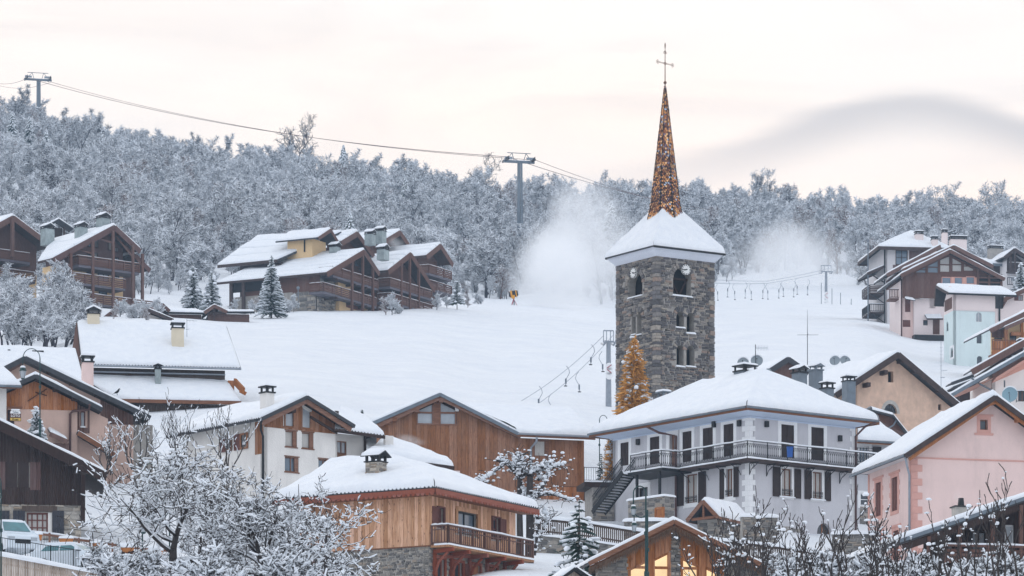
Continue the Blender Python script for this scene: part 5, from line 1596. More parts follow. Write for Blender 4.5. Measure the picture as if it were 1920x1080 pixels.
def ochre_church():
 h = House(1601, 860, 165, 24, 'ochre_building', 'tall ochre rendered building with half-round window and dark broad eaves', 'building')
 R = h.root; fm = h.front(); e = 1.0
 ap = h.fx(1684.5, 660, -e); l = h.fx(1567, 737, -e); r = h.fx(1806, 763, -e)
 sl = (ap[1] - l[1]) / (ap[0] - l[0]); sr = (ap[1] - r[1]) / (r[0] - ap[0])
 x1 = h.x(1789); xm = ap[0]; zm = ap[1]
 top = lambda u: zm - .38 - ((xm - u) * sl if u < xm else (u - xm) * sr)
 o1 = fspan(h, 1665, 1675, 696, 717); o2 = fspan(h, 1759, 1765, 758, 769)
 c = fspan(h, 1657, 1682, 757, 783); rr = (c[1] - c[0]) / 2; cz = h.z(775, c[0] + rr)
 lun = [(c[0] + rr + rr * math.cos(t), cz + rr * 1.25 * math.sin(t)) for t in np.linspace(0, math.pi, 13)]
 wall(R, fm, [(0, -3), (x1, -3), (x1, top(x1)), (xm, top(xm)), (0, top(0))], [rect(*o1), rect(*o2), lun], P_OCHRE, .45)
 wall(R, h.left(0), [(0, -3), (14, -3), (14, top(0)), (0, top(0))], (), P_OCHRE, .3)
 MB().box(.5, x1 - .5, .6, 13, -3, min(top(0), top(x1)) - .3).build('interior', BLACK, R)
 b = MB()
 for k in range(12):
  t0, t1 = math.pi * k / 12, math.pi * (k + 1) / 12
  p = [(c[0] + rr + q * math.cos(t), cz + q * 1.25 * math.sin(t)) for q, t in ((rr, t0), (rr + .26, t0), (rr + .26, t1), (rr, t1))]
  b.hexa([fm(u, v, -.05) for u, v in p] + [fm(u, v, .03) for u, v in p])
 b.build('window_surround', MORTAR, R)
 b = MB().mbox(fm, c[0], c[1], cz - .06, cz + .04, -.2, -.1); cc = (c[0] + rr, cz)
 for t in (30, 60, 90, 120, 150): b.bar(fm(cc[0], cc[1], -.15), fm(cc[0] + rr * math.cos(math.radians(t)), cc[1] + 1.25 * rr * math.sin(math.radians(t)), -.15), .035, .035)
 b.tube([fm(cc[0] + rr * .55 * math.cos(t), cc[1] + rr * .69 * math.sin(t), -.15) for t in np.linspace(0, math.pi, 9)], .02, 4)
 f = b.build('window', METAL_D, R)
 MB().add([fm(u, v, -.22) for u, v in lun], [tuple(range(len(lun)))]).build('pane', GLASS_D, f)
 window(R, fm, *o2, METAL_D, GLASS_D, 1, 1, .3, .04)
 b = MB().mbox(fm, o1[0] + .02, (o1[0] + o1[1]) / 2, o1[2], o1[2] + (o1[3] - o1[2]) * .7, -.45, -.4); b.build('window', METAL_D, R)
 gable(h, l[0], r[0], xm, -e, 15, l[1], r[1], zm, th=.2, T=.33, rk=(W_TRIMD, .5), edges=(1, 1, 0, 1), seed=21, cell=.8)
 b = MB()
 for (px, py) in ((1620, 723), (1652, 700), (1684, 678), (1710, 697), (1755, 733), (1784, 757)):
  u, v = h.fx(px, py); MB().box(u - .16, u + .16, -e + .08, 0.0, v - .2, v + .16).build('purlin_end', W_TRIMD, R)
 x = h.x(1591.5, -2.5); chimney(R, x, -2.5, -2, h.z(716, x, -2.5), .85, .9, METAL_C)
 for i, (px, py, rr_) in enumerate(((1566, 672, .5), (1584, 673, .5))):
  dish(W(px, 684, 178), (-.3 + .5 * i, -1, .35), rr_, DISH, ('left' if i == 0 else 'right') + ' one of the two pale dishes on the snow beside the ochre gable', 'pair of pale dishes', mast=.35)
ochre_church()
def small_gable():
 h = House(1443, 720, 178, 20, 'dark_gable', 'small dark roofed gable with reddish boards peeping over the grey house roof', 'house')
 R = h.root
 ap, l, r = h.fx(1478, 669, -.4), h.fx(1441, 693, -.4), h.fx(1516, 695, -.4)
 MB().ext([(l[0] + .3, 0, l[1] - 2), (r[0] - .3, 0, l[1] - 2), (r[0] - .3, 0, r[1]), (ap[0], 0, ap[1] - .2), (l[0] + .3, 0, l[1])], (0, 5, 0)).build('wall', W_BROWN, R)
 gable(h, l[0], r[0], ap[0], -.4, 6, l[1], r[1], ap[1], T=.2, th=.25, rk=(ROOF_D, .5), edges=(1, 1, 0, 1), seed=2)
small_gable()
# ---------------------------------------------------------------- the cluster of houses on the right above
def tall_grey():
 h = House(1659.5, 614, 275, 8, 'tall_grey_house', 'tall pale grey block with a hipped snowy roof and dark wood upper panel')
 R = h.root; fm = h.front(); lm = h.left()
 x1 = h.x(1765); y1 = 11; zt = h.z(462)
 w = fspan(h, 1679, 1702, 469, 497); d = fspan(h, 1676, 1686.5, 583, 612)
 wall(R, fm, [(0, -4), (x1, -4), (x1, zt), (0, zt)], [rect(*w), rect(*d)], P_HOUSEG, .3)
 wall(R, lm, [(0, -4), (y1, -4), (y1, zt), (0, zt)], (), P_HOUSEG, .3)
 MB().box(.4, x1, .5, y1, -4, zt).build('interior', BLACK, R)
 u0 = h.x(1674); planks(R, fm, u0, h.x(1745), h.z(502), zt, .5, W_PURPLE, [w], seed=3)
 window(R, fm, *w, W_DARK, GLASS_B, 2, 2, .05, .12)
 window(R, fm, *d, W_DARK, GLASS_D, 1, 1, .1)
 ze = h.z(461.5, -1.2, -1.2); xr = h.x(1782, -1.2)
 zr = h.z(421); xm = h.x(1723); ym = 5.0
 C = [(-1.3, -1.2, ze), (xr, -1.2, ze), (xr, y1 + 1, ze), (-1.3, y1 + 1, ze)]; P = (xm, ym, zr)
 for k in range(4):
  roof_plane(R, C[k], C[(k + 1) % 4], P, P, T=.28, th=.3, edges=(1, 0, 0, 0), seed=k + 3, cell=.9, fascia=W_TRIMD, fh=.5)
 for (px, r0, r1, w_, mt, y) in ((1723, 452, 440, 1.1, P_BLUSH, 1.5), (1752, 470, 450, .8, P_BLUSH, -.6), (1771, 460, 437, .7, P_BLUSH, 5)):
  x = h.x(px, y); chimney(R, x, y, h.z(r0, x, y) - 1, h.z(r1, x, y), w_, 1.0, mt)
 b = MB()
 for r_ in (548, 584): b.box(-2.1, -.002, .5, 5.5, h.z(r_) - .2, h.z(r_))
 bl = b.build('balcony', W_TRIMD, R)
 for i, r_ in enumerate((548, 584)):
  z = h.z(r_); railing(bl, [(-2.1, 5.5, z), (-2.1, .5, z), (-.05, .5, z)], 1.1, W_TRIMD if i == 0 else IRON, .25, 1.4, .1, .05, .1, True, 'boards' if i == 0 else 'bars')
  b = MB().bar((-.05, .7, z - 1.4), (-1.9, .7, z - .2), .12, .12); b.build('bracket', METAL_D, bl)
 roof_plane(R, (-2.6, 0, h.z(512)), (-2.6, 6, h.z(512)), (.0, 6, h.z(497)), (.0, 0, h.z(497)), T=.2, th=.2, edges=(1, 1, 0, 1), seed=4, rake=(W_TRIMD, .4, 'lr'))
 b = MB().bar((-.05, .3, h.z(529)), (-2.2, .3, h.z(513)), .15, .15); b.build('bracket', METAL_D, R)
 MB().tube([(-2.4, .4, -4), (-2.4, .4, h.z(448))], .09, 6).build('pole', METAL_C, R)
 downpipe(R, [(-.1, -.1, ze - .2), (-.1, -.1, -3)], METAL_D, .1)
tall_grey()
def brown_house():
 h = House(1693, 616, 258, 8, 'brown_gabled_house', 'wide brown timber gable over blush walls with tall gable windows')
 R = h.root; fm = h.front(); e = 1.2
 ap, l, r = h.fx(1782, 468, -e), h.fx(1689, 514, -e), h.fx(1884, 521, -e)
 xm, zm = ap; sl = (zm - l[1]) / (xm - l[0]); sr = (zm - r[1]) / (r[0] - xm)
 top = lambda u: zm - .35 - ((xm - u) * sl if u < xm else (u - xm) * sr)
 x1 = h.x(1880); zb = h.z(558)
 ups = [(1718, 1735, 500, 511), (1740, 1758.5, 489, 511), (1763, 1780, 480, 509.5), (1786, 1802.5, 481, 508.5), (1807.5, 1825, 489, 507.5)]
 los = [(1765.5, 1784, 519, 533.5), (1789, 1805.5, 519, 533.5), (1811, 1828, 518, 533)]
 U = [fspan(h, *o) for o in ups]; Lw = [fspan(h, *o) for o in los]
 holes = []
 for o in U:
  holes.append([(o[0], o[2]), (o[1], o[2]), (o[1], min(o[3], top(o[1]) - .3)), (o[0], min(o[3], top(o[0]) - .3))] if True else rect(*o))
 lg = (h.x(1832), h.x(1878), h.z(531), h.z(520))
 wall(R, fm, [(0, zb), (x1, zb), (x1, top(x1)), (xm, top(xm)), (0, top(0))], holes + [rect(*o) for o in Lw], W_BROWN, .3)
 pu = h.x(1764)
 planks(R, fm, .0, pu, zb, h.z(513), .42, W_BROWN, seed=4)
 for i, (o, hl) in enumerate(zip(U, holes)):
  gm = GLASS_B if i < 2 else CURTAIN
  f = MB(); f.mbox(fm, o[0], o[1], o[2] + (o[3] - o[2]) * .42, o[2] + (o[3] - o[2]) * .42 + .12, -.15, .02); fr_ = f.build('window', W_BROWN, R)
  MB().add([fm(u, v, -.12) for u, v in hl], [(0, 1, 2, 3)]).build('pane', gm, fr_)
 for o in Lw:
  window(R, fm, *o, P_ROSE, GLASS_B, 1, 1, .1, .12)
 b = MB()
 for px in (1786.5, 1808, 1830): x = h.x(px); b.mbox(fm, x - .2, x + .2, h.z(534), h.z(517), -.02, .05)
 b.build('pier', P_SALMON, R)
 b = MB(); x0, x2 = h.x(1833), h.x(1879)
 b.mbox(fm, x0, x2, h.z(531), top(x0) - .9, .001, .012); lgm = b.build('loggia_shade', BLACK, R)  # thin black sheet, the shade of the recess put into colour
 b = MB()
 for px in (1833, 1854, 1877): x = h.x(px); b.mbox(fm, x - .14, x + .14, h.z(536), top(x), .02, .3)
 b.bar(fm(x0, h.z(517), .15), fm(x2, h.z(517), .15), .14, .25); b.bar(fm(x0, h.z(501), .15), fm(x2, h.z(512), .15), .14, .2); b.bar(fm(x0, h.z(526), .15), fm(x2, h.z(526), .15), .14, .2)
 b.build('timber_frame', W_BROWN, R)
 gable(h, l[0], r[0], xm, -e, 13, l[1], r[1], zm, th=.2, T=.26, rk=(W_BROWN, .5), edges=(1, 1, 0, 1), seed=30, cell=.9)
 a2, l2, r2 = h.fx(1789, 460, 3), h.fx(1692, 505, 3), h.fx(1862, 497, 3)
 gable(h, l2[0], r2[0], a2[0], 3, 12, l2[1], r2[1], a2[1], th=.2, T=.26, rk=(W_BROWN, .5), edges=(1, 1, 0, 1), seed=33, cell=.9)
 MB().ext([(l2[0] + 1, 3.4, l2[1]), (r2[0] - 1, 3.4, r2[1]), (a2[0], 3.4, a2[1] - .4)], (0, 8, 0)).build('wall', W_BROWN, R)
 o1, o2, dr = fspan(h, 1743, 1754, 560, 578, .8), fspan(h, 1731, 1739.5, 600, 610, .8), fspan(h, 1749, 1762, 598.5, 627, .8)
 m2 = h.front(.8); a = h.x(1714, .8); b_ = h.x(1790, .8)
 wall(R, m2, [(a, -3), (b_, -3), (b_, zb), (a, zb)], [rect(*o1), rect(*o2), rect(*dr)], P_BLUSH, .3)
 MB().box(a - .01, b_ + 5, 1.2, 11, -4, zb - .05).build('body', P_BLUSH, R)
 window(R, m2, *o1, W_DARK, GLASS_D, 2, 1, .1); window(R, m2, *o2, W_DARK, GLASS_D, 1, 1, .1)
 MB().mbox(m2, dr[0], dr[1], dr[2], dr[3], -.14, -.08).build('door', W_BROWN, R)
 c, d = h.fx(1737.5, 597, -.4), h.fx(1768, 597, -.4)
 roof_plane(R, (c[0], -.5, c[1]), (d[0], -.5, d[1]), (d[0], .8, d[1] + .7), (c[0], .8, c[1] + .7), T=.12, th=.12, edges=(1, 1, 0, 1), cell=.4, fascia=W_DARK, fh=.2)
 MB().box(a - .3, b_, -.6, .8, -3, h.z(628)).build('plinth', METAL_D, R)
 o = lspan(h, 1711, 1715, 590, 605, a)
 a3, b3 = h.x(1691, 1.5), h.x(1712, 1.5); m3 = h.front(1.5)
 g1, g2 = fspan(h, 1697, 1707, 561, 585, 1.5), fspan(h, 1692.5, 1707, 600, 613, 1.5)
 wall(R, m3, [(a3, -3), (b3, -3), (b3, h.z(514, 0, 1.5)), (a3, h.z(514, 0, 1.5))], [rect(*g1), rect(*g2)], P_PINK, .3)
 MB().box(a3 + .05, b3 + 1, 1.9, 9, -4, h.z(520)).build('side_body', P_BLUSH, R)
 shutter(R, m3, g1[0], g1[1], g1[2], g1[3], SHUT_R, -.1); shutter(R, m3, g2[0], g2[1], g2[2], g2[3], SHUT_R, -.1)
 c, d = h.fx(1696, 562, -.2), h.fx(1714, 565, -.2)
 roof_plane(R, (c[0], -1, c[1]), (d[0], -1, d[1]), (d[0], 1.4, d[1] + .8), (c[0], 1.4, c[1] + .8), T=.2, th=.1, edges=(1, 1, 0, 1), cell=.4)
 downpipe(R, [(a3 - .1, 1.3, h.z(520)), (a3 - .1, 1.3, -2)], METAL_B, .1)
 x = h.x(1796, 5); chimney(R, x, 5, h.z(478), h.z(450, x, 5), 2.2, 1.2, P_BLUSH)
 q0, q1 = h.fx(1663, 513, 4), h.fx(1764, 459, 4)
 roof_plane(R, (q0[0], 12, q0[1]), (q0[0], 4, q0[1]), (q1[0], 4, q1[1]), (q1[0], 12, q1[1]), T=.26, th=.2, edges=(1, 1, 0, 1), rake=(W_BROWN, .5, 'r'), seed=50, cell=.9)
 MB().ext([(q0[0] + 1.5, 5, q0[1] - 1), (q0[0] + 1.5, 5, q0[1] + .2), (q1[0], 5, q1[1] - .6), (q1[0], 5, q0[1] - 1)], (0, 6, 0)).build('wing_gable', W_BROWN, R)
 z = h.z(559, 0, 3.5); p0, p1 = h.x(1668, 3.5), h.x(1686, 3.5)
 b = MB().box(p0, p1, 3.5, 5.5, z - .2, z); b.build('balcony', W_BROWN, R)
 railing(R, [(p0, 3.5, z), (p1, 3.5, z)], 1.15, W_BROWN, .2, 1.3, .1, .09, .1)
brown_house()
def mint_house():
 h = House(1788, 740, 228, 12, 'mint_house', 'tall pale mint green house with small arched windows and a blush top storey')
 R = h.root; fm, lm = h.front(), h.left()
 x1 = h.x(1866); y1 = h.y(1770); zt = h.z(549); zs = h.z(582)
 A = [fspan(h, 1830, 1841, 585.5, 603.5), fspan(h, 1831, 1842, 626, 644.5), fspan(h, 1831.5, 1842.5, 667.5, 684)]
 B = [lspan(h, 1774.5, 1778, 603, 621), lspan(h, 1782.5, 1787, 652, 670), lspan(h, 1776, 1780, 712, 730)]
 wall(R, fm, [(0, -3), (x1, -3), (x1, zs), (0, zs)], [arch(*o) for o in A], P_MINT, .3)
 wall(R, fm, [(0, zs), (x1, zs), (x1, zt), (0, zt)], (), P_BLUSH, .3)
 wall(R, lm, [(0, -3), (y1, -3), (y1, zs), (0, zs)], [arch(*o) for o in B], P_MINT, .3)
 for i, o in enumerate(A): window(R, fm, *o, P_MINT if i else P_HOUSEG, GLASS_P if i == 0 else GLASS_D, 2 if i == 0 else 1, 1, .15, .06, arched=True)
 for o in B: window(R, lm, *o, METAL_D, GLASS_D, 1, 1, .15, .05, arched=True)
 surround(R, lm, B[1][0], B[1][1], B[1][2], B[1][3], .25, P_TRIM)
 MB().mbox(fm, 0, x1, zs - .04, zs + .05, 0, .06).build('string_course', P_HOUSEG, R)
 za = h.z(541)
 wall(R, lm, [(0, zs), (y1, zs), (y1, zt - .6), (y1 / 2, za + .6), (0, zt)], (), P_BLUSH, .3)
 planks(R, lm, .6, y1 - .3, zs + .35, zt - .4, .6, W_BROWN, seed=2)
 MB().box(.35, x1 - .1, .35, y1, -3, zt - .2).build('interior', BLACK, R)
 e = h.x(1786) ; l = -.9; xr = h.x(1902)
 ze, zr = h.z(549, 0, -.8), h.z(536, 0, 4)
 ridge_x(h, l, xr, -.8, y1 + .8, 4, ze, ze - .6, zr, th=.18, T=.28, fascia=METAL_D, fh=.22, edges=(1, 1, 0, 1), rk=(W_TRIMD, .3), seed=9, cell=.8)
 downpipe(R, [(x1 + .2, -.8, ze - .2), (x1 + .5, -.2, ze - .7), (x1 + .5, -.2, h.z(603))], METAL_D, .08)
mint_house()
def blush_house():
 h = House(1868, 640, 236, 10, 'blush_house', 'blush rendered house end beside the mint house, roof rising out of frame')
 R = h.root; fm = h.front()
 l, r = h.fx(1864, 566.5, -.8), h.fx(1921, 541, -.8); sl = (r[1] - l[1]) / (r[0] - l[0]); xm = r[0] + 2; zm = r[1] + 2 * sl
 w = fspan(h, 1909, 1918, 553, 564); x1 = 2 * xm
 top = lambda u: zm - .3 - abs(u - xm) * sl
 wall(R, fm, [(0, -3), (x1 - .5, -3), (x1 - .5, top(x1 - .5)), (xm, top(xm)), (0, top(0))], [rect(*w)], P_BLUSH, .3)
 window(R, fm, *w, W_TRIM, GLASS_P, 2, 1, .1); shutter(R, fm, w[0] - .5, w[0], w[2], w[3], SHUT_R)
 gable(h, l[0], 2 * xm - l[0], xm, -.8, 8, l[1], l[1], zm, th=.16, T=.25, rk=(W_BROWN, .5), edges=(1, 1, 0, 1), seed=8, cell=.7)
 b = MB().bar((h.x(1879), -.05, h.z(575)), (h.x(1884), -.8, h.z(563)), .2, .2); b.build('bracket', W_BROWN, R)
 downpipe(R, [(.2, -.5, h.z(570)), (.35, -.1, h.z(576)), (.35, -.1, h.z(602))], METAL_D, .09)
 MB().box(-.2, x1 - .5, .3, 7, -3, top(0) - .5).build('body', P_BLUSH, R)
blush_house()
def balcony_house():
 h = House(1859, 700, 215, 12, 'orange_timber_house', 'house with orange boarded gable and a wooden balcony beside the mint house')
 R = h.root; fm = h.front()
 l, r = h.fx(1856, 617, -1.4), h.fx(1925, 583, -1.4); sl = (r[1] - l[1]) / (r[0] - l[0]); xm = r[0] + 2.5; zm = r[1] + 2.5 * sl
 gable(h, l[0], 2 * xm - l[0], xm, -1.4, 8, l[1], l[1], zm, th=.16, T=.26, rk=(W_BROWN, .5), edges=(1, 1, 0, 1), seed=18, cell=.7)
 l2, r2 = h.fx(1884, 613, -1.9), h.fx(1925, 595, -1.9)
 roof_plane(R, (l2[0], 1, l2[1]), (l2[0], -1.9, l2[1]), (r2[0], -1.9, r2[1]), (r2[0], 1, r2[1]), T=.18, th=.12, edges=(1, 1, 0, 1), rake=(W_BROWN, .4, 'r'), cell=.6)
 x1 = 2 * xm
 w = [fspan(h, 1864, 1880, 633, 660), fspan(h, 1893, 1906, 624, 640)]
 top = lambda u: zm - .4 - abs(u - xm) * sl
 wall(R, fm, [(0, -3), (x1 - 1, -3), (x1 - 1, top(x1 - 1)), (xm, top(xm)), (0, top(0))], [rect(*o) for o in w], P_YELLOW, .3)
 planks(R, fm, 0, h.x(1886), -1, top, .35, W_BROWN, w, seed=2)
 for o in w: window(R, fm, *o, W_DARK, GLASS_D, 2, 1, .15)
 b = MB().bar((h.x(1886, -.6), -.6, -2), (h.x(1886, -.6), -.6, top(h.x(1886)) - .2), .35, .35).bar((h.x(1893), -.5, h.z(626)), (h.x(1925), -.5, h.z(626)), .3, .4).bar((h.x(1913), -.5, h.z(660)), (h.x(1913), -.5, h.z(600)), .3, .3)
 b.build('timber_post', W_ORANGE, R)
 z = h.z(664, 0, -1.3); p0, p1 = h.x(1860, -1.3), h.x(1925, -1.3)
 MB().box(p0, p1, -1.3, 0, z - .2, z).build('balcony', W_TRIM, R)
 planks(R, lambda u, v, n: (u, -1.3 - n, v), p0, p1, lambda u: z - .1, lambda u: z + 1.5, .24, W_ORANGE, seed=5)
 railing(R, [(p0, -1.35, z + .45), (p1, -1.35, z + .45)], 1.15, W_TRIM, .3, 2, .09, .05, .1, False)
 MB().box(p0 + .2, p1, -.1, .0, -3, z - .2).build('base_wall', W_DARK, R)
balcony_house()
def far_right_chalet():
 h = House(1890, 530, 300, 14, 'grey_timber_chalet', 'dark grey timber chalet with balcony behind the brown gable, cut by the frame')
 R = h.root; fm = h.front(); e = 1.4
 ap, l, r = h.fx(1903, 465, -e), h.fx(1884, 480, -e), h.fx(1935, 489, -e)
 xm, zm = ap; sl = (zm - l[1]) / (xm - l[0])
 gable(h, l[0], 2 * xm - l[0] + 1.5, xm, -e, 20, l[1], r[1], zm, th=.2, T=.3, rk=(W_TRIMD, .55), edges=(1, 1, 0, 1), seed=3, cell=1.2)
 x1 = h.x(1945); top = lambda u: zm - .5 - abs(u - xm) * sl * .9
 MB().ext([(-.2, 0, -3), (x1, 0, -3), (x1, 0, r[1] - .5), (xm, 0, zm - .5), (-.2, 0, l[1] - .4)], (0, 9, 0)).build('wall', P_HOUSEG, R)
 planks(R, fm, -.2, x1, h.z(508), top, .45, W_TRIMD, seed=3, n0=.01)
 z = h.z(507, 0, -e); MB().box(-.3, x1, -e, 0, z - .25, z).build('balcony', W_TRIMD, R)
 railing(R, [(-.3, -e, z), (x1, -e, z)], 1.2, W_TRIMD, .25, 1.6, .12, .07, .12)
 MB().bar((xm, -e, z), (xm, -e, zm - .4), .25, .25).bar((-.1, -e, z), (-.1, -e, l[1] - .1), .25, .25).build('post', W_TRIMD, R)
 for (a, b_, c, d) in ((1895, 1903, 518, 528), (1911, 1921, 494, 505)):
  o = fspan(h, a, b_, c, d); window(R, fm, *o, P_TRIM, GLASS_P, 2, 1, -.06)
 p = [h.fx(1862, 489, -1), h.fx(1884, 489, -1)]
 A = (h.x(1862, 1), 1.0, h.z(489, h.x(1862), 1)); B = (h.x(1884, 1), 1.0, h.z(491)); 
 roof_plane(R, (h.x(1858, 2), 2, h.z(490)), (h.x(1885, 2), 2, h.z(491)), (h.x(1888, 9), 9, h.z(466)), (h.x(1822, 9), 9, h.z(470)), T=.3, th=.2, edges=(1, 1, 0, 1), seed=8, cell=.9, fascia=METAL_C, fh=.4)
 MB().box(h.x(1864, 3), h.x(1890, 3), 3, 9, h.z(522), h.z(492)).build('side_wall', W_TRIMD, R)
 x = h.x(1866, 7); chimney(R, x, 7, h.z(480), h.z(467, x, 7), 2.2, 1.2, MORTARD)
 z = h.z(535, 0, -e); railing(R, [(-.6, -e, z), (x1, -e, z)], 1.2, IRON, .3, 1.6, .1, .05, .1)
far_right_chalet()
def salmon_house():
 h = House(1860, 860, 172, 8, 'white_salmon_house', 'cream house with salmon painted eaves under a long sloping roof, behind the pink gable')
 R = h.root; fm, lm = h.front(), h.left()
 e = 1.6
 l, r = h.fx(1780, 741, -e), h.fx(1925, 658, -e); sl = (r[1] - l[1]) / (r[0] - l[0])
 xm = r[0] + 3; zm = r[1] + 3 * sl
 roof_plane(R, (l[0], 1.5, l[1]), (l[0], -e, l[1]), (xm, -e, zm), (xm, 1.5, zm), T=.20, th=.14, edges=(1, 1, 0, 1), rake=(METAL_C, .3, 'r'), seed=5, cell=.6, gutter=METAL_C)
 x0 = h.x(1858); top = lambda u: l[1] + (u - l[0]) * sl - .35
 x1 = xm + 3
 w = fspan(h, 1882, 1885, 713, 726); w2 = fspan(h, 1909, 1925, 732, 752)
 wall(R, fm, [(0, -3), (x1, -3), (x1, top(xm)), (xm, top(xm)), (0, top(0))], [rect(*w), rect(*w2)], P_CREAM, .3)
 wall(R, lm, [(0, -3), (8, -3), (8, top(0)), (0, top(0))], (), P_CREAM, .3)
 for (a, b_, c, d) in ((1846, 1850, 736, 743), (1837, 1841, 743, 749)):
  pass
 window(R, fm, *w, METAL_C, GLASS_P, 1, 1, .1, .04); window(R, fm, *w2, W_TRIM, GLASS_D, 2, 1, .1)
 railing(R, [fm(w2[0] - .3, w2[2] - .2, .5), fm(w2[1] + 1, w2[2] - .2, .5)], 1.0, IRON, .2, 1.2, .05, .03, .05)
 MB().hexa([fm(u, v, n) for (u, v, n) in ((0, top(0) - .75, .001), (x1, top(x1) - 1.9, .001), (x1, top(x1) - 1.9, .03), (0, top(0) - .75, .03), (0, top(0), .001), (x1, top(x1), .001), (x1, top(x1), .03), (0, top(0), .03))]).build('painted_band', P_SALMON, R)
 b = MB(); N = 8; vs = []
 for i in range(N + 1):
  t = i / N
  x = l[0] + .15 + (-.02 - l[0] - .15) * t
  z = top(x) + .12 - .5 * math.sin(t * math.pi / 2) * t
  vs += [(x, -e + .1, z), (x, 7, z)]
 b.add(vs, [(2 * i, 2 * i + 1, 2 * i + 3, 2 * i + 2) for i in range(N)])
 b.add([(v[0], v[1], v[2] + .05) for v in vs], [(2 * i, 2 * i + 1, 2 * i + 3, 2 * i + 2) for i in range(N)])
 b.build('soffit', P_SALMON, R)
 MB().hexa([(0, -e + .1, top(0) - .5), (x1, -e + .1, top(x1)), (x1, -.04, top(x1) - .3), (0, -.04, top(0) - .75), (0, -e + .1, top(0) - .46), (x1, -e + .1, top(x1) + .04), (x1, -.04, top(x1) - .26), (0, -.04, top(0) - .7)]).build('front_soffit', P_SALMON, R)
 downpipe(R, [(h.x(1822, -e), -e, h.z(715)), (h.x(1838, -1), -1, h.z(724)), (-.15, -.1, h.z(731)), (-.15, -.1, h.z(750))], METAL_C, .09)
salmon_house()
def back_roof():
 h = House(1800, 820, 186, 8, 'low_dark_house', 'low dark house with two stepped snowy roof edges below the mint house')
 R = h.root; e = .8
 l, m_, r = h.fx(1786, 716, -e), h.fx(1822, 693, -e), h.fx(1922, 637, -e)
 roof_plane(R, (m_[0], 2.5, m_[1]), (m_[0], -e, m_[1]), (r[0], -e, r[1]), (r[0], 2.5, r[1]), T=.22, th=.14, edges=(1, 1, 0, 1), rake=(W_BROWN, .6, 'r'), seed=3, cell=.7)
 l2 = h.fx(1824, 702, -e)
 roof_plane(R, (l[0], 2, l[1]), (l[0], -.4, l[1]), (m_[0] + .3, -.4, m_[1] - .4), (m_[0] + .3, 2, m_[1] - .4), T=.2, th=.12, edges=(1, 1, 0, 1), rake=(ROOF_D, .3, 'r'), seed=4, cell=.5)
 roof_plane(R, (l[0] + .1, 4, l[1] - .45), (l[0] + .1, -.7, l[1] - .45), (m_[0] + .3, -.7, m_[1] - .85), (m_[0] + .3, 4, m_[1] - .85), T=.15, th=.12, edges=(1, 1, 0, 1), rake=(ROOF_D, .3, 'r'), seed=7, cell=.5)
 MB().ext([(l[0] + .9, 0, -3), (r[0], 0, -3), (r[0], 0, r[1] - .4), (m_[0] + .4, 0, m_[1] - .7), (l[0] + .9, 0, l[1] - .3)], (0, 6, 0)).build('wall', W_DARK, R)
 fm = h.front()
 for (a, b_, c, d) in ((1886, 1892, 672, 681), (1897, 1903, 666, 675)):
  o = fspan(h, a, b_, c, d); window(R, fm, *o, METAL_G, GLASS_D, 2, 1, -.06, .04)
 x = h.x(1918, 1); chimney(R, x, 1, h.z(665), h.z(646, x, 1), .9, 1, LEAD)
back_roof()
dish(W(1894, 762, 150), (-.25, -1, .12), .62, DISHB, 'large round bluish dish with a snow rim above the pink house roof', mast=.9)
t_ = empty('tv_aerial', W(1764.5, 728, 160), 0, 'thin mast with short aerial arms in front of the mint house foot', 'tv aerial')
MB().tube([(0, 0, 0), (0, 0, 3.9)], .025, 5).build('mast', METAL_G, t_)
b_ = MB()
for k in range(7): b_.bar((-.12, 0, 1.6 + k * .3), (.12, 0, 1.6 + k * .3), .015, .015)
b_.bar((0, 0, 1.45), (.5, 0, 1.5), .04, .03); b_.bar((-.05, 0, .9), (.3, 0, .9), .05, .05)
b_.build('antenna', METAL_G, t_)
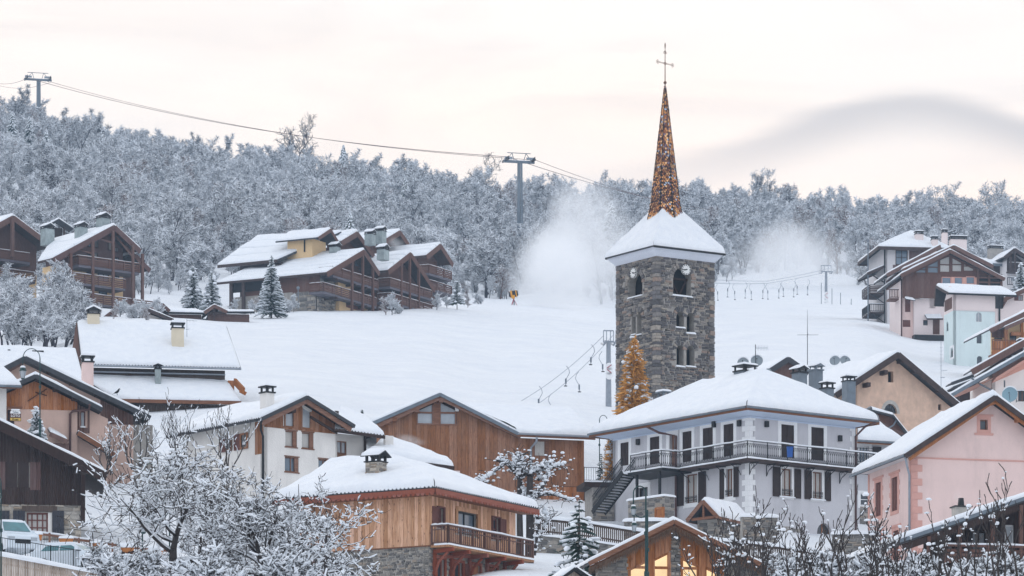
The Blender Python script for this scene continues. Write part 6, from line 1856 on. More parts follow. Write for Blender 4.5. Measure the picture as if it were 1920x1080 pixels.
# ---------------------------------------------------------------- chalet in the middle foreground
def hang_rail(root, h, pts, hgt, mat, **k):
 return railing(root, pts, hgt, mat, **k)
def front_chalet():
 h = House(804, 1120, 100, 60, 'corner_chalet', 'stone and fresh larch chalet with red scalloped eaves and a long dark balcony', 'chalet')
 R = h.root; fm, lm = h.front(), h.left()
 x1 = h.x(965); y1 = h.y(560)
 e = .95
 ze = h.z(913, -e, -e); zt = ze - .25; zs = h.z(1021)
 sh = [fspan(h, 820, 831, 952.5, 990), fspan(h, 856, 893, 961, 1003), fspan(h, 922.5, 935, 971, 1012)]
 lo = [fspan(h, 816, 832, 1048, 1095), fspan(h, 850, 866, 1055, 1095), fspan(h, 883, 899, 1060, 1100), fspan(h, 915, 930, 1064, 1100)]
 wall(R, fm, [(0, -3), (x1, -3), (x1, zt), (0, zt)], [rect(*o) for o in sh + lo], MORTAR, .3)
 wall(R, lm, [(0, -3), (y1, -3), (y1, zt), (0, zt)], (), MORTAR, .3)
 MB().box(.35, x1 - .2, .35, y1, -3, zt - .1).build('interior', BLACK, R)
 planks(R, fm, 0, x1, zs, zt, .2, W_LIGHT, [(o[0] - .1, o[1] + .1, o[2] - .1, o[3] + .08) for o in sh], seed=5, th=.06)
 planks(R, lm, -.06, y1, zs - .04, zt, .23, W_LIGHT, (), seed=6, th=.06)
 MB().mbox(lm, 0, y1, zs - .1, zs - .041, 0, .09).mbox(fm, 0, x1, zs - .1, zs - .03, 0, .09).build('drip_board', W_TRIM, R)
 stones(R, lm, -math.pi / 2, 0, h.y(600), -1.2, zs - .1, .27, .125, STONE_L, (), 160, 41, .06, shrink=.84)
 stones(R, fm, 0, 0, x1, -1.5, zs - .1, .27, .125, STONE_L, [rect(o[0] - .15, o[1] + .15, o[2], o[3] + .15) for o in lo], 120, 42, .05)
 shutter(R, fm, h.x(808), sh[0][0], sh[0][2] + .1, sh[0][3], SHUT_R, .075); shutter(R, fm, sh[2][1], h.x(946), sh[2][2] + .1, sh[2][3], SHUT_R, .075)
 for o, g in zip(sh, (SHUT_R, GLASS_B, SHUT_R)):
  if g is GLASS_B:
   surround(R, fm, *o, .22, W_LIGHT, .11, False)
   window(R, fm, *o, METAL_D, GLASS_B, 2, 1, .15, .08)
  else:
   window(R, fm, *o, SHUT_R, GLASS_D, 1, 2, .15, .1); surround(R, fm, *o, .08, SHUT_R, .09, False)
 for i, o in enumerate(lo):
  surround(R, fm, *o, .14, W_RED, .1, False)
  if i < 2: window(R, fm, *o, W_RED, GLASS_D, 2 if i == 0 else 1, 1, .15, .1, name='door' if i == 0 else 'window')
  else: planks(R, fm, o[0], o[1], -2, o[3], .2, W_ORANGE, seed=i, n0=-.1)
 shutter(R, fm, lo[1][1] + .15, lo[1][1] + .75, lo[1][2], lo[1][3], SHUT_R, .08)
 MB().bar(fm(h.x(812), h.z(1043), .15), fm(x1, h.z(1043, x1), .15), .15, .16).build('lintel_beam', W_RED, R)
 xm = x1 / 2; ya = h.y(740, xm); zr = h.z(864, xm, ya)
 kw = dict(th=.14, T=.36, mat=ROOF_D, cell=.4, over=.06, tiles=True)
 A, B, C, D_ = (-e, -e, ze), (x1 + e, -e, ze), (x1 + e, y1 + 1, ze), (-e, y1 + 1, ze)
 P, Q = (xm, ya, zr), (xm, y1 + 1, zr)
 roof_plane(R, A, B, P, P, edges=(1, 0, 0, 0), seed=1, **kw)
 roof_plane(R, D_, A, P, Q, edges=(1, 0, 0, 1), seed=2, **kw)
 roof_plane(R, B, C, Q, P, edges=(1, 0, 0, 0), seed=3, **kw)
 for (p, q) in ((A, B), (D_, A)):
  p, q = Vector(p), Vector(q); L = (q - p).length; d = (q - p) / L; n = int(L / .28)
  b = MB(); o = Vector((0, 0, -.12)); out = d.cross(Vector((0, 0, 1))) * .04
  b.bar(p + o + out - Vector((0, 0, .06)), q + o + out - Vector((0, 0, .06)), .04, .22)
  for k in range(n):
   c = p + d * ((k + .5) * L / n) + out + Vector((0, 0, -.28))
   pts = [c + d * (.125 * math.cos(t)) + Vector((0, 0, .13 * math.sin(t))) for t in np.linspace(math.pi, 2 * math.pi, 6)]
   b.ext(pts, d.cross(Vector((0, 0, 1))) * .035)
  b.build('scalloped_fascia', W_RED, R)
 MB().hexa([(-e + .1, -e + .1, ze - .34), (x1 + e - .1, -e + .1, ze - .34), (x1 + e - .1, 0, ze - .3), (-e + .1, 0, ze - .3), (-e + .1, -e + .1, ze - .3), (x1 + e - .1, -e + .1, ze - .3), (x1 + e - .1, 0, ze - .26), (-e + .1, 0, ze - .26)]).box(-e + .1, 0, 0.01, y1, ze - .33, ze - .27).build('soffit', W_TRIM, R)
 w_ = 1.15
 zb = h.z(1020, 0, -w_)
 b = MB(); b.box(.05, x1 + .1, -w_, -.07, zb - .12, zb)
 bal = b.build('balcony', W_LIGHT, R)
 snow_cover(bal, (.03, -w_ - .02, zb), (x1 + .12, -w_ - .02, zb), (x1 + .12, -.3, zb), (.03, -.3, zb), .12, (1, 1, 0, 1), .3, over=.02)
 railing(bal, [(.1, -.1, zb), (.1, -w_ + .05, zb), (x1 + .05, -w_ + .05, zb)], 1.0, W_BROWN, .2, 1.35, .07, .035, .1, True, 'bars', mid=True)
 for px in (812, 843, 877, 910, 943):
  x = h.x(px)
  b = MB(); b.bar((x, -.05, zb - .3), (x, -w_ - .1, zb - .22), .18, .2); b.bar((x, -.1, zb - .35), (x, -.1, zb - 1.55), .18, .18)
  b.tube([(x, -.15, zb - 1.35), (x, -.35, zb - .85), (x, -.9, zb - .35)], .075, 5)
  b.build('bracket', W_RED, bal)
 y = h.y(705, xm * .35); x = xm * .35
 za, zb2 = h.z(900, x, y), h.z(868, x, y)
 MB().box(x - .38, x + .38, y - .42, y + .42, za - .6, zb2).build('chimney', MORTARD, R)
 stones(R, lambda u, v, n: (x - .38 - n, y + u, v), -math.pi / 2, -.42, .42, za - .2, zb2, .3, .14, STONE_H, (), 30, 3, .05)
 stones(R, lambda u, v, n: (x + u, y - .42 - n, v), 0, -.38, .38, za - .2, zb2, .3, .14, STONE_H, (), 30, 4, .05)
 c = MB(); t = zb2 + .01
 c.box(x - .44, x + .44, y - .5, y + .5, t, t + .06)
 for sx in (-1, 1):
  for sy_ in (-1, 0, 1): c.box(x + sx * .34 - .06, x + sx * .34 + .06, y + sy_ * .36 - .06, y + sy_ * .36 + .06, t + .06, t + .36)
 cc = c.build('chimney_cap', METAL_D, R)
 for sg in (-1, 1):
  roof_plane(cc, (x + sg * .6, y - .6, t + .33), (x + sg * .6, y + .6, t + .33), (x, y + .6, t + .62), (x, y - .6, t + .62), th=.05, T=.16, edges=(1, 1, 0, 1), cell=.2)
 MB().tube([(x - .6, y + .5, za - .1), (x - .5, y - .55, za - .16), (x + .4, y - .6, za - .1)], .07, 5).build('flashing', METAL_C, R)
front_chalet()
def barn():
 h = House(706, 975, 140, 9, 'timber_barn', 'big brown timber clad hall with broad gable and two gable windows', 'barn')
 R = h.root; fm = h.front(); e = .7
 ap, l, r = h.fx(825, 737, -e), h.fx(697, 792, -e), h.fx(972, 811, -e)
 xm, zm = ap; sl = (zm - l[1]) / (xm - l[0]); sr = (zm - r[1]) / (r[0] - xm)
 x1 = h.x(1095); xr = h.x(1116, -e); zr = h.z(817, xr, -e)
 def top(u):
  if u < xm: return zm - .3 - (xm - u) * sl
  z = zm - .3 - (u - xm) * sr
  return max(z, r[1] - .3 + (u - r[0]) * (zr - r[1]) / (xr - r[0])) if u > r[0] - .5 else z
 wins = [(783, 810, 755, 794), (826, 853, 755, 795)]
 W2 = [fspan(h, *o) for o in wins]; w3 = fspan(h, 1001, 1022.5, 826, 856); w4 = fspan(h, 1042, 1068, 949, 968)
 hs = []
 for i, o in enumerate(W2):
  tl, tr = (top(o[0]) - .25, top(o[1]) - .25)
  hs.append([(o[0], o[2]), (o[1], o[2]), (o[1], min(tr, o[3] + .4)), (o[0], min(tl, o[3] + .4))])
 outl = [(0, -3), (x1, -3), (x1, top(x1)), (r[0] + .2, top(r[0] + .2)), (xm, top(xm)), (0, top(0))]
 wall(R, fm, outl, hs + [rect(*w3), rect(*w4)], W_DARK, .3)
 zb = h.z(925)
 H_ = [(o[0], o[1], o[2], 99) for o in W2] + [w3, w4]
 planks(R, fm, 0, h.x(1024), -.5, top, .30, W_BARN, [H_[0], H_[1], w3], seed=14, th=.035)
 planks(R, fm, h.x(1024), x1, h.z(905), top, .30, W_BARN, (), seed=15, th=.035)
 planks(R, fm, h.x(1024), x1, -.5, h.z(906), .26, W_ORANGE, [w4], seed=16, th=.035)
 for (o, hh) in zip(W2, hs):
  f = MB(); zc = o[2] + (o[3] - o[2]) * .52
  f.mbox(fm, o[0], o[1], zc - .06, zc + .06, -.1, .07); f.mbox(fm, o[0] - .1, o[0], o[2] - .1, hh[3][1], -.1, .09); f.mbox(fm, o[1], o[1] + .1, o[2] - .1, hh[2][1], -.1, .09); f.mbox(fm, o[0], o[1], o[2] - .1, o[2], -.1, .09)
  fr_ = f.build('window', W_TRIM, R)
  MB().add([fm(u, v, -.05) for u, v in hh], [(0, 1, 2, 3)]).build('pane', GLASS_P, fr_)
 MB().mbox(fm, W2[0][1] + .1, W2[0][1] + .55, zb * 0 + W2[0][2] - .1, top(W2[0][1]) - .1, .05, .1).build('gable_post', W_TRIM, R)
 window(R, fm, *w3, W_TRIM, CURTAIN, 1, 1, .02); MB().mbox(fm, w3[1], w3[1] + .25, w3[2] - .05, w3[3] + .05, .03, .1).mbox(fm, w3[0], w3[1], w3[3], w3[3] + .08, .03, .1).build('window_trim', W_TRIM, R)
 window(R, fm, *w4, W_DARK, GLASS_D, 1, 2, .08)
 MB().mbox(fm, h.x(800), h.x(862), -2, h.z(880), .05, .12).mbox(fm, h.x(880), h.x(1000), -2, h.z(918), .05, .12).build('base_plaster', P_BLUSH, R)
 dpt = 16
 roof_plane(R, (l[0], dpt, l[1]), (l[0], -e, l[1]), (xm, -e, zm), (xm, dpt, zm), th=.2, T=.22, edges=(1, 1, 0, 1), rake=(METAL_C, .24, 'r'), seed=4, cell=.7)
 MB().bar((l[0] + .2, -e + .12, l[1] - .33), (xm, -e + .12, zm - .33), .1, .28).bar((xm, -e + .12, zm - .33), (r[0] + .2, -e + .12, r[1] - .3), .1, .28).build('barge_beam', W_TRIM, R)
 yb = 6.5
 P1 = (h.x(866, yb), yb, h.z(763, h.x(893, yb), yb)); P2 = (h.x(1078, yb), yb, h.z(771, h.x(1078, yb), yb))
 roof_plane(R, (r[0] - .1, -e, r[1]), (xr, -e, zr), P2, P1, th=.16, T=.3, edges=(1, 1, 0, 0), fascia=W_TRIM, fh=.3, gutter=METAL_G, seed=6, cell=.6, over=.03)
 roof_plane(R, (r[0], -e, r[1]), (r[0], 1.2, r[1]), (xm, 1.2, zm), (xm, -e, zm), th=.2, T=.2, edges=(0, 0, 0, 1), rake=(METAL_C, .24, 'l'), seed=8, cell=.7)
 b = MB()
 for (px, py) in ((738, 788), (780, 770), (825, 752), (865, 765), (905, 785), (948, 806), (725, 792)):
  u, v = h.fx(px, py); b = MB().box(u - .16, u + .16, -e + .05, 0, v - .16, v + .16); b.build('purlin_end', W_TRIM, R)
 downpipe(R, [(h.x(1003), -e - .12, h.z(816)), (h.x(1003), -e, h.z(824)), (h.x(995), -.15, h.z(834)), (h.x(995), -.15, h.z(900))], METAL_G, .09)
 p = h.fx(856, 767); MB().mbox(fm, p[0] - .12, p[0] + .12, p[1] - .18, p[1] + .18, 0, .3).build('floodlight', P_TRIM, R)
 planks(R, lambda u, v, n: (u, -.5 - n, v), h.x(1096, -.5), h.x(1113, -.5), -1, h.z(908), .28, W_BARN, seed=3)
 MB().box(h.x(1096), h.x(1112), -.5, 3, -2, h.z(908)).build('lean_to', W_DARK, R)
barn()
def white_house():
 h = House(494, 905, 120, 38, 'white_house', 'white rendered house with dark timber gable and snow-covered roof between bare tree and timber hall')
 R = h.root; fm, lm = h.front(), h.left(); e = .9
 ap, l, r = h.fx(576, 742, -e), h.fx(488, 784, -e), h.fx(665, 797, -e)
 xm, zm = ap; sl = (zm - l[1]) / (xm - l[0]); sr = (zm - r[1]) / (r[0] - xm)
 x1 = h.x(629); y1 = 9.0
 top = lambda u: zm - .3 - ((xm - u) * sl if u < xm else (u - xm) * sr)
 zw = h.z(800)
 G = [fspan(h, 534.5, 549.5, 767, 799), fspan(h, 566, 581, 771, 802)]
 Wn = [fspan(h, 535, 557, 808, 838), fspan(h, 566, 588, 811, 841), fspan(h, 534, 560, 857, 885), fspan(h, 597, 619, 861, 885)]
 hs = [[(o[0], o[2]), (o[1], o[2]), (o[1], min(o[3] + .3, top(o[1]) - .2)), (o[0], min(o[3] + .3, top(o[0]) - .2))] for o in G]
 wall(R, fm, [(0, -4), (x1, -4), (x1, top(x1)), (xm, top(xm)), (0, top(0))], hs + [rect(*o) for o in Wn], P_WHITE, .3)
 wall(R, lm, [(0, -4), (y1, -4), (y1, top(0)), (0, top(0))], (), P_WHITE, .3)
 MB().box(.35, x1 - .3, .35, y1, -4, top(0) - .4).build('interior', BLACK, R)
 planks(R, fm, .05, x1 - .05, zw, top, .24, W_BARN, [(o[0] - .03, o[1] + .03, o[2] - .03, 99) for o in G], seed=4)
 for o, hh in zip(G, hs):
  f = MB().mbox(fm, o[0] - .08, o[0], o[2] - .08, hh[3][1], -.1, .08).mbox(fm, o[1], o[1] + .22, o[2] - .08, hh[2][1], -.1, .08).mbox(fm, o[0], o[1], o[2] - .08, o[2], -.1, .08).build('window', W_BARN, R)
  MB().add([fm(u, v, -.06) for u, v in hh], [(0, 1, 2, 3)]).build('pane', GLASS_P, f)
 for i, o in enumerate(Wn):
  window(R, fm, *o, W_TRIM, CURTAIN if i < 2 else GLASS_B, 1 if i < 2 else 2, 1, .14)
  MB().mbox(fm, o[1] - .3, o[1] - .02, o[2], o[3], -.13, -.02).build('reveal_board', W_TRIM, R)
  MB().mbox(fm, o[0] - .05, o[1] + .05, o[3], o[3] + .07, -.05, .04).mbox(fm, o[0] - .05, o[1] + .05, o[2] - .07, o[2], -.05, .05).build('lintel', W_TRIM, R)
 for (p, q, c, d) in ((452, 466, 812, 842), (425, 436, 820, 846)):
  o = lspan(h, p, q, c, d); window(R, lm, *o, W_BARN, GLASS_D, 1, 1, -.08, .12); shutter(R, lm, o[1], o[1] + .7, o[2], o[3], SHUT_R)
 planks(R, lm, 0, .9, h.z(850), top(0) - .1, .2, W_BARN, seed=3)
 kw = dict(th=.16, T=.34, edges=(1, 1, 0, 1), cell=.5, tiles=True)
 gable(h, l[0], r[0], xm, -e, y1 + .9, l[1], r[1], zm, rk=(ROOF_D, .22), seed=14, **kw)
 MB().bar((l[0] + .2, -e + .12, l[1] - .3), (xm, -e + .12, zm - .32), .1, .3).bar((xm, -e + .12, zm - .32), (r[0] - .2, -e + .12, r[1] - .3), .1, .3).build('barge_beam', W_TRIM, R)
 for (px, py) in ((538, 772), (576, 757), (618, 777), (640, 800)):
  u, v = h.fx(px, py); MB().box(u - .14, u + .14, -e + .1, 0, v - .14, v + .14).build('purlin_end', W_DARK, R)
 b = MB().bar((h.x(582, -.5), -.5, h.z(775)), (h.x(632, -.5), -.5, h.z(800)), .12, .16).bar((h.x(625, -.6), -.6, h.z(796)), (h.x(645, -.6), -.6, h.z(794)), .3, .1); b.build('bracing', W_DARK, R)
 el = h.fx(437, 793, -.3)
 x = xm * .2; y = h.y(501, .6); cz = h.z(757, .6, y)
 chimney(R, .6, y, cz - .5, h.z(738, .6, y), .6, .7, P_WHITE)
 yb = 1.2; a, b_ = h.x(628, yb), h.x(684, yb); m2 = h.front(yb); zt = h.z(812, a, yb)
 dr = fspan(h, 632, 650, 827, 880, yb)
 wall(R, m2, [(a, -4), (b_, -4), (b_, zt), (a, zt)], [rect(*dr)], P_WHITE, .3)
 MB().box(a + .01, b_ - .01, yb + .35, 8, -4, zt - .1).build('wing_body', P_WHITE, R)
 window(R, m2, dr[0], dr[1], dr[2] + 1.0, dr[3], W_TRIM, GLASS_P, 2, 1, .1); MB().mbox(m2, dr[0], dr[1], dr[2], dr[2] + .98, -.12, -.04).build('door', W_BARN, R)
 lft, rgt = h.fx(640, 807, -.2), h.fx(722, 817, -.2)
 roof_plane(R, (lft[0] - .5, -.2, lft[1] + .05), (rgt[0], -.2, rgt[1]), (h.x(690, 5), 5, h.z(788, h.x(690, 5), 5)), (h.x(640, 5), 5, h.z(765, h.x(640, 5), 5)), T=.3, th=.14, edges=(1, 1, 0, 0), tiles=True, fascia=W_DARK, fh=.2, seed=21, cell=.4)
 MB().bar((b_ - .05, yb - .1, -3), (b_ - .05, yb - .1, zt), .12, .12).build('corner_post', W_DARK, R)
 downpipe(R, [(h.x(699), -.3, h.z(819)), (h.x(699), -.2, h.z(824)), (h.x(678, .9), .9, h.z(838)), (h.x(676.5, .95), .95, h.z(842)), (h.x(676.5, .95), .95, -2)], METAL_D, .075)
 downpipe(R, [(l[0] + .1, -e, l[1] - .1), (h.x(489, -.3), -.3, h.z(808)), (-.1, -.1, h.z(818)), (-.1, -.1, -2)], METAL_D, .075)
white_house()
def low_roof_house():
 h = House(690, 960, 122, 14, 'low_house', 'low house of which only the thick snow roof and smoking chimney show')
 R = h.root
 q = [(684, 852, -1), (852, 874, -1), (846, 868, 3), (716, 824, 6)]
 P = [(h.x(a, y), y, h.z(b, h.x(a, y), y)) for a, b, y in q]
 roof_plane(R, *P, T=.42, th=.2, edges=(1, 1, 0, 1), seed=4, fascia=W_DARK, fh=.25, cell=.4, over=.1)
 MB().box(h.x(696), h.x(838), .2, 4, -3, P[1][2] - .25).build('wall', P_BLUSH, R)
 x = h.x(728.5, 2.2); zt = h.z(818, x, 2.2)
 MB().box(x - .27, x + .27, 1.95, 2.5, h.z(850, x, 2.2), zt).build('chimney', P_WHITE, R)
low_roof_house()
def long_roof():
 h = House(152, 765, 152, 9, 'long_roofed_house', 'long house under a smooth snow roof with two cream chimneys and lower verandah roof')
 R = h.root; fm = h.front()
 zf = h.z(683, 0, -.8); xr = h.x(452, -.8); xl = h.x(153, -.8)
 yb = 7; zr = h.z(605, h.x(144, yb), yb)
 A, B = (xl, -.8, zf), (xr, -.8, zf)
 C, D_ = (h.x(425, yb), yb, zr), (h.x(144, yb), yb, zr)
 roof_plane(R, A, B, C, D_, T=.30, th=.16, edges=(1, 1, 1, 1), tiles=True, gutter=METAL_G, seed=5, cell=.7, over=.02)
 MB().ext([(xl + .3, .2, zf - 1.2 * 0 - .1), (xl + .3, yb, zr - .3), (xl + .3, yb + 2, zf - .1)], (.4, 0, 0)).build('gable_boards', W_BROWN, R)
 roof_plane(R, (xl - .9, -.3, zf - .12), (xl + .2, -.5, zf - .12), (h.x(145, yb), yb, zr), (h.x(145, yb) - .1, yb, zr), T=.02, th=.1, edges=(0, 0, 0, 0), mat=W_BROWN, snow=False)
 zt = zf - .1; zm = h.z(712)
 x1 = h.x(422)
 MB().box(.6, x1, .1, yb + 2, -3, zt).build('wall', W_PICKET, R)
 b = MB(); zz = h.z(697)
 b.mbox(fm, .6, x1, zz - .05, zz + .05, 0, .25); b.build('wall_rail', METAL_G, R)
 p = [h.fx(232, 748, -4.2), h.fx(452, 752, -4.2)]
 roof_plane(R, (h.x(215, -4.2), -4.2, p[0][1]), (p[1][0], -4.2, p[1][1]), (x1 + .3, -.1, h.z(712)), (h.x(150), -.1, h.z(706)), T=.26, th=.14, edges=(1, 1, 0, 1), fascia=W_TRIM, fh=.28, seed=9, cell=.6, over=.03)
 y = -3.4; m2 = h.front(y)
 x0, x2 = h.x(262, y), h.x(432, y)
 MB().box(x0, x2, y, 0, -4, h.z(752, 0, y) - .25).build('lower_body', MORTARD, R)
 planks(R, m2, x0, x2, h.z(772, 0, y), h.z(754, 0, y), .35, W_PICKET, seed=8)
 stones(R, m2, 0, x0, x2, -4, h.z(772, 0, y), .5, .22, STONE_H, (), 60, 8, .05)
 b = MB().bar((h.x(449), -3.5, h.z(738)), (h.x(438), -1, h.z(712)), .2, .5).bar((h.x(449, -4), -4.2, h.z(740)), (h.x(461, -4), -4.2, h.z(746)), .3, .25).box(h.x(426), h.x(438), -.6, -.4, h.z(728), h.z(709)); b.build('end_timbers', W_ORANGE, R)
 for (px, r0, r1, y, w_, mt, st) in ((175, 612, 590, yb - .5, .95, P_CREAM, 'hat'), (333, 652, 617, 2.6, .95, P_CREAM, 'slab')):
  x = h.x(px, y); chimney(R, x, y, h.z(r0, x, y) - 1, h.z(r1, x, y), w_, .9, plain('straw_render', (.70, .61, .46), .9, .06, 1) if px == 175 else MATS['straw_render'], style=st)
 x = h.x(296, -1.4); chimney(R, x, -1.4, h.z(722, x, -1.4) - .5, h.z(693, x, -1.4), .45, .5, LEAD, style='hat')
long_roof()
t_ = empty('tv_aerial', W(350.5, 632, 150), 0, 'thin tv aerial beside the right cream chimney of the long roof', 'tv aerial')
MB().tube([(0, 0, 0), (0, 0, 1.45)], .02, 5).build('mast', METAL_G, t_)
MB().bar((0, 0, 1.3), (.8, 0, 1.25), .02, .02).bar((.2, -.2, 1.27), (.2, .2, 1.27), .02, .02).bar((.5, -.2, 1.27), (.5, .2, 1.27), .02, .02).bar((-.1, 0, .6), (.2, 0, .62), .03, .03).build('antenna', METAL_G, t_)
def village_shop():
 h = House(12, 850, 125, 12, 'village_shop', 'old pink house with orange boarded front wing and a long snowy gable roof', 'house')
 R = h.root; e = .8
 y0 = 2.2; fm = h.front(y0)
 ap, l, r = h.fx(47, 668, y0 - e), h.fx(2, 691, y0 - e), h.fx(282, 780, y0 - e)
 xm, zm = ap; sr = (zm - r[1]) / (r[0] - xm); sl = (zm - l[1]) / (xm - l[0])
 top = lambda u: zm - .35 - ((xm - u) * sl if u < xm else (u - xm) * sr)
 x1 = h.x(250, y0)
 wall(R, fm, [(-3, -3), (x1, -3), (x1, top(x1)), (xm, top(xm)), (-3, top(-3))], (), P_PINKD, .3)
 MB().box(-2.9, x1 - .1, y0 + .3, 9, -3, top(x1) - .1).build('body', P_PINKD, R)
 xb = h.x(188, y0)
 planks(R, fm, xb, x1, h.z(795, xb, y0), top, .22, W_BROWN, seed=2)
 MB().box(x1 - .02, x1 + 1.3, y0 + .1, 6, -3, top(x1 + 1.3)).build('side_store', MORTARD, R)
 gable(h, l[0] - 3, r[0], xm, y0 - e, 10, l[1] - 3 * sl, r[1], zm, th=.16, T=.24, rk=(ROOF_D, .32), edges=(1, 1, 0, 1), seed=6, cell=.6)
 for (px, py) in ((96, 697), (139, 719), (186, 741)):
  u, v = h.fx(px, py, y0); MB().box(u - .35, u + .1, y0 - e + .1, y0, v - .15, v + .12).build('purlin_end', W_DARK, R)
 MB().bar((l[0] + .2, y0 - e + .2, l[1] - .25), (xm - .2, y0 - e + .2, zm - .4), .1, .3).build('barge_board', W_BROWN, R)
 yc = 4; x = h.x(164, yc); chimney(R, x, yc, h.z(735, x, yc), h.z(681, x, yc), .72, .8, P_PINK)
 fm = h.front()
 ap, l, r = h.fx(67, 702, -e), h.fx(38, 714, -e), h.fx(192, 765, -e)
 xm, zm = ap; sr = (zm - r[1]) / (r[0] - xm)
 top = lambda u: zm - .32 - abs(u - xm) * sr
 xc = h.x(145); zw = h.z(766)
 ds = fspan(h, 14, 27, 768, 800)
 wall(R, fm, [(0, -3), (xc, -3), (xc, top(xc)), (xm, top(xm)), (0, top(0))], [rect(*ds)], P_PINKD, .3)
 MB().box(.01, xc - .01, .35, 3, -3, top(xc) - .1).build('wing_body', P_PINKD, R)
 planks(R, fm, .02, xc, zw, top, .26, W_ORANGE, seed=7)
 MB().mbox(fm, ds[0], ds[1], ds[2], ds[3], -.25, -.2).build('door', SHUT_D, R)
 MB().mbox(fm, ds[0] - .15, ds[0], ds[2], ds[3] + .1, -.1, .06).mbox(fm, ds[0] - .3, h.x(41), h.z(765.5), h.z(763.5), -.1, .5).build('door_frame', W_TRIM, R)
 a, b_ = h.x(144, .5), h.x(168, .5); m2 = h.front(.5)
 w = fspan(h, 150.5, 160, 771, 802, .5)
 wall(R, m2, [(a, -3), (b_ + 1.2, -3), (b_ + 1.2, top(b_ + 1.1)), (a, top(a))], [rect(*w)], P_PINKD, .3)
 planks(R, m2, a, b_, h.z(812, a, .5), top, .18, W_BROWN, [w], seed=9)
 window(R, m2, *w, SHUT_R, GLASS_P, 1, 1, .1); MB().mbox(m2, w[0], w[1], w[2] + .0, w[2] + .1, -.05, .1).build('sill_snow', SNOW, R)
 gable(h, 2 * xm - r[0], r[0], xm, -e, 3.5, r[1], r[1], zm, th=.16, T=.24, rk=(ROOF_D, .28), edges=(1, 1, 0, 1), seed=16, cell=.5, tiles=True)
 for (px, py) in ((107, 731), (142, 748)):
  u, v = h.fx(px, py); MB().box(u - .3, u + .1, -e + .1, 0, v - .15, v + .1).build('purlin_end', W_DARK, R)
 u, v = h.fx(68, 712); MB().box(u - .1, u + .1, -e + .1, 0, v - .15, v + .15).build('purlin_end', W_DARK, R)
 p = h.fx(52, 752, -.1); q = h.fx(88, 729, -.1)
 MB().bar((p[0], -.07, p[1]), (q[0], -.07, q[1]), .1, .04).bar((p[0] + .5, -.11, p[1] + .6), (q[0] - .0, -.11, q[1] - .45), .1, .04).build('hanging_skis', W_DARK, R)
 downpipe(R, [(h.x(168, -e), -e - .1, h.z(758)), (h.x(167, -.4), -.4, h.z(765)), (h.x(136, -.2), -.2, h.z(768)), (h.x(131.5, -.15), -.15, h.z(773)), (h.x(131, -.15), -.15, h.z(850))], METAL_B, .085)
 c, d = h.fx(92, 808, -1), h.fx(126, 826, -1)
 roof_plane(R, (c[0], -1.4, c[1] - .1), (d[0], -1.4, d[1]), (d[0] - .2, .0, d[1] + .4), (c[0], 0, c[1] + .3), T=.22, th=.1, edges=(1, 1, 0, 1), cell=.3, fascia=W_BROWN, fh=.3)
 MB().box(h.x(96), h.x(126), -1.1, 0, -2, d[1] - .2).build('porch_body', W_BROWN, R)
 c, d = h.fx(146, 808, -.8), h.fx(215, 850, -.8)
 roof_plane(R, (d[0], 1.2, d[1]), (d[0], -.8, d[1]), (c[0], -.8, c[1]), (c[0], 1.2, c[1]), T=.14, th=.14, edges=(1, 1, 1, 1), cell=.3, rake=(W_TRIM, .3, 'r'))
village_shop()
def sign():
 p = W(29, 779, 124)
 t = empty('shop_sign', p, math.radians(12), 'brown tobacconist sign with white and yellow rows reading LOTO and Presse', 'sign')
 b = MB(); c = .12; w_, hh = .36, .36
 out = [(-w_, -hh), (w_, -hh), (w_, hh - c), (w_ - c, hh), (-w_ + c, hh), (-w_, hh - c)]
 b.ext([(u, 0, v) for u, v in out], (0, .08, 0)); b.build('board', plain('sign_brown', (.09, .035, .03), .5), t)
 o2 = [(-w_ + .03, .12), (w_ - .03, .12), (w_ - .03, hh - c), (w_ - c, hh - .03), (-w_ + c, hh - .03), (-w_ + .03, hh - c)]
 MB().ext([(u, -.012, v) for u, v in o2], (0, .01, 0)).build('white_panel', P_TRIM, t)
 MB().box(-w_ + .03, w_ - .03, -.012, -.002, -hh + .03, -.16).build('yellow_panel', plain('sign_yellow', (.66, .44, .10), .5), t)
 for s_, z, sz, mt in (('LOTO', -.09, .22, P_TRIM), ('Presse', -.30, .155, METAL_D), ('Tabac', .17, .16, DISH)):
  cu = bpy.data.curves.new('lettering', 'FONT'); cu.body = s_; cu.size = sz; cu.extrude = .006; cu.align_x = 'CENTER'; cu.offset = .004
  me_o = bpy.data.objects.new('tmp', cu); COL.objects.link(me_o)
  dg = bpy.context.evaluated_depsgraph_get(); me = bpy.data.meshes.new_from_object(me_o.evaluated_get(dg))
  bpy.data.objects.remove(me_o)
  me.materials.clear(); me.materials.append(mt)
  o = link_mesh('lettering', me, t); o.rotation_euler = (math.radians(90), 0, 0); o.location = (0, -.02, z)
 snow_cover(t, (-w_ + .08, -.02, hh), (w_ - .08, -.02, hh), (w_ - .08, .1, hh), (-w_ + .08, .1, hh), .06, (1, 1, 1, 1), .1, over=0)
 MB().bar((-w_, .04, .2), (-.75, .04, .2), .03, .03).bar((-w_, .04, -.2), (-.75, .04, -.2), .03, .03).build('arm', METAL_D, t)
sign()
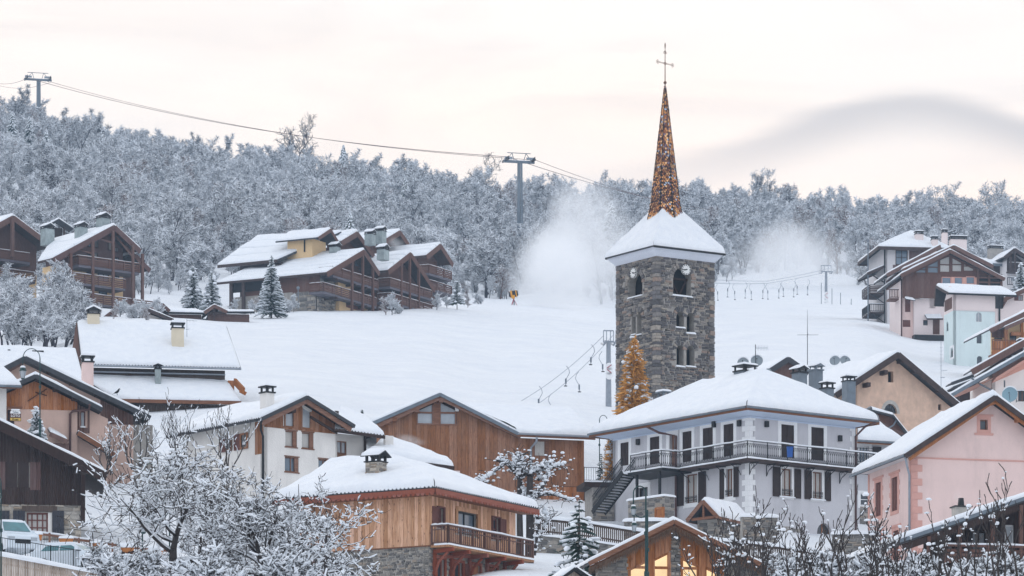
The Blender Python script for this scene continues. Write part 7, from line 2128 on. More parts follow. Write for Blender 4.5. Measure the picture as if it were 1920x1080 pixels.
def left_bits():
 h = House(-30, 800, 117, 8, 'cream_house', 'cream rendered house corner with a snowy roof at the left frame edge')
 R = h.root
 x1 = h.x(12); zt = h.z(728)
 MB().box(-6, x1, 0, 5, -4, zt).build('wall', P_WHITE, R)
 r = h.fx(41, 722, -.9)
 roof_plane(R, (-7, -.9, r[1]), (r[0], -.9, r[1]), (h.x(8, 3), 3, h.z(688, 0, 3)), (-7, 3, h.z(688, 0, 3)), T=.34, th=.12, edges=(1, 1, 0, 1), fascia=W_TRIM, fh=.22, gutter=METAL_C, seed=7, cell=.4)
 h = House(-40, 760, 146, 6, 'snow_roofed_house', 'flat snowy roof behind the old pink gable with two dark vents')
 R = h.root
 x0, x1 = h.x(-60), h.x(165)
 P = [(h.x(-60, -1), -1, h.z(735, 0, -1)), (h.x(165, -1), -1, h.z(738, 5, -1)), (h.x(143, 8), 8, h.z(655, 5, 8)), (h.x(-60, 8), 8, h.z(651, 0, 8))]
 roof_plane(R, *P, T=.3, th=.15, edges=(1, 1, 1, 0), seed=3, cell=.7)
 MB().box(x0, x1 - 1, 0, 8, -4, P[0][2] - .2).build('wall', P_PINKD, R)
 for (px, py) in ((71, 659), (17, 657)):
  p = (h.x(px, 6.8), 6.8, h.z(py, h.x(px, 6.8), 6.8)); k = .45 if px == 71 else .1
  MB().box(p[0] - k, p[0] + k, 6.6, 7.0, p[2] - .35, p[2] + .05).build('roof_vent', METAL_D, R)
left_bits()
def dark_house():
 h = House(152, 1008, 108, 7, 'dark_boarded_house', 'dark brown boarded house on a rubble stone ground floor behind the parked cars')
 R = h.root; fm = h.front(); e = 1.1
 xl = h.x(-60)
 u1, u2 = h.fx(0, 790, -e), h.fx(200, 887, -e); sl = (u1[1] - u2[1]) / (u2[0] - u1[0])
 xm = u1[0] - 4; zm = u1[1] + 4 * sl
 top = lambda u: zm - .4 - (u - xm) * sl if u > xm else zm - .4
 zs = h.z(948)
 fw = fspan(h, 50, 90, 961, 1003); Lf = fspan(h, -25, 5, 961, 1003)
 wall(R, fm, [(xl, -4), (0, -4), (0, top(0)), (xm, top(xm)), (xl, top(xm))], [rect(*fw), rect(*Lf)], MORTAR, .35)
 MB().box(xl, -.1, .4, 8, -4, top(0) - .1).build('interior', BLACK, R)
 pn = fspan(h, 12, 54, 867, 914)
 planks(R, fm, max(xl, h.x(-20)), 0.03, zs, top, .21, W_DARK, [pn], seed=3, th=.05)
 um = (pn[0] + pn[1]) / 2
 for a, b_ in ((pn[0], um - .02), (um + .02, pn[1])):
  o = MB().mbox(fm, a, b_, pn[2], pn[3], 0, .07); sh = o.build('shutter', SHUT_D, R)
 for a, b_ in ((h.x(56), h.x(76)), (h.x(-12), h.x(10))): planks(R, fm, a, b_, pn[2] - .15, pn[3] + .02, .2, W_PURPLE, seed=4, n0=.07, th=.03)
 stones(R, fm, 0, max(xl, h.x(-20)), 0, -1.5, zs, .52, .27, STONE_H, [rect(fw[0] - .12, fw[1] + .3, fw[2] - .2, fw[3] + .35)], 170, 5, .07)
 MB().mbox(fm, fw[0] - .25, fw[1] + .5, fw[3] + .04, fw[3] + .36, -.05, .12).build('lintel', W_PICKET, R)
 window(R, fm, *fw, SHUT_R, CURTAIN, 4, 3, .12, .1, name='french_window')
 MB().mbox(fm, fw[1] + .0, fw[1] + .22, fw[2], fw[3], -.1, .03).build('plaster_reveal', P_WHITE, R)
 for a, b_, c in ((24, 47, 0), (98, 120, .1), (-10, 18, 0)):
  o = fspan(h, a, b_, 958 + c, 1003); planks(R, fm, o[0], o[1], o[2], o[3], .2, SHUT_G, seed=2, n0=.1, th=.03)
  MB().mbox(fm, o[0], o[1], o[3] - .3, o[3] - .2, .14, .17).mbox(fm, o[0], o[1], o[2] + .3, o[2] + .4, .14, .17).build('shutter_ledge', SHUT_G, R)
 roof_plane(R, (u2[0], 9, u2[1]), (u2[0], -e, u2[1]), (xm, -e, zm), (xm, 9, zm), T=.22, th=.2, edges=(1, 1, 0, 1), rake=(W_DARK, .55, 'r'), seed=9, cell=.5, mat=W_DARK)
 MB().bar((0.1, -e + .1, -.1 + top(0)), (.1, .2, zs - .9), .25, .25).box(-.02, .22, -.25, 0, zs - .9, top(0)).build('corner_post', W_DARK, R)
 b = MB().bar((h.x(38), -.6, h.z(834)), (h.x(62), -.6, h.z(829)), .12, .12); b.build('bracing', W_DARK, R)
dark_house()
def lit_gable():
 h = House(1120, 1180, 80, 10, 'stone_gable_house', 'stone gable with warmly lit tall windows and dry tufts hanging under snowy eaves')
 R = h.root; fm = h.front(); e = .8
 ap, l, r = h.fx(1264, 975, -e), h.fx(1104, 1054, -e), h.fx(1462, 1073, -e)
 xm, zm = ap; sl = (zm - l[1]) / (xm - l[0]); sr = (zm - r[1]) / (r[0] - xm)
 top = lambda u: zm - .3 - ((xm - u) * sl if u < xm else (u - xm) * sr)
 x1 = h.x(1440)
 W_ = [(1180, 1213), (1225, 1255), (1278, 1310), (1322, 1353)]
 hs = []; zb = h.z(1110)
 ins = [.85, .95, .95, .85]
 for (a, b_), q in zip(W_, ins):
  u0, u1 = h.x(a), h.x(b_)
  hs.append([(u0, zb), (u1, zb), (u1, top(u1) - q), (u0, top(u0) - q)])
 wall(R, fm, [(0, -3), (x1, -3), (x1, top(x1)), (xm, top(xm)), (0, top(0))], hs, MORTARD, .4)
 MB().box(.2, x1 - .2, 1.5, 6, -3, top(0)).build('interior', BLACK, R)
 for hh in hs:
  f = MB()
  u0, u1 = hh[0][0], hh[1][0]
  for u in (u0, u1): f.mbox(fm, u - .06, u + .06, zb, (hh[3] if u == u0 else hh[2])[1], -.2, .03)
  zc = h.z(1062); f.mbox(fm, u0, u1, zc - .05, zc + .05, -.2, .02)
  f.bar(fm(hh[3][0], hh[3][1], -.08), fm(hh[2][0], hh[2][1], -.08), .2, .1)
  fr_ = f.build('window', W_ORANGE, R)
  MB().add([fm(u, v, -.16) for u, v in hh], [(0, 1, 2, 3)]).build('pane', LIT, fr_)
 for (a, b_), hh in zip(W_, hs):
  u0, u1 = h.x(a) - .12, h.x(b_) + .12
  planks(R, fm, u0, u1, lambda u, hh=hh: hh[3][1] + (u - hh[3][0]) * (hh[2][1] - hh[3][1]) / (hh[2][0] - hh[3][0]) + .04, top, .2, W_ORANGE, seed=int(a), n0=.0)
 for p in (1219, 1316): x = h.x(p); MB().mbox(fm, x - .14, x + .14, zb, top(x), .0, .1).build('post', W_ORANGE, R)
 P_ = (h.x(1257), h.x(1276))
 stones(R, fm, 0, P_[0], P_[1], zb, lambda u: top(u) - .1, .26, .12, STONE_L, (), 60, 5, .08)
 stones(R, fm, 0, 0, h.x(1178), zb, lambda u: top(u) - .05, .34, .14, STONE_L, (), 90, 6, .05)
 stones(R, fm, 0, h.x(1356), x1, zb, lambda u: top(u) - .05, .34, .14, STONE_L, (), 90, 7, .05)
 gable(h, l[0], r[0], xm, -e, 5, l[1], r[1], zm, th=.12, T=.16, rk=(W_TRIM, .18), edges=(1, 1, 0, 1), seed=26, cell=.3)
 MB().bar((l[0] + .1, -e + .1, l[1] - .26), (xm, -e + .1, zm - .28), .12, .22).bar((xm, -e + .1, zm - .28), (r[0] - .1, -e + .1, r[1] - .26), .12, .22).build('barge_beam', W_TRIM, R)
 rg = random.Random(6); sg = []
 for k in range(1500):
  t = rg.random(); s_ = rg.random() < .47
  a = Vector((l[0], -e, l[1])) if s_ else Vector((r[0], -e, r[1]))
  p = a.lerp(Vector((xm, -e, zm)), t) + Vector((0, rg.uniform(-.1, .12), -.26))
  L = rg.uniform(.1, .36)
  q = p + Vector((rg.gauss(0, .05), rg.gauss(0, .05), -L))
  sg.append((*p, *q, .012, .005))
 V, Q = seg_mesh(sg, 3)
 link_mesh('dry_tufts', np_mesh('dry_tufts', [(V, Q, plain('dried_straw', (.20, .13, .09), .9, .3, 2))]), R)['kind'] = 'stuff'
lit_gable()
def low_left_roof():
 h = House(600, 1100, 92, 18, 'shed', 'low shed with a steep dark roof edge at the foot of the chalet stone wall')
 R = h.root
 l, r = h.fx(590, 1030, -.5), h.fx(678, 1084, -.5)
 roof_plane(R, (r[0] + 1, 3, r[1] - .62), (r[0] + 1, -.5, r[1] - .62), (l[0] - .2, -.5, l[1] + .1), (l[0] - .2, 3, l[1] + .1), T=.12, th=.16, edges=(1, 1, 1, 1), rake=(METAL_D, .3, 'r'), cell=.3)
 MB().ext([(l[0], 0, -2), (r[0], 0, -2), (r[0], 0, r[1] - .3), (l[0], 0, l[1] - .4)], (0, 2, 0)).build('wall', W_BROWN, R)
 h = House(1045, 1150, 76, 12, 'small_snowy_shed', 'tiny grey shed roof tip capped with snow at the bottom centre edge', 'shed')
 R = h.root
 ap, l, r = h.fx(1079, 1064, -.3), h.fx(1050, 1085, -.3), h.fx(1112, 1087, -.3)
 gable(h, l[0], r[0], ap[0], -.3, 2.5, l[1], r[1], ap[1], T=.18, th=.08, rk=(METAL_D, .12), cell=.2)
 MB().ext([(l[0] + .2, 0, -1), (r[0] - .2, 0, -1), (r[0] - .2, 0, r[1]), (ap[0], 0, ap[1] - .12), (l[0] + .2, 0, l[1])], (0, 2, 0)).build('wall', W_GREY, R)
low_left_roof()
# ---------------------------------------------------------------- chalets on the bank above the meadow
def chalet_gable(h, R, ap, l, r, y, back, e=1.6, wallm=None, seed=0, bands=6, T=.30, both=True, zb=-3, rk=(W_BROWN, .7), yr=None, ye=None):
 """gable block whose front rake stands at local y; back = depth"""
 a, b_, c = h.fx(*ap, y - e), h.fx(*l, y - e), h.fx(*r, y - e)
 xm, zm = a
 yr = yr if yr is not None else y + back; ye = ye if ye is not None else y + back
 roof_plane(R, (b_[0], ye, b_[1]), (b_[0], y - e, b_[1]), (xm, y - e, zm), (xm, yr, zm), th=.25, T=T, edges=(1, 1, 0, 1), rake=(rk[0], rk[1], 'r'), seed=seed, bands=bands, cell=1.2, over=.05, fascia=W_TRIMD, fh=.3, mat=W_TRIMD)
 if both: roof_plane(R, (c[0], y - e, c[1]), (c[0], ye, c[1]), (xm, yr, zm), (xm, y - e, zm), th=.25, T=T, edges=(1, 1, 0, 1), rake=(rk[0], rk[1], 'l'), seed=seed + 9, bands=0, cell=1.4, mat=W_TRIMD)
 sl = (zm - b_[1]) / (xm - b_[0]); sr = (zm - c[1]) / (c[0] - xm)
 top = lambda u: zm - .45 - ((xm - u) * sl if u < xm else (u - xm) * sr)
 x0, x1 = b_[0] + 1.0, c[0] - 1.0
 wm = wallm or W_BROWN
 MB().ext([(x0, y + .3, zb), (x1, y + .3, zb), (x1, y + .3, top(x1)), (xm, y + .3, top(xm)), (x0, y + .3, top(x0))], (0, max(1, min(back, ye - y, yr - y) - 1.5), 0)).build('wall', wm, R)
 return top, x0, x1, xm, zm
def balcony(R, m, x0, x1, y0, y1, z, mat=W_BROWN, hgt=1.1, ends=True, **k):
 b = MB().box(x0, x1, y0, y1, z - .28, z).build('balcony', plain('balcony_slab', (.13, .12, .14), .8) if 'balcony_slab' not in MATS else MATS['balcony_slab'], R)
 railing(b, ([(x0, y1, z), (x0, y0, z)] if ends else [(x0, y0, z)]) + [(x1, y0, z)], hgt, mat, .22, 2.2, .12, .07, .14, True, 'boards', **k)
 return b
def stepped_chalet():
 h = House(604, 578, 250, 62, 'stepped_chalet', 'big stepped timber chalet with five snowy gables, ochre dormer and stacked balconies', 'chalet')
 R = h.root; fm, lm = h.front(), h.left()
 y = 0; e = 2.0
 top, x0, x1, xm, zm = chalet_gable(h, R, (683, 468), (613, 510), (711, 510), y, 20, e, seed=1, bands=6,
          yr=h.y(507, h.fx(683, 468, -2)[0]), ye=h.y(407, h.fx(613, 510, -2)[0]), wallm=W_BROWN, zb=h.z(546))
 xl, xr = x0, x1
 wl = h.y(432, x0)
 ml = h.left(x0 - .02)
 za = h.z(575, x0, 5)
 ys0, ys1 = h.y(600, x0), h.y(549, x0)
 ysc = h.y(430, x0)
 b = MB().box(x0 - .0, x1, .3, ysc, -4, h.z(546)).build('lower_body', MORTARD, R)
 planks(R, ml, ys0, ys1, h.z(546, x0, ys0), h.z(516, x0, ys0), .5, W_BROWN, seed=5)
 stones(R, ml, -math.pi / 2, .2, h.y(555, x0), -1, h.z(547, x0, 2), .75, .35, STONE_L, (), 60, 9, .08)
 stones(R, fm, 0, x0, h.x(629), -1, h.z(512), .75, .35, STONE_L, (), 40, 10, .08)
 for px in (437, 460, 520):
  yy = h.y(px, x0 - .5); MB().box(x0 - .8, x0 - .45, yy, yy + .4, -2, h.z(524, x0, yy) - .3).build('post', W_TRIMD, R)
 MB().box(x0 - .5, x0 - .03, h.y(520, x0), h.y(436, x0), h.z(552, x0, 15), h.z(531, x0, 15)).build('gallery_shade', BLACK, R)  # black box added to stand for the shade under the eave
 u0, u1 = h.x(629), h.x(682)
 MB().box(u0, u1, -.6, .3, -3, h.z(549)).build('plastered_bay', P_YELLOW, R)
 MB().box(h.x(628), h.x(652), -.5, .29, h.z(546), h.z(518)).build('plastered_bay', P_YELLOW, R)
 for (a, b_, c, d) in ((649, 658, 567, 577), (661, 680, 571, 582)):
  o = fspan(h, a, b_, c, d, -.6); MB().mbox(h.front(-.6), o[0], o[1], o[2], o[3], -.02, .06).build('opening', SHUT_R, R)
 for (a, b_, c, d, yy) in ((609, 620, 512, 528, .3), (651, 668, 523, 535, .3), (684, 700, 532, 548, .3), (664, 678, 487, 502, .3), (690, 700, 545, 560, .3)):
  o = fspan(h, a, b_, c, d, yy); window(R, h.front(yy), *o, W_BROWN, GLASS_B, 2, 1, -.08, .12)
 xa = h.x(604, -1.6); xb = h.x(703, -1.6)
 zb1 = h.z(546, h.x(604, -1.6), -1.6); zb2 = h.z(516, h.x(622, -1.6), -1.6)
 balcony(R, fm, xa, xb, -1.8, .3, zb1); balcony(R, fm, h.x(622, -1.6), xb + .5, -1.8, .3, zb2)
 for px in (660, 680, 699):
  x = h.x(px, -1.9); MB().bar((x, -1.9, zb1 - 1.5), (x, -1.9, top(x)), .3, .3).build('post', W_BROWN, R)
 for px in (655, 676, 697, 620):
  x = h.x(px, -1); MB().bar((x, .2, zb1 - .5), (x, -2.0, zb1 - .4), .25, .25).bar((x, .2, zb2 - .5), (x, -2.0, zb2 - .4), .25, .25).build('beam_end', W_TRIMD, R)
 chalet_gable(h, R, (670, 434), (640, 452), (714, 495), 4, 14, 1.5, seed=21, bands=4, zb=h.z(520), yr=h.y(610, h.fx(670, 434, 2.5)[0]), ye=h.y(600, h.fx(640, 452, 2.5)[0]))
 q = [(408, 496), (452, 494), (606, 452), (506, 445)]
 xx = xm + 1.0
 P = []
 x_e, x_r = x0 + 3, xm + 1.5
 ya, yb = h.y(408, x_e), h.y(470, x_e)
 roof_plane(R, (x_e, ya, h.z(497, x_e, ya)), (x_e, h.y(520, x_e), h.z(497, x_e, ya)), (x_r + 3, h.y(640, x_r + 3), h.z(447, x_r + 3, h.y(508, x_r + 3))), (x_r + 3, h.y(482, x_r + 3), h.z(444, x_r + 3, h.y(482, x_r + 3))), T=.3, th=.3, edges=(1, 1, 1, 1), bands=4, cell=1.3, seed=41, fascia=W_TRIMD, fh=.4)
 MB().box(x_e + 1, x_r + 6, h.y(520, x_e), h.y(450, x_e + 1), -3, h.z(500, x_e, ya)).build('rear_wall', W_TRIMD, R)
 t3, a3, b3, m3, z3 = chalet_gable(h, R, (770, 473), (728, 506), (815, 541), -1, 13, 1.6, seed=61, bands=4, zb=-3)
 zb = h.z(538, a3, -2.6)
 balcony(R, fm, a3 - .6, b3 + .2, -2.6, -.7, zb); balcony(R, fm, a3 - .6, b3 + .2, -2.6, -.7, h.z(566, a3, -2.6))
 for px in (752, 768, 785): x = h.x(px, -2.6); MB().bar((x, -2.6, -1), (x, -2.6, t3(x)), .3, .3).build('post', W_BROWN, R)
 t4, a4, b4, m4, z4 = chalet_gable(h, R, (750, 432), (712, 455), (781, 478), 8, 12, 1.5, seed=81, bands=3, zb=h.z(510))
 t5, a5, b5, m5, z5 = chalet_gable(h, R, (826, 457), (800, 478), (849, 493), 2, 12, 1.6, seed=101, bands=3, zb=-3)
 balcony(R, fm, a5 - .6, b5 + .4, .3, 2.2, h.z(513, a5, .4)); balcony(R, fm, a5 - .3, b5 + .4, .3, 2.2, h.z(541, a5, .4))
 ap, l = h.x(602), None
 yd0, yd1 = h.y(585, xm), h.y(539, xm)
 xd = xm - 2.6; yd0, yd1 = h.y(585, xd), h.y(539, xd)
 zt = h.z(447, xd, yd0); zlo = h.z(474, xd, yd0)
 MB().box(xd, xd + 3.6, yd0, yd1, zlo - 2, zt).build('dormer_wall', P_YELLOW, R)
 roof_plane(R, (xd - .9, yd1 + 1.3, zt - .1), (xd - .9, yd0 - 1.5, zt - .1), (xd + 2.3, yd0 - 1.5, zt + 1.5), (xd + 2.3, yd1 + 1.3, zt + 1.5), T=.28, th=.2, edges=(1, 1, 0, 1), rake=(W_BROWN, .45, 'r'), cell=.8, seed=3)
 roof_plane(R, (xd + 4.5, yd0 - 1.5, zt), (xd + 4.5, yd1 + 1.3, zt), (xd + 2.3, yd1 + 1.3, zt + 1.5), (xd + 2.3, yd0 - 1.5, zt + 1.5), T=.28, th=.2, edges=(1, 1, 0, 1), rake=(W_BROWN, .45, 'l'), cell=.8, seed=8)
 downpipe(R, [(xd - .1, yd0 + 1.1, zt - .1), (xd - .1, yd0 + 1.1, zlo + .2)], METAL_D, .1)
 for (px, r0, r1, x, w_) in ((628, 473, 464, xm - .8, 1.1), (694, 446, 440, xm + 4, 1.1), (714, 444, 434, xm + 7.5, 1.1), (718, 474, 469, xm + 2.5, 1.4)):
  yy = h.y(px, x); chimney(R, x, yy, h.z(r0, x, yy) - 1, h.z(r1, x, yy), w_, 1.1, LEAD, style='hat')
stepped_chalet()
def bank_chalets():
 h = House(132, 560, 236, 40, 'balconied_chalet', 'mauve brown chalet with posts, three balcony rows and patina chimneys above shrubs', 'chalet')
 R = h.root; fm = h.front()
 y = 0; e = 2.0
 xe = h.fx(100, 484, -2)[0]; xmm = h.fx(215, 421, -2)[0]
 top, x0, x1, xm, zm = chalet_gable(h, R, (215, 422), (101, 483), (263, 467), y, 18, e, W_PURPLE, seed=3, bands=3, ye=h.y(70, xe), yr=h.y(97, xmm), zb=h.z(502), rk=(W_PURPLE, .7))
 MB().box(x0, x1, .31, 2, -6, h.z(503)).build('lower_body', P_YELLOW, R); MB().box(x0 + .1, x1 - .1, 2.01, h.y(85, x0), -6, h.z(503)).build('side_body', W_PURPLE, R)  # side part in dark brown, standing in for shadow and trees
 a, b_ = h.fx(253, 475, -1.2), h.fx(281, 504, -1.2)
 roof_plane(R, (b_[0], -1.2, b_[1]), (b_[0], 10, b_[1]), (a[0], 10, a[1]), (a[0], -1.2, a[1]), T=.3, th=.25, edges=(1, 1, 0, 1), rake=(W_PURPLE, .6, 'l'), cell=1.2)
 MB().box(x1 - .2, b_[0] - 1, .5, 9, -6, b_[1] - .3).build('side_bay', W_PURPLE, R)
 m3 = h.front(.3)
 for (p, q, c, d, g) in ((164, 174, 454, 464, GLASS_B), (176, 184, 448, 465, GLASS_D), (202, 209, 454, 470, CURTAIN), (214, 221, 464, 473, GLASS_P), (163, 183, 473, 489, GLASS_D), (214, 222, 482, 495, GLASS_B),
      (162, 171, 506, 515, GLASS_D), (183, 203, 511, 528, GLASS_P), (215, 223, 515, 522, GLASS_D), (185, 200, 546, 554, GLASS_B)):
  o = fspan(h, p, q, c, d, .3); window(R, m3, *o, W_TRIMD, g, 2, 1, -.08, .1)
 yb = -2.2
 for (p, q, r_) in ((147, 261, 494), (134, 235, 526), (140, 300, 556)):
  z = h.z(r_ + (2 if r_ < 540 else 8), h.x(p, yb), yb)
  xa, xb = h.x(p, yb), h.x(q, yb)
  balcony(R, fm, xa, xb, yb, .3, z)
 for px in (133, 174, 212, 249, 267):
  x = h.x(px, -2.3); MB().bar((x, -2.3, -3), (x, -2.3, min(top(x), zm) - .1), .3, .3).bar((x, -2.3, min(top(x), zm) - 1.6), (x - 1.6, -1.0, min(top(x - 1.6), zm) - .1), .22, .22).build('post', W_BROWN, R)
 for (px, r0, r1, x, w_) in ((89, 446, 430, xm - 2.5, 1.3), (152, 443, 427, xm - 2.2, 1.15), (193, 423, 410, xm + .4, 1.25)):
  yy = h.y(px, x); chimney(R, x, yy, h.z(r0, x, yy) - 1, h.z(r1, x, yy), w_, 1.2, LEAD, style='hat')
 h = House(-40, 560, 240, 40, 'red_brown_chalet', 'red brown chalet gable with two snowy balcony rows at the left frame edge', 'chalet')
 R = h.root; fm = h.front()
 top, x0, x1, xm, zm = chalet_gable(h, R, (25, 404), (-70, 455), (100, 460), 0, 18, 2.0, W_BROWN, seed=13, bands=0, zb=h.z(498))
 MB().box(x0, x1, .31, 3, -6, h.z(499)).build('lower_body', P_YELLOW, R)
 yb = -2.0
 for (p, q, r_, dx) in ((-40, 56, 485, 0), (-40, 66, 520, 0)):
  balcony(R, fm, h.x(p, yb), h.x(q, yb), yb, .3, h.z(r_ - 6, h.x(p, yb), yb))
 x = h.x(23, -2.2); MB().bar((x, -2.2, h.z(486, x)), (x, -2.2, top(x) + .2), .4, .4).build('post', W_BROWN, R)
 m3 = h.front(.3)
 for (p, q, c, d, g) in ((46, 55, 490, 500, GLASS_D), (18, 30, 487, 499, GLASS_D)):
  o = fspan(h, p, q, c, d, .3); window(R, m3, *o, W_TRIMD, g, 2, 1, -.08, .1)
 p = W(107, 452, 268)
 t = empty('log_shelter', p, .3, 'small dark wooden shelter in the trees behind the leftmost chimney', 'shelter')
 MB().box(-1, -.75, -.8, -.5, -2, 1.9).box(.75, 1, -.8, -.5, -2, 1.9).box(-.8, .8, .3, .6, -2, 1.9).build('frame', W_TRIMD, t)
 for sg in (-1, 1): roof_plane(t, (sg * 2, -1.4, 1.7), (sg * 2, 1.4, 1.7), (0, 1.4, 2.9), (0, -1.4, 2.9), T=.25, th=.15, edges=(1, 1, 0, 1), cell=.6)
bank_chalets()
def garages():
 for i, (px, D, apx, lf, rt, right_eave, lab) in enumerate((
   (305, 226, (304, 568), (296, 577), (318, 581), 388, 'low brown garage with long snowy roof, gable at its left end'),
   (384, 226, (402, 571), (383, 584), (426, 583), 478, 'low brown garage with central gable nearest the stepped chalet'))):
  h = House(px, 598, D, 8, 'garage', lab, 'garage', 'low garages at the meadow edge')
  R = h.root
  a, l, r = h.fx(*apx, -.8), h.fx(*lf, -.8), h.fx(*rt, -.8)
  xr = h.x(right_eave, -.8)
  gable(h, l[0], r[0], a[0], -.8, 4, l[1], r[1], a[1], T=.22, th=.16, rk=(W_BROWN, .4), cell=.6, seed=i)
  zt = h.z(584 if i == 0 else 583, 0, -.6)
  roof_plane(R, (a[0] + .5, -.5, zt), (xr, -.5, zt - (0 if i == 0 else -.1)), (xr - .8, 4, a[1] - .1), (a[0] + .5, 4, a[1] + .1), T=.25, th=.16, edges=(1, 1, 0, 0), cell=.6, fascia=METAL_D, fh=.25, seed=i + 3)
  MB().box(l[0] + .5, xr - .6, 0, 4, -3, zt - .2).build('wall', W_BROWN, R)
  MB().ext([(l[0] + .4, -.02, l[1] - .2), (r[0] - .4, -.02, r[1] - .2), (a[0], -.02, a[1] - .2)], (0, .3, 0)).build('gable_boards', W_TRIMD, R)
  MB().bar((a[0], -.5, -1), (a[0], -.5, a[1] - .3), .2, .2).bar((l[0] + .6, -.5, l[1] - .2), (r[0] - .4, -.5, r[1] - .2), .2, .2).build('timber_frame', W_TRIMD, R)
 h = House(262, 606, 220, 14, 'garage', 'yellowish garage with small snowy gable nearest the long smooth roof', 'garage', 'low garages at the meadow edge')
 R = h.root
 a, l, r = h.fx(271, 576, -.8), h.fx(252, 588, -.8), h.fx(325, 598, -.8)
 gable(h, l[0], r[0], a[0], -.8, 4, l[1], r[1], a[1], T=.24, th=.16, rk=(W_TRIMD, .4), cell=.6, tiles=True)
 MB().ext([(l[0] + .8, 0, -3), (r[0] - 1.2, 0, -3), (r[0] - 1.2, 0, r[1] + .1), (a[0], 0, a[1] - .4), (l[0] + .8, 0, l[1])], (0, 3.5, 0)).build('wall', P_CREAM, R)
 planks(R, h.front(0), l[0] + .8, a[0] + 1.5, h.z(590), lambda u: a[1] - .4 - abs(u - a[0]) * .3, .3, W_BROWN, seed=3)
 h = House(193, 606, 222, 14, 'shed', 'tiny dark red shed gable among shrubs beside the cream hooded chimney', 'shed')
 R = h.root
 a, l, r = h.fx(208, 584, -.5), h.fx(192, 596, -.5), h.fx(223, 596, -.5)
 gable(h, l[0], r[0], a[0], -.5, 3, l[1], r[1], a[1], T=.15, th=.16, rk=(W_BROWN, .35), cell=.6)
 MB().ext([(l[0] + .3, 0, -2), (r[0] - .3, 0, -2), (r[0] - .3, 0, r[1]), (a[0], 0, a[1] - .3), (l[0] + .3, 0, l[1])], (0, 2.5, 0)).build('wall', W_BROWN, R)
garages()
# ---------------------------------------------------------------- chairlift, drag lifts, snow gun
def cable(pts, sag, r, name, label, mat=METAL_D, group=None, n=24):
 b = MB()
 for a, c in zip(pts[:-1], pts[1:]):
  a, c = Vector(a), Vector(c)
  L = [a.lerp(c, k / n) - Vector((0, 0, sag * 4 * (k / n) * (1 - k / n))) for k in range(n + 1)]
  b.tube(L, r, 4)
 return b.build(name, mat, None, label=label, cat='cable', group=group)
def lift_pylon(px, pyb, pyt, D, wpx, yaw, label):
 p = W(px, pyb, D); hgt = (pyb - pyt) * D / 3600; hw = wpx * D / 3600 / 2
 t = empty('lift_pylon', p, yaw, label, 'lift pylon', 'chairlift pylons')
 MB().tube([(0, 0, -3), (0, 0, hgt - 1)], [.42, .32], 10).build('mast', METAL_C, t, smooth=True)
 b = MB().bar((-hw, 0, hgt - 1.0), (hw, 0, hgt - 1.0), .4, .45)
 b.bar((-.9, 0, hgt - 1), (-1.4, 0, hgt + .7), .12, .12).bar((.9, 0, hgt - 1), (1.4, 0, hgt + .7), .12, .12).bar((-hw * .8, 0, hgt - .8), (-1.4, 0, hgt + .7), .1, .1).bar((hw * .8, 0, hgt - .8), (1.4, 0, hgt + .7), .1, .1).bar((-hw * .75, 0, hgt + .7), (hw * .75, 0, hgt + .7), .12, .12)
 b.build('crossarm', METAL_C, t)
 for s_ in (-1, 1):
  b = MB().bar((s_ * hw * .85, -2.4, hgt - .9), (s_ * hw * .85, 2.4, hgt - .7), .25, .3)
  for k in range(8): b.disc((s_ * hw * .85 - .06, -2.1 + k * .6, hgt - .55), (1, 0, 0), .24, .12, 10)
  b.build('sheave_train', METAL_D, t)
  MB().bar((s_ * hw * .45, -.4, hgt - .4), (s_ * hw * .95, -.4, hgt - .35), .06, .5).build('walkway', METAL_G, t)
 s = MB().bar((-hw, 0, hgt - .74), (hw, 0, hgt - .74), .35, .1); s.build('snow_cover', SNOW, t)
 for k in range(int(hgt / .6)): pass
 MB().bar((.55, -.3, 0), (.45, -.3, hgt - 1), .35, .06).build('ladder', METAL_C, t)
 return p
lift_pylon(71, 235, 142, 470, 52, .25, 'grey chairlift pylon above the trees at the upper left')
lift_pylon(973, 420, 294, 372, 60, .25, 'grey chairlift pylon on the hillside left of the spire')
for s_, (y0, y1, y2, y3), nm in ((-1, (134, 148, 294, 366), 'upper'), (1, (142, 156, 300, 372), 'lower')):
 L, P1, P2 = W(-60, y0 - 10, 540), W(74 + s_ * 22, y1 - 2, 470), W(978 + s_ * 26, y2, 372)
 cable([L, P1, P2, W(1560, 420 + s_ * 6, 470)], 3.0, .055 if s_ < 0 else .045, 'lift_cable', f'{nm} chairlift cable sagging across the pale sky', METAL_B, 'chairlift cables')
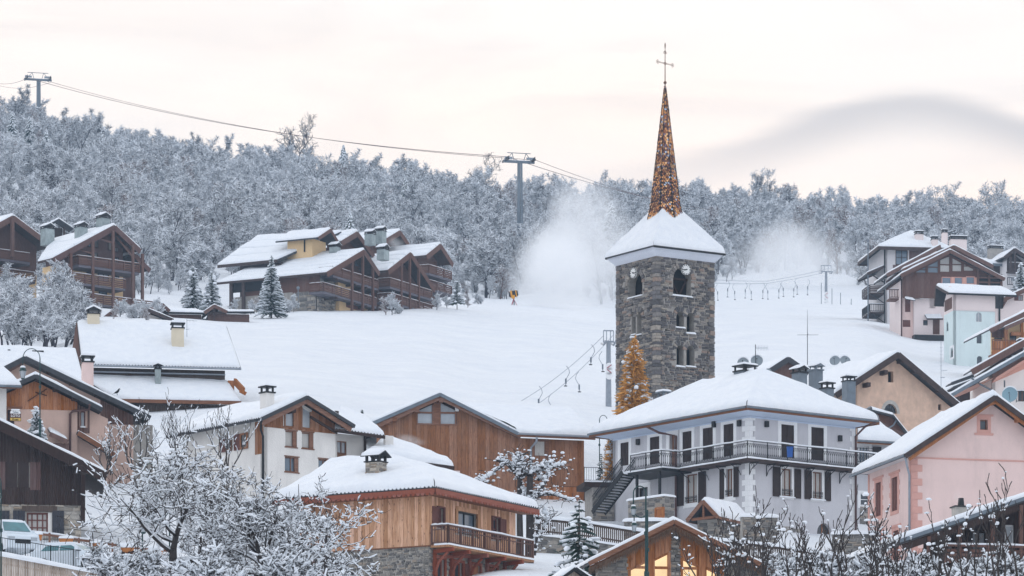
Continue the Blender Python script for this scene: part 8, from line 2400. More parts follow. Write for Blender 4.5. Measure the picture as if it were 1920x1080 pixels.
def tbar_pylon(px, pyb, pyt, D, label):
 p = W(px, pyb, D); hgt = (pyb - pyt) * D / 3600; w_ = 19 * D / 3600
 t = empty('drag_lift_pylon', p, .15, label, 'lift pylon', 'drag lift pylons')
 MB().tube([(0, 0, -2), (0, 0, hgt - 1)], [.28, .2], 8).build('mast', METAL_G, t)
 b = MB().bar((-w_ * .55, 0, hgt - 1), (w_ * .55, 0, hgt - 1), .2, .16).bar((-w_ * .5, 0, hgt), (w_ * .5, 0, hgt), .14, .1)
 for k in (-.5, -.2, .2, .5): b.bar((w_ * k, 0, hgt - 1), (w_ * k, 0, hgt), .07, .07)
 for k in (-.5, .5): b.tube([(w_ * k, -1.2, hgt - 1.15), (w_ * k, 0, hgt - 1.3), (w_ * k, 1.2, hgt - 1.0)], .1, 5)
 b.build('crossarm', METAL_G, t)
 c = MB(); c.disc((0, -.32, hgt * .38), (0, -1, 0), .34, .05, 16).disc((0, -.32, hgt * .30), (0, -1, 0), .34, .05, 16).disc((0, -.32, hgt * .22), (0, -1, 0), .34, .05, 16); c.build('warning_sign', P_TRIM, t)
 c = MB(); c.bar((-.2, -.39, hgt * .38 - .15), (.2, -.39, hgt * .38 + .15), .06, .02, (0, 1, 0)).bar((-.2, -.39, hgt * .30 + .15), (.2, -.39, hgt * .30 - .15), .06, .02, (0, 1, 0)); c.build('sign_mark', REDP, t)
tbar_pylon(1141, 730, 620, 175, 'grey drag lift pylon with crossarm just left of the bell tower')
tbar_pylon(1549, 584, 498, 318, 'pale drag lift pylon in snow mist on the upper slope')
def hanger(px, py, D, L, flip, label, group):
 p = W(px, py, D)
 t = empty('tow_hanger', p, .3 * flip, label, 'drag lift hanger', group)
 MB().tube([(0, 0, 0), (.22 * flip, 0, -.25), (.30 * flip, 0, -.6), (.12 * flip, 0, -.95), (-.05 * flip, 0, -1.2)], .03, 4).build('hook', METAL_G, t)
 MB().tube([(-.05 * flip, 0, -1.15), (-.05 * flip, 0, -1.6)], .08, 6).tube([(-.05 * flip, 0, -1.6), (-.08 * flip, 0, -L)], .03, 4).build('spring_box', METAL_C, t)
 MB().disc((-.08 * flip, 0, -L - .02), (0, 0, 1), .16, .06, 8).build('seat_plate', METAL_D, t)
near = [(966, 757, 1), (1011, 724, 1), (1034, 738, -1), (1062, 686, 1), (1085, 697, -1), (1109, 646, 1), (1129, 659, -1)]
for i, (px, py, f) in enumerate(near):
 if i == 0: continue
 hanger(px, py, 172, 38 * 172 / 3600, f, ['', 'lowest', 'second lowest', 'third lowest', 'middle', 'second highest', 'highest'][i] + ' drag lift hanger on the near cables left of the tower', 'near drag lift hangers')
cable([W(1141 - 9, 629, 175), W(962, 760, 172)], .5, .022, 'tow_cable', 'left tow cable running down the slope from the pylon by the tower', METAL_G, 'near tow cables')
cable([W(1141 + 8, 629, 175), W(992, 768, 172)], .5, .022, 'tow_cable', 'right tow cable running down the slope from the pylon by the tower', METAL_G, 'near tow cables')
far = [(1345, 533), (1365, 527), (1377, 532), (1398, 529), (1408, 532), (1431, 530), (1439, 531), (1461, 529), (1468, 526), (1489, 527), (1494, 522), (1515, 523)]
for i, (px, py) in enumerate(far):
 hanger(px, py, 300, 30 * 300 / 3600, 1 if i % 2 else -1, 'hooked tow hanger on the far cable right of the tower', 'tow hangers in a row on the far cable')
cable([W(1330, 531, 300), W(1440, 531, 300), W(1541, 512, 316)], .1, .03, 'tow_cable', 'far lower tow cable crossing the slope right of the tower', METAL_G, 'far tow cables')
cable([W(1330, 524, 305), W(1440, 527, 303), W(1556, 503, 318)], .1, .03, 'tow_cable', 'far upper tow cable crossing the slope right of the tower', METAL_G, 'far tow cables')
for i, (px, y0, y1) in enumerate(((1540, 583, 530), (1560, 583, 541), (1576, 583, 549), (1596, 575, 560))):
 p = W(px, y0, 316); L = (y0 - y1) * 316 / 3600
 t = MB().tube([(0, 0, -.5), (0, 0, L)], .05, 4).build('slope_pole', METAL_C, None, label=['tallest thin', 'middle thin', 'shorter thin', 'very short'][i] + ' marker pole beside the misty drag lift pylon', cat='pole', group='slope marker poles')
 t.location = p
def snow_gun():
 p = W(963, 570, 288)
 t = empty('snow_gun', p, math.radians(-5), 'yellow and crimson snow cannon blowing mist at the meadow edge', 'snow cannon')
 t.scale = (.72, .72, .85)
 b = MB().tube([(-.75, 0, 1.7), (-.6, 0, 1.7), (.5, 0, 1.85), (.75, 0, 1.9)], [.5, .62, .58, .5], 14); b.build('fan_barrel', METAL_D, t, smooth=True)
 MB().tube([(-.6, 0, 1.7), (-.25, 0, 1.76)], [.64, .63], 14).tube([(.45, 0, 1.84), (.66, 0, 1.88)], [.62, .58], 14).build('barrel_band', YELLOWP, t)
 MB().tube([(.76, 0, 1.9), (.9, 0, 1.93)], [.5, .42], 14).tube([(-.95, 0, 1.68), (-.76, 0, 1.7)], [.4, .5], 14).build('nozzle_ring', METAL_D, t)
 MB().box(-.3, .3, -.6, -.35, .9, 1.5).box(-.3, .2, .4, .7, 1.0, 1.6).build('control_box', YELLOWP, t)
 b = MB().tube([(0, 0, 1.3), (0, 0, .5)], .1, 6)
 for a in (.3, 2.4, 4.5): b.tube([(0, 0, .9), (math.cos(a) * .7, math.sin(a) * .7, -.2)], .06, 5)
 b.build('tripod', REDP, t)
 MB().tube([(.1, 0, .6), (.15, 0, -1.2)], .12, 6).build('hydrant', METAL_C, t)
snow_gun()
def vol_mat(name, dens, col=(1, 1, 1), scale=.12, cut=.35, seed=0.0, soft=.6, power=1.0, size=(1, 1, 1)):
 m = bpy.data.materials.new(name); m.use_nodes = True; t = NT(m.node_tree)
 tc = t.n('ShaderNodeTexCoord')
 g = t.n('ShaderNodeVectorMath', {0: (tc, 'Object'), 1: tuple(.5 / q for q in size)}, operation='MULTIPLY')
 ln = t.n('ShaderNodeVectorMath', {0: g}, operation='LENGTH')
 fall = t.n('ShaderNodeMapRange', {0: (ln, 'Value'), 1: .5, 2: .5 - soft * .5, 3: 0.0, 4: 1.0}, interpolation_type='SMOOTHSTEP')
 mp = t.n('ShaderNodeMapping', {0: (tc, 'Object'), 1: (seed, seed, 0)})
 nz = t.n('ShaderNodeTexNoise', {'Vector': mp, 'Scale': scale, 'Detail': 4.0, 'Roughness': .6, 'Distortion': .5})
 nn = t.n('ShaderNodeMapRange', {0: nz, 1: cut, 2: cut + .3, 3: 0.0, 4: 1.0})
 d = t.math('MULTIPLY', t.math('MULTIPLY', t.math('POWER', fall, power), nn), dens)
 v = t.n('ShaderNodeVolumePrincipled', {'Color': col, 'Density': d, 'Anisotropy': 0.0})
 o = t.n('ShaderNodeOutputMaterial'); t.t.links.new(v.outputs[0], o.inputs['Volume'])
 return m
def puff(px0, px1, py0, py1, D, depth, dens, name, label, cat, seed, tilt=0.0, scale=.12, cut=.35, soft=.6):
 c = W((px0 + px1) / 2, (py0 + py1) / 2, D)
 sx = (px1 - px0) * D / 3600 / 2; sz = (py1 - py0) * D / 3600 / 2
 b = MB().ball((0, 0, 0), 1.0, 1.0, 20, 12)
 b.v = [(x * sx, y * depth, z * sz) for x, y, z in b.v]; b.f = [f[::-1] for f in b.f]
 o = b.build(name, vol_mat(name, dens, (1, 1, 1), scale, cut, seed, soft, 1.0, (sx, depth, sz)), None, label=label, kind='stuff')
 o.location = c; o.rotation_euler = (0, tilt, 0)
 return o
puff(944, 1130, 385, 640, 291, 9, .85, 'snow_mist', 'dense white snow cannon plume left of the bell tower', 'mist', 3, math.radians(14), .17, .36, .95)
puff(975, 1270, 370, 650, 306, 12, .15, 'snow_mist', 'thin drifting snow mist round the bell tower', 'mist', 9, 0, .08, .22, .9)
puff(1005, 1185, 315, 490, 300, 9, .28, 'snow_mist', 'wisp of snow mist rising against the sky left of the spire', 'mist', 5, math.radians(-20), .12, .34, .9)
puff(985, 1175, 520, 700, 262, 10, .085, 'snow_mist', 'thin snow mist spilling down the slope in front of the tower foot', 'mist', 31, 0, .08, .22, 1.0)
puff(1385, 1580, 395, 570, 345, 10, .26, 'snow_mist', 'soft snow mist puff above the drag lift', 'mist', 12, 0, .09, .30, .9)
puff(1310, 1680, 420, 600, 352, 14, .10, 'snow_mist', 'thin veil of snow mist over the upper slope', 'mist', 15, 0, .06, .2, 1.0)
puff(734, 805, 812, 838, 128, .8, 1.1, 'chimney_smoke', 'white smoke drifting from the low house chimney over the timber hall', 'smoke', 21, math.radians(10), .9, .36, .9)
puff(722, 762, 442, 470, 246, 1.6, .6, 'chimney_smoke', 'pinkish smoke over the stepped chalet chimney', 'smoke', 24, 0, .5, .34, .9)
puff(1784, 1806, 915, 946, 86, .3, .8, 'chimney_smoke', 'faint smoke above the dark chalet flue', 'smoke', 27, 0, 1.5, .36, 1.0)
# ---------------------------------------------------------------- street lamps
def lamp(px, pyb, D, hgt, reach, yaw, label, ls=1.0):
 """tall pole whose top bends over in a half hoop to a hanging lantern"""
 p = W(px, pyb, D)
 t = empty('street_lamp', p, yaw, label, 'street lamp', 'hooped street lamps')
 r = reach / 2
 pts = [(0, 0, -2), (0, 0, hgt - r)] + [(-r + r * math.cos(a), 0, hgt - r + r * 1.15 * math.sin(a)) for a in np.linspace(.2, math.pi, 10)] + [(-reach, 0, hgt - r - .45)]
 MB().tube(pts, [.042, .032] + [.024] * 11, 7).build('pole', GREENP, t, smooth=True)
 MB().tube([(0, 0, 0), (0, 0, .9)], .07, 8).tube([(0, 0, hgt * .55), (0, 0, hgt * .55 + .15)], .075, 8).build('collar', GREENP, t)
 z = hgt - r - .45
 L = MB().tube([(0, 0, 0), (0, 0, -.12), (0, 0, -.28)], [.05, .16, .24], 8).tube([(0, 0, -.72), (0, 0, -.78)], [.13, .08], 8)
 for k in range(4):
  a = k * math.pi / 2 + .78
  L.tube([(.22 * math.cos(a), .22 * math.sin(a), -.28), (.13 * math.cos(a), .13 * math.sin(a), -.72)], .012, 3)
 ln = L.build('lantern', GREENP, t)
 ln.location = (-reach, 0, z); ln.scale = (ls, ls, ls)
 MB().tube([(0, 0, -.29), (0, 0, -.71)], [.20, .12], 4).build('glass', GLASS_P, ln)
 MB().ball((0, 0, -.06), .16, .6, 8, 5).build('snow_cap', SNOW, ln)
 return t
lamp(75, 815, 112, 4.95, 1.0, 0, 'hooped green street lamp in front of the orange boarded shop wing')
lamp(318, 1110, 84, 3.2, -1.15, math.pi, 'hooped street lamp between the bare trees at the bottom left')
lamp(267, 1115, 88, 5.9, .9, 2.4, 'tall dark street lamp post behind the bottom left tree')
lamp(1211, 1115, 74, 4.15, .48, 0, 'taller hooped street lamp in front of the lit stone gable', .55)
lamp(1214, 1115, 75, 3.05, -.52, math.pi, 'shorter hooped lamp arm crossing the lit stone gable', .55)
lamp(994, 1080, 108, 6.9, .42, 0, 'street lamp behind the snow-capped pollard tree')
lamp(1124, 905, 138, 4.8, .55, math.pi, 'hooped lamp between the timber hall and the grey house')
lamp(2, 1120, 84, 5.2, .4, 1.2, 'dark green lamp post at the left frame edge beside the van')
MB().tube([(0, 0, 0), (0, 0, 2.6)], .06, 6).ball((0, 0, 2.75), .22, 1, 8, 6).build('meadow_lamp', METAL_C, None, label='round white lamp on a pole in front of the stepped chalet', cat='lamp').location = W(559, 580, 247)
# ---------------------------------------------------------------- cars
def car(px, py, D, yaw, L, Wd, Hh, kind, label):
 t = empty('parked_car', W(px, py, D), yaw, label, 'car' if kind != 'van' else 'van', 'parked cars')
 h = Wd / 2
 if kind == 'van':
  low = [(-L / 2, .35), (L / 2, .35), (L / 2 + .02, .75), (L / 2 - .05, 1.05), (L / 2 - .75, 1.25), (-L / 2, 1.2)]
  cab = [(-L / 2 + .03, 1.2), (L / 2 - .72, 1.24), (L / 2 - 1.45, 1.92), (-L / 2 + .12, 1.96)]
 else:
  low = [(-L / 2, .28), (L / 2, .28), (L / 2 + .03, .5), (L / 2 - .12, .72), (L / 2 - 1.05, .93), (-L / 2 + .05, .97), (-L / 2 - .03, .6)]
  cab = [(-L / 2 + .1, .97), (L / 2 - 1.0, .92), (L / 2 - 1.75, 1.40), (-L / 2 + .75, 1.44), (-L / 2 + .25, 1.2)]
 def loft(pr, w0, w1, zl, zh):
  b = MB(); n = len(pr)
  ww = lambda z: w0 + (w1 - w0) * max(0, min(1, (z - zl) / (zh - zl)))
  v = [(x, -ww(z), z) for x, z in pr] + [(x, ww(z), z) for x, z in pr]
  v2 = []
  b.add(v, [tuple(range(n)), tuple(range(2 * n - 1, n - 1, -1))] + [(i, (i + 1) % n, (i + 1) % n + n, i + n) for i in range(n)])
  return b
 b = loft(low, h, h - .05, .5, 1.1); body = b.build('body', CARW, t)
 bv = body.modifiers.new('bevel', 'BEVEL'); bv.width = .07; bv.segments = 3
 zl, zh = cab[0][1], cab[2][1]
 c = loft(cab, h - .06, h - .24, zl, zh).build('cabin', CARW, t)
 bv = c.modifiers.new('bevel', 'BEVEL'); bv.width = .05; bv.segments = 2
 fx0, fx1 = cab[1], cab[2]
 def P(i, k, yv, off=.012): return None
 ws = []
 (xa, za), (xb, zb) = fx0, fx1
 wf = lambda z: h - .06 + (-.18) * (z - zl) / (zh - zl)
 q = [(xa - (xa - xb) * .1, za + (zb - za) * .1), (xa - (xa - xb) * .88, za + (zb - za) * .88)]
 nx, nz = (zb - za), (xa - xb); nl = math.hypot(nx, nz); nx, nz = nx / nl * .02, nz / nl * .02
 MB().add([(q[0][0] + nx, -wf(q[0][1]) + .1, q[0][1] + nz), (q[0][0] + nx, wf(q[0][1]) - .1, q[0][1] + nz), (q[1][0] + nx, wf(q[1][1]) - .1, q[1][1] + nz), (q[1][0] + nx, -wf(q[1][1]) + .1, q[1][1] + nz)], [(0, 1, 2, 3)]).build('windscreen', TEAL, t)
 for s_ in (-1, 1):
  x0, x1, x2, x3 = cab[0][0] + .45, (cab[0][0] + cab[1][0]) / 2 + .0, (cab[0][0] + cab[1][0]) / 2 + .08, cab[1][0] - .25
  z0, z1 = zl + .06, zh - .1
  for a, b_, c_, d in ((x0, x1, x1, x0 + .25), (x2, x3, x3 - .55 * (1 if kind != 'van' else .9), x2)):
   MB().add([(a, s_ * (wf(z0) + .014), z0), (b_, s_ * (wf(z0) + .014), z0), (c_, s_ * (wf(z1) + .014), z1), (d, s_ * (wf(z1) + .014), z1)], [(0, 1, 2, 3)]).build('side_window', TEAL, t)
 for sx in (-1, 1):
  for s_ in (-1, 1):
   cx = sx * (L / 2 - .78)
   w_ = MB().disc((cx, s_ * (h - .1), .33), (0, s_, 0), .33, .14, 20).build('wheel', RUBBER, t)
   MB().disc((cx, s_ * (h + .041), .33), (0, s_, 0), .2, .012, 14).build('rim', METAL_G, w_)
 for s_ in (-1, 1):
  z = .62 if kind != 'van' else .85
  MB().box(L / 2 - .16, L / 2 + .035, s_ * (h - .3) - .17, s_ * (h - .3) + .17, z - .09, z + .09).build('headlight', GLASS_P, t)
  MB().box(cab[1][0] - .45, cab[1][0] - .25, s_ * (h + .02) - .08, s_ * (h + .02) + .1, zl + .05, zl + .22).build('mirror', CARW, t)
 z = .5 if kind != 'van' else .72
 MB().box(L / 2 - .05, L / 2 + .04, -h + .5, h - .5, z - .12, z + .1).build('grille', METAL_D, t)
 sy = h - .3
 snow_cover(t, (cab[3][0], -sy, zh + .01), (cab[2][0], -sy, zh - .03), (cab[2][0], sy, zh - .03), (cab[3][0], sy, zh + .01), .13, (1, 1, 1, 1), .25, over=0)
 if kind != 'van': snow_cover(t, (low[4][0] + .1, -sy, .93), (low[3][0] - .05, -sy, .76), (low[3][0] - .05, sy, .76), (low[4][0] + .1, sy, .93), .05, (1, 1, 1, 1), .25, over=0)
TEAL = plain('teal_tinted_glass', (.05, .17, .19), .12, .3, 1.5, spec=.7)
car(14, 1048, 101, math.radians(-62), 4.4, 1.85, 2, 'van', 'white van with teal windscreen and snow on its roof at the left edge')
car(138, 1072, 99, math.radians(-24), 4.1, 1.75, 1.45, 'car', 'white hatchback with snow-dusted bonnet parked behind the metal railing')
car(212, 1090, 101, math.radians(-28), 4.0, 1.7, 1.45, 'car', 'second white car, lower and partly hidden right of the hatchback')
# ---------------------------------------------------------------- fences and garden walls
def plank_fence():
 a, b = W(-12, 1040, 96), W(262, 1090, 96)
 t = empty('board_fence', a, 0, 'grey brown upright board fence with a snow ridge at the bottom left', 'fence')
 d = b - a; L = d.length; n = 62; rg = random.Random(3); u = d / L
 for k in range(n):
  p = u * (L * k / n)
  g = .012; w_ = L / n - g
  MB().hexa([p + Vector((0, 0, -1.6)), p + u * w_ + Vector((0, 0, -1.6)), p + u * w_ + Vector((0, .03, -1.6)), p + Vector((0, .03, -1.6)), p + Vector((0, -.0, rg.uniform(-.04, 0))), p + u * w_ + Vector((0, 0, rg.uniform(-.04, 0))), p + u * w_ + Vector((0, .03, -.02)), p + Vector((0, .03, -.02))]).build('board', W_GREY, t)
 for z in (-.35, -1.2): MB().bar(Vector((0, .07, z)), d + Vector((0, .07, z)), .06, .1).build('rail', W_GREY, t)
 snow_cover(t, Vector((0, -.16, -.01)), d + Vector((0, -.16, -.01)), d + Vector((0, .2, -.01)), Vector((0, .2, -.01)), .2, (1, 1, 1, 1), .3, over=.02)
plank_fence()
def metal_rail():
 P = [W(0, 1046, 98.5), W(95, 1062, 98.5), W(180, 1075, 98.5), W(268, 1090, 98.5)]
 t = empty('metal_railing', P[0], 0, 'thin dark metal railing between the cars and the board fence', 'railing')
 pts = [p - P[0] for p in P]
 railing(t, pts, 1.05, IRON, .13, 1.25, .035, .018, .05, False, 'bars', bot=True)
metal_rail()
def flower_fence():
 xs = [(47, 1000), (93, 1004), (148, 1013), (211, 1022), (265, 1030), (322, 1034)]
 P = [W(a, b + 24, 105) for a, b in xs]
 t = empty('garden_fence', P[0], 0, 'reddish timber post fence hung with orange planter boxes below the dark house', 'fence')
 q = [p - P[0] for p in P]; up = Vector((0, 0, 1))
 for i, p in enumerate(q):
  if i: MB().bar(p - up * .4, p + up * .85, .11, .11).build('post', W_TRIM, t)
 for a, b in zip(q[:-1], q[1:]):
  MB().bar(a + up * .72, b + up * .72, .05, .12).build('rail', W_TRIM, t)
  s = MB().tube([a + up * .82, a.lerp(b, .3) + up * .84, a.lerp(b, .7) + up * .83, b + up * .82], .06, 6).build('rail_snow', SNOW, t, smooth=True)
  m = MB()
  n = int((b - a).length / .14)
  for k in range(1, n): m.bar(a.lerp(b, k / n) - up * .3, a.lerp(b, k / n) + up * .66, .018, .018)
  m.build('bars', IRON, t)
 for i, px in enumerate((66, 124, 182, 238, 292)):
  yy = np.interp(px, [a for a, b in xs], [b for a, b in xs])
  p = W(px, yy + 4, 104.6)
  f = empty('planter_box', p, .1, ['leftmost orange planter box under the french window', 'orange planter box below the right grey shutter', 'orange planter box above the hatchback roof', 'orange planter box heaped with snow beside the red-leaved shrub', 'rightmost orange planter box behind the tree'][i], 'planter', 'orange planter boxes')
  MB().hexa([(-.32, -.13, -.22), (.32, -.13, -.22), (.32, .13, -.22), (-.32, .13, -.22), (-.4, -.17, .1), (.4, -.17, .1), (.4, .17, .1), (-.4, .17, .1)]).build('box', FLBOX, f)
  snow_cover(f, (-.42, -.2, .1), (.42, -.2, .1), (.42, .2, .1), (-.42, .2, .1), .14 if i < 3 else .28, (1, 1, 1, 1), .15, over=.03)
  if i > 1:
   rg = random.Random(i); V, Q = blobs([(rg.uniform(-.4, .4), -.2 + rg.uniform(-.05, .05), rg.uniform(-.5, -.15)) for _ in range(26)], [rg.uniform(.03, .09) for _ in range(26)])
   link_mesh('dry_flowers', np_mesh('dry_flowers', [(V, Q, plain('dried_leaves', (.05, .035, .03), .9))]), f)
flower_fence()
def terrace_wall():
 pts = [(1000, 970, 113), (1110, 982, 112.6), (1210, 998, 112), (1330, 1012, 111.5), (1440, 1022, 111), (1560, 1042, 110.5), (1660, 1064, 110)]
 P = [W(*p) for p in pts]
 t = empty('picket_fence', P[0], 0, 'dark brown picket fence with a thick snow rail along the terrace wall', 'fence')
 q = [p - P[0] for p in P]; up = Vector((0, 0, 1)); cnt = 0
 rg = random.Random(8); rest = MB()
 for a, b in zip(q[:-1], q[1:]):
  L = (b - a).length; n = int(L / .125); u = (b - a) / L
  MB().bar(a - up * .08, b - up * .08, .06, .12).bar(a - up * .75, b - up * .75, .06, .09).build('rail', W_PICKET, t)
  snow_cover(t, a + Vector((0, -.12, 0)), b + Vector((0, -.12, 0)), b + Vector((0, .12, 0)), a + Vector((0, .12, 0)), .17, (1, 0, 1, 0), .3, name='rail_snow', over=.02)
  for k in range(n):
   p = a.lerp(b, k / n) + Vector((0, -.05, 0)); w_ = .085; lo = rg.uniform(-1.08, -1.0)
   args = [p + up * lo, p + u * w_ + up * lo, p + u * w_ + Vector((0, .02, lo)), p + Vector((0, .02, lo)), p - up * .03, p + u * w_ - up * .03, p + u * w_ + Vector((0, .02, -.03)), p + Vector((0, .02, -.03))]
   if cnt < 290: MB().hexa(args).build('slat', W_PICKET, t)
   else: rest.hexa(args)
   cnt += 1
 if rest.v: rest.build('slats', W_PICKET, t, kind='stuff')
 w = empty('terrace_wall', P[0], 0, 'rubble retaining wall topped with snow under the picket fence', 'wall')
 i = 0
 for a, b in zip(q[:-1], q[1:]):
  d = b - a; ang = math.atan2(d.y, d.x); L = Vector((d.x, d.y, 0)).length; sl = d.z / L
  c, s_ = math.cos(ang), math.sin(ang)
  m = lambda u, v, n, a=a, c=c, s_=s_: (a.x + u * c + n * s_, a.y + u * s_ - n * c, a.z + v)
  MB().hexa([m(0, -5, .14), m(L, -5 + sl * L, .14), m(L, -5 + sl * L, -.6), m(0, -5, -.6), m(0, -1.05, .14), m(L, -1.05 + sl * L, .14), m(L, -1.05 + sl * L, -.6), m(0, -1.05, -.6)]).build('wall_core', MORTARD, w)
  stones(w, lambda u, v, n, m=m: m(u, v, n + .14), ang, 0, L, lambda u: -3.4 + sl * u, lambda u: -1.1 + sl * u, .42, .2, STONE_L, (), 40, 60 + i, .05)
  A, B = Vector(m(0, -1.04, .3)), Vector(m(L, -1.04 + sl * L, .3)); C, D_ = Vector(m(L, -1.04 + sl * L, -.7)), Vector(m(0, -1.04, -.7))
  snow_cover(w, A, B, C, D_, .14, (1, 0, 0, 0), .3, over=.06); i += 1
terrace_wall()
def side_terrace():
 h = House(1096, 965, 133, 10, 'railed_terrace', 'little railed terrace on a stone base between timber hall and grey house', 'terrace')
 R = h.root; x1 = h.x(1152); z = h.z(903)
 MB().box(0, x1, 0, 3, z - .35, z).build('slab', W_DARK, R)
 MB().box(h.x(1112), x1, .1, 3, -2, z - .36).build('base', MORTARD, R)
 stones(R, h.front(.1), 0, h.x(1112), x1, -2, z - .38, .5, .2, STONE_L, (), 60, 4, .05)
 railing(R, [(0, .1, z), (x1, .1, z)], 1.0, IRON, .16, 1.6, .035, .018, .04, False, mid=False)
 snow_cover(R, (.4, -.02, z), (x1, -.02, z), (x1, 1, z), (.4, 1, z), .14, (1, 1, 1, 1), .3)
side_terrace()
t_ = empty('crow', W(219.5, 741, 125), .4, 'black crow perched on the snowy edge of the old pink gable roof', 'bird')
b_ = MB().tube([(-.2, 0, .12), (-.1, 0, .16), (.02, 0, .22), (.1, 0, .32), (.13, 0, .40), (.17, 0, .42), (.24, 0, .40)], [.02, .06, .085, .07, .045, .04, .006], 8)
b_.build('body', METAL_D, t_, smooth=True)
MB().bar((-.32, 0, .04), (-.12, 0, .16), .08, .02).build('tail', METAL_D, t_)
MB().tube([(0, .02, .16), (.01, .03, 0)], .01, 4).tube([(0, -.02, .16), (.01, -.03, 0)], .01, 4).build('leg', METAL_D, t_)
h_ = GH
p_ = h_.root.matrix_world
bl = empty('blue_bin', W(1481, 857, 127.2), 0, 'blue plastic bin on the upper balcony of the grey house', 'bin')
MB().hexa([(-.27, -.25, 0), (.27, -.25, 0), (.27, .25, 0), (-.27, .25, 0), (-.33, -.3, .85), (.33, -.3, .85), (.33, .3, .85), (-.33, .3, .85)]).build('body', BLUEBIN, bl)
MB().box(-.36, .36, -.33, .33, .86, .93).build('lid', BLUEBIN, bl)
bl.scale = (.62, .62, .72)
# ---------------------------------------------------------------- near trees and shrubs
def near_tree(px, pyb, D, seed, label, name='bare_tree', cat='tree', group=None, clump=260, th=.045, cover=.7, sc=1.0, twig=1.0, maxs=.86, trunk_snow=True, **kw):
 rg = random.Random(seed)
 segs = grow(rg, levels=kw.pop('levels', 4), **kw)
 bark = [s_[:6] + (max(s_[6], .015), max(s_[7], .011)) for s_ in segs]
 fine = []
 tips = [s_ for s_ in segs if s_[8] >= 3]
 for s_ in tips:
  for _ in range(int(twig) + (rg.random() < twig % 1)):
   p = Vector(s_[0:3]).lerp(Vector(s_[3:6]), rg.random()); d = Vector((rg.gauss(0, 1), rg.gauss(0, 1), rg.gauss(.5, .6))).normalized(); L = rg.uniform(.12, .4)
   fine.append((*p, *(p + d * L), .010, .006, 5))
 sn = snow_on(segs + fine, rg, cover, th, 1, maxs)
 V1, Q1 = seg_mesh([s_[:8] for s_ in segs if s_[8] == 0], 8)
 a = seg_mesh(bark + [f[:8] for f in fine], 4); b = seg_mesh(sn, 5)
 src = [s_ for s_ in segs if s_[8] >= 2]
 pts = [tuple(Vector(s_[3:6]) + Vector((0, 0, .03))) for s_ in (rg.choice(src) for _ in range(clump))]
 c = blobs(pts, [(.03 + .075 * rg.random() ** 2) * sc for _ in pts], .8)
 t = empty(name, W(px, pyb, D), 0, label, cat, group)
 link_mesh('trunk', np_mesh('trunk', [(V1, Q1, BARK)]), t)
 link_mesh('branches', np_mesh('branches', [(a[0], a[1], BARK)]), t)
 link_mesh('branch_snow', np_mesh('branch_snow', [(b[0], b[1], TSNOW), (c[0], c[1], TSNOW)], True), t)
 return t
BT = dict(nseg=(8, 6, 5, 4, 3), wig=.17)
near_tree(318, 1150, 72, 5, 'large gnarled bare tree thick with snow, crown spreading over the dark house corner', height=6.0, trunk_r=.24, nchild=(9, 5, 4, 3), up=.10, spread=1.35, ratio=.80, start=.28, stems=1, lean=.12, clump=600, th=.021, cover=.45, twig=.5, **BT)
near_tree(505, 1145, 70, 12, 'snow covered bare tree in front of the white house, right of the gnarled tree', height=6.3, trunk_r=.14, nchild=(6, 4, 4, 3), up=.22, spread=1.2, ratio=.66, start=.2, stems=3, lean=.22, clump=600, th=.020, cover=.42, twig=.5, **BT)
near_tree(606, 1150, 78, 17, 'snow covered bare tree touching the left end of the larch clad chalet', height=6.3, trunk_r=.13, nchild=(6, 4, 4, 2), up=.2, spread=1.25, ratio=.68, start=.2, stems=3, lean=.2, clump=400, th=.021, cover=.45, twig=.5, **BT)
near_tree(415, 1140, 78, 23, 'thin bare tree between the two big snowy trees, with upright twigs', height=6.6, trunk_r=.09, nchild=(6, 4, 4, 2), up=.5, spread=.9, ratio=.5, start=.2, stems=3, lean=.14, clump=350, th=.022, cover=.3, **BT)
near_tree(272, 1000, 112, 31, 'small reddish bare bush on the snow bank above the fence', name='shrub', cat='shrub', height=2.2, trunk_r=.04, nchild=(6, 5, 3), levels=3, up=.3, spread=1.1, start=.1, stems=3, clump=60, th=.03, cover=.4, **BT)
for i, (px, D, hh, lab) in enumerate(((250, 70, 2.6, 'low snow-laden bush at the bottom edge under the gnarled tree'), (395, 68, 2.4, 'low snow-laden bush between the two tree trunks'), (560, 69, 2.6, 'low snow-laden bush at the foot of the chalet stone wall'), (655, 72, 1.6, 'small snow-laden bush below the shed roof edge'))):
 near_tree(px, 1155, D, 40 + i, lab, name='snowy_bush', cat='bush', group='snow-laden bushes along the bottom', height=hh, trunk_r=.05, nchild=(7, 6, 5), levels=3, up=.25, spread=1.2, ratio=.7, start=.05, stems=5, lean=.3, clump=260, th=.03, cover=.42, twig=1.5, **BT)
for i, (px, pyb, D, hh, lab) in enumerate(((255, 880, 118, 5.2, 'bare upright shrub before the lower verandah roof, left one'), (330, 880, 117, 5.5, 'bare upright shrub before the lower verandah roof, middle one'), (420, 890, 116, 5.4, 'bare upright shrub before the lower verandah roof, right one'), (205, 890, 115, 3.6, 'snowy shrub against the old pink house end wall'))):
 near_tree(px, pyb, D, 50 + i, lab, name='bare_shrub', cat='shrub', group='upright shrubs below the long roof', height=hh, trunk_r=.05, nchild=(5, 3), levels=2, up=.6, spread=.5, ratio=.5, start=.2, stems=6, lean=.3, clump=16, th=.022, cover=.1, twig=0, **BT)
lab = ['left of the stone porch', 'before the porch roof', 'before the left grey house windows', 'below the middle of the iron balcony', 'before the right grey house windows', 'before the arched door', 'below the small annexe', 'against the side wall of the pink house', 'left of the dark chalet', 'before the dark chalet roof end', 'before the dark chalet balcony', 'at the right frame edge', 'before the lit right window', 'leaning with a thick snowy limb']
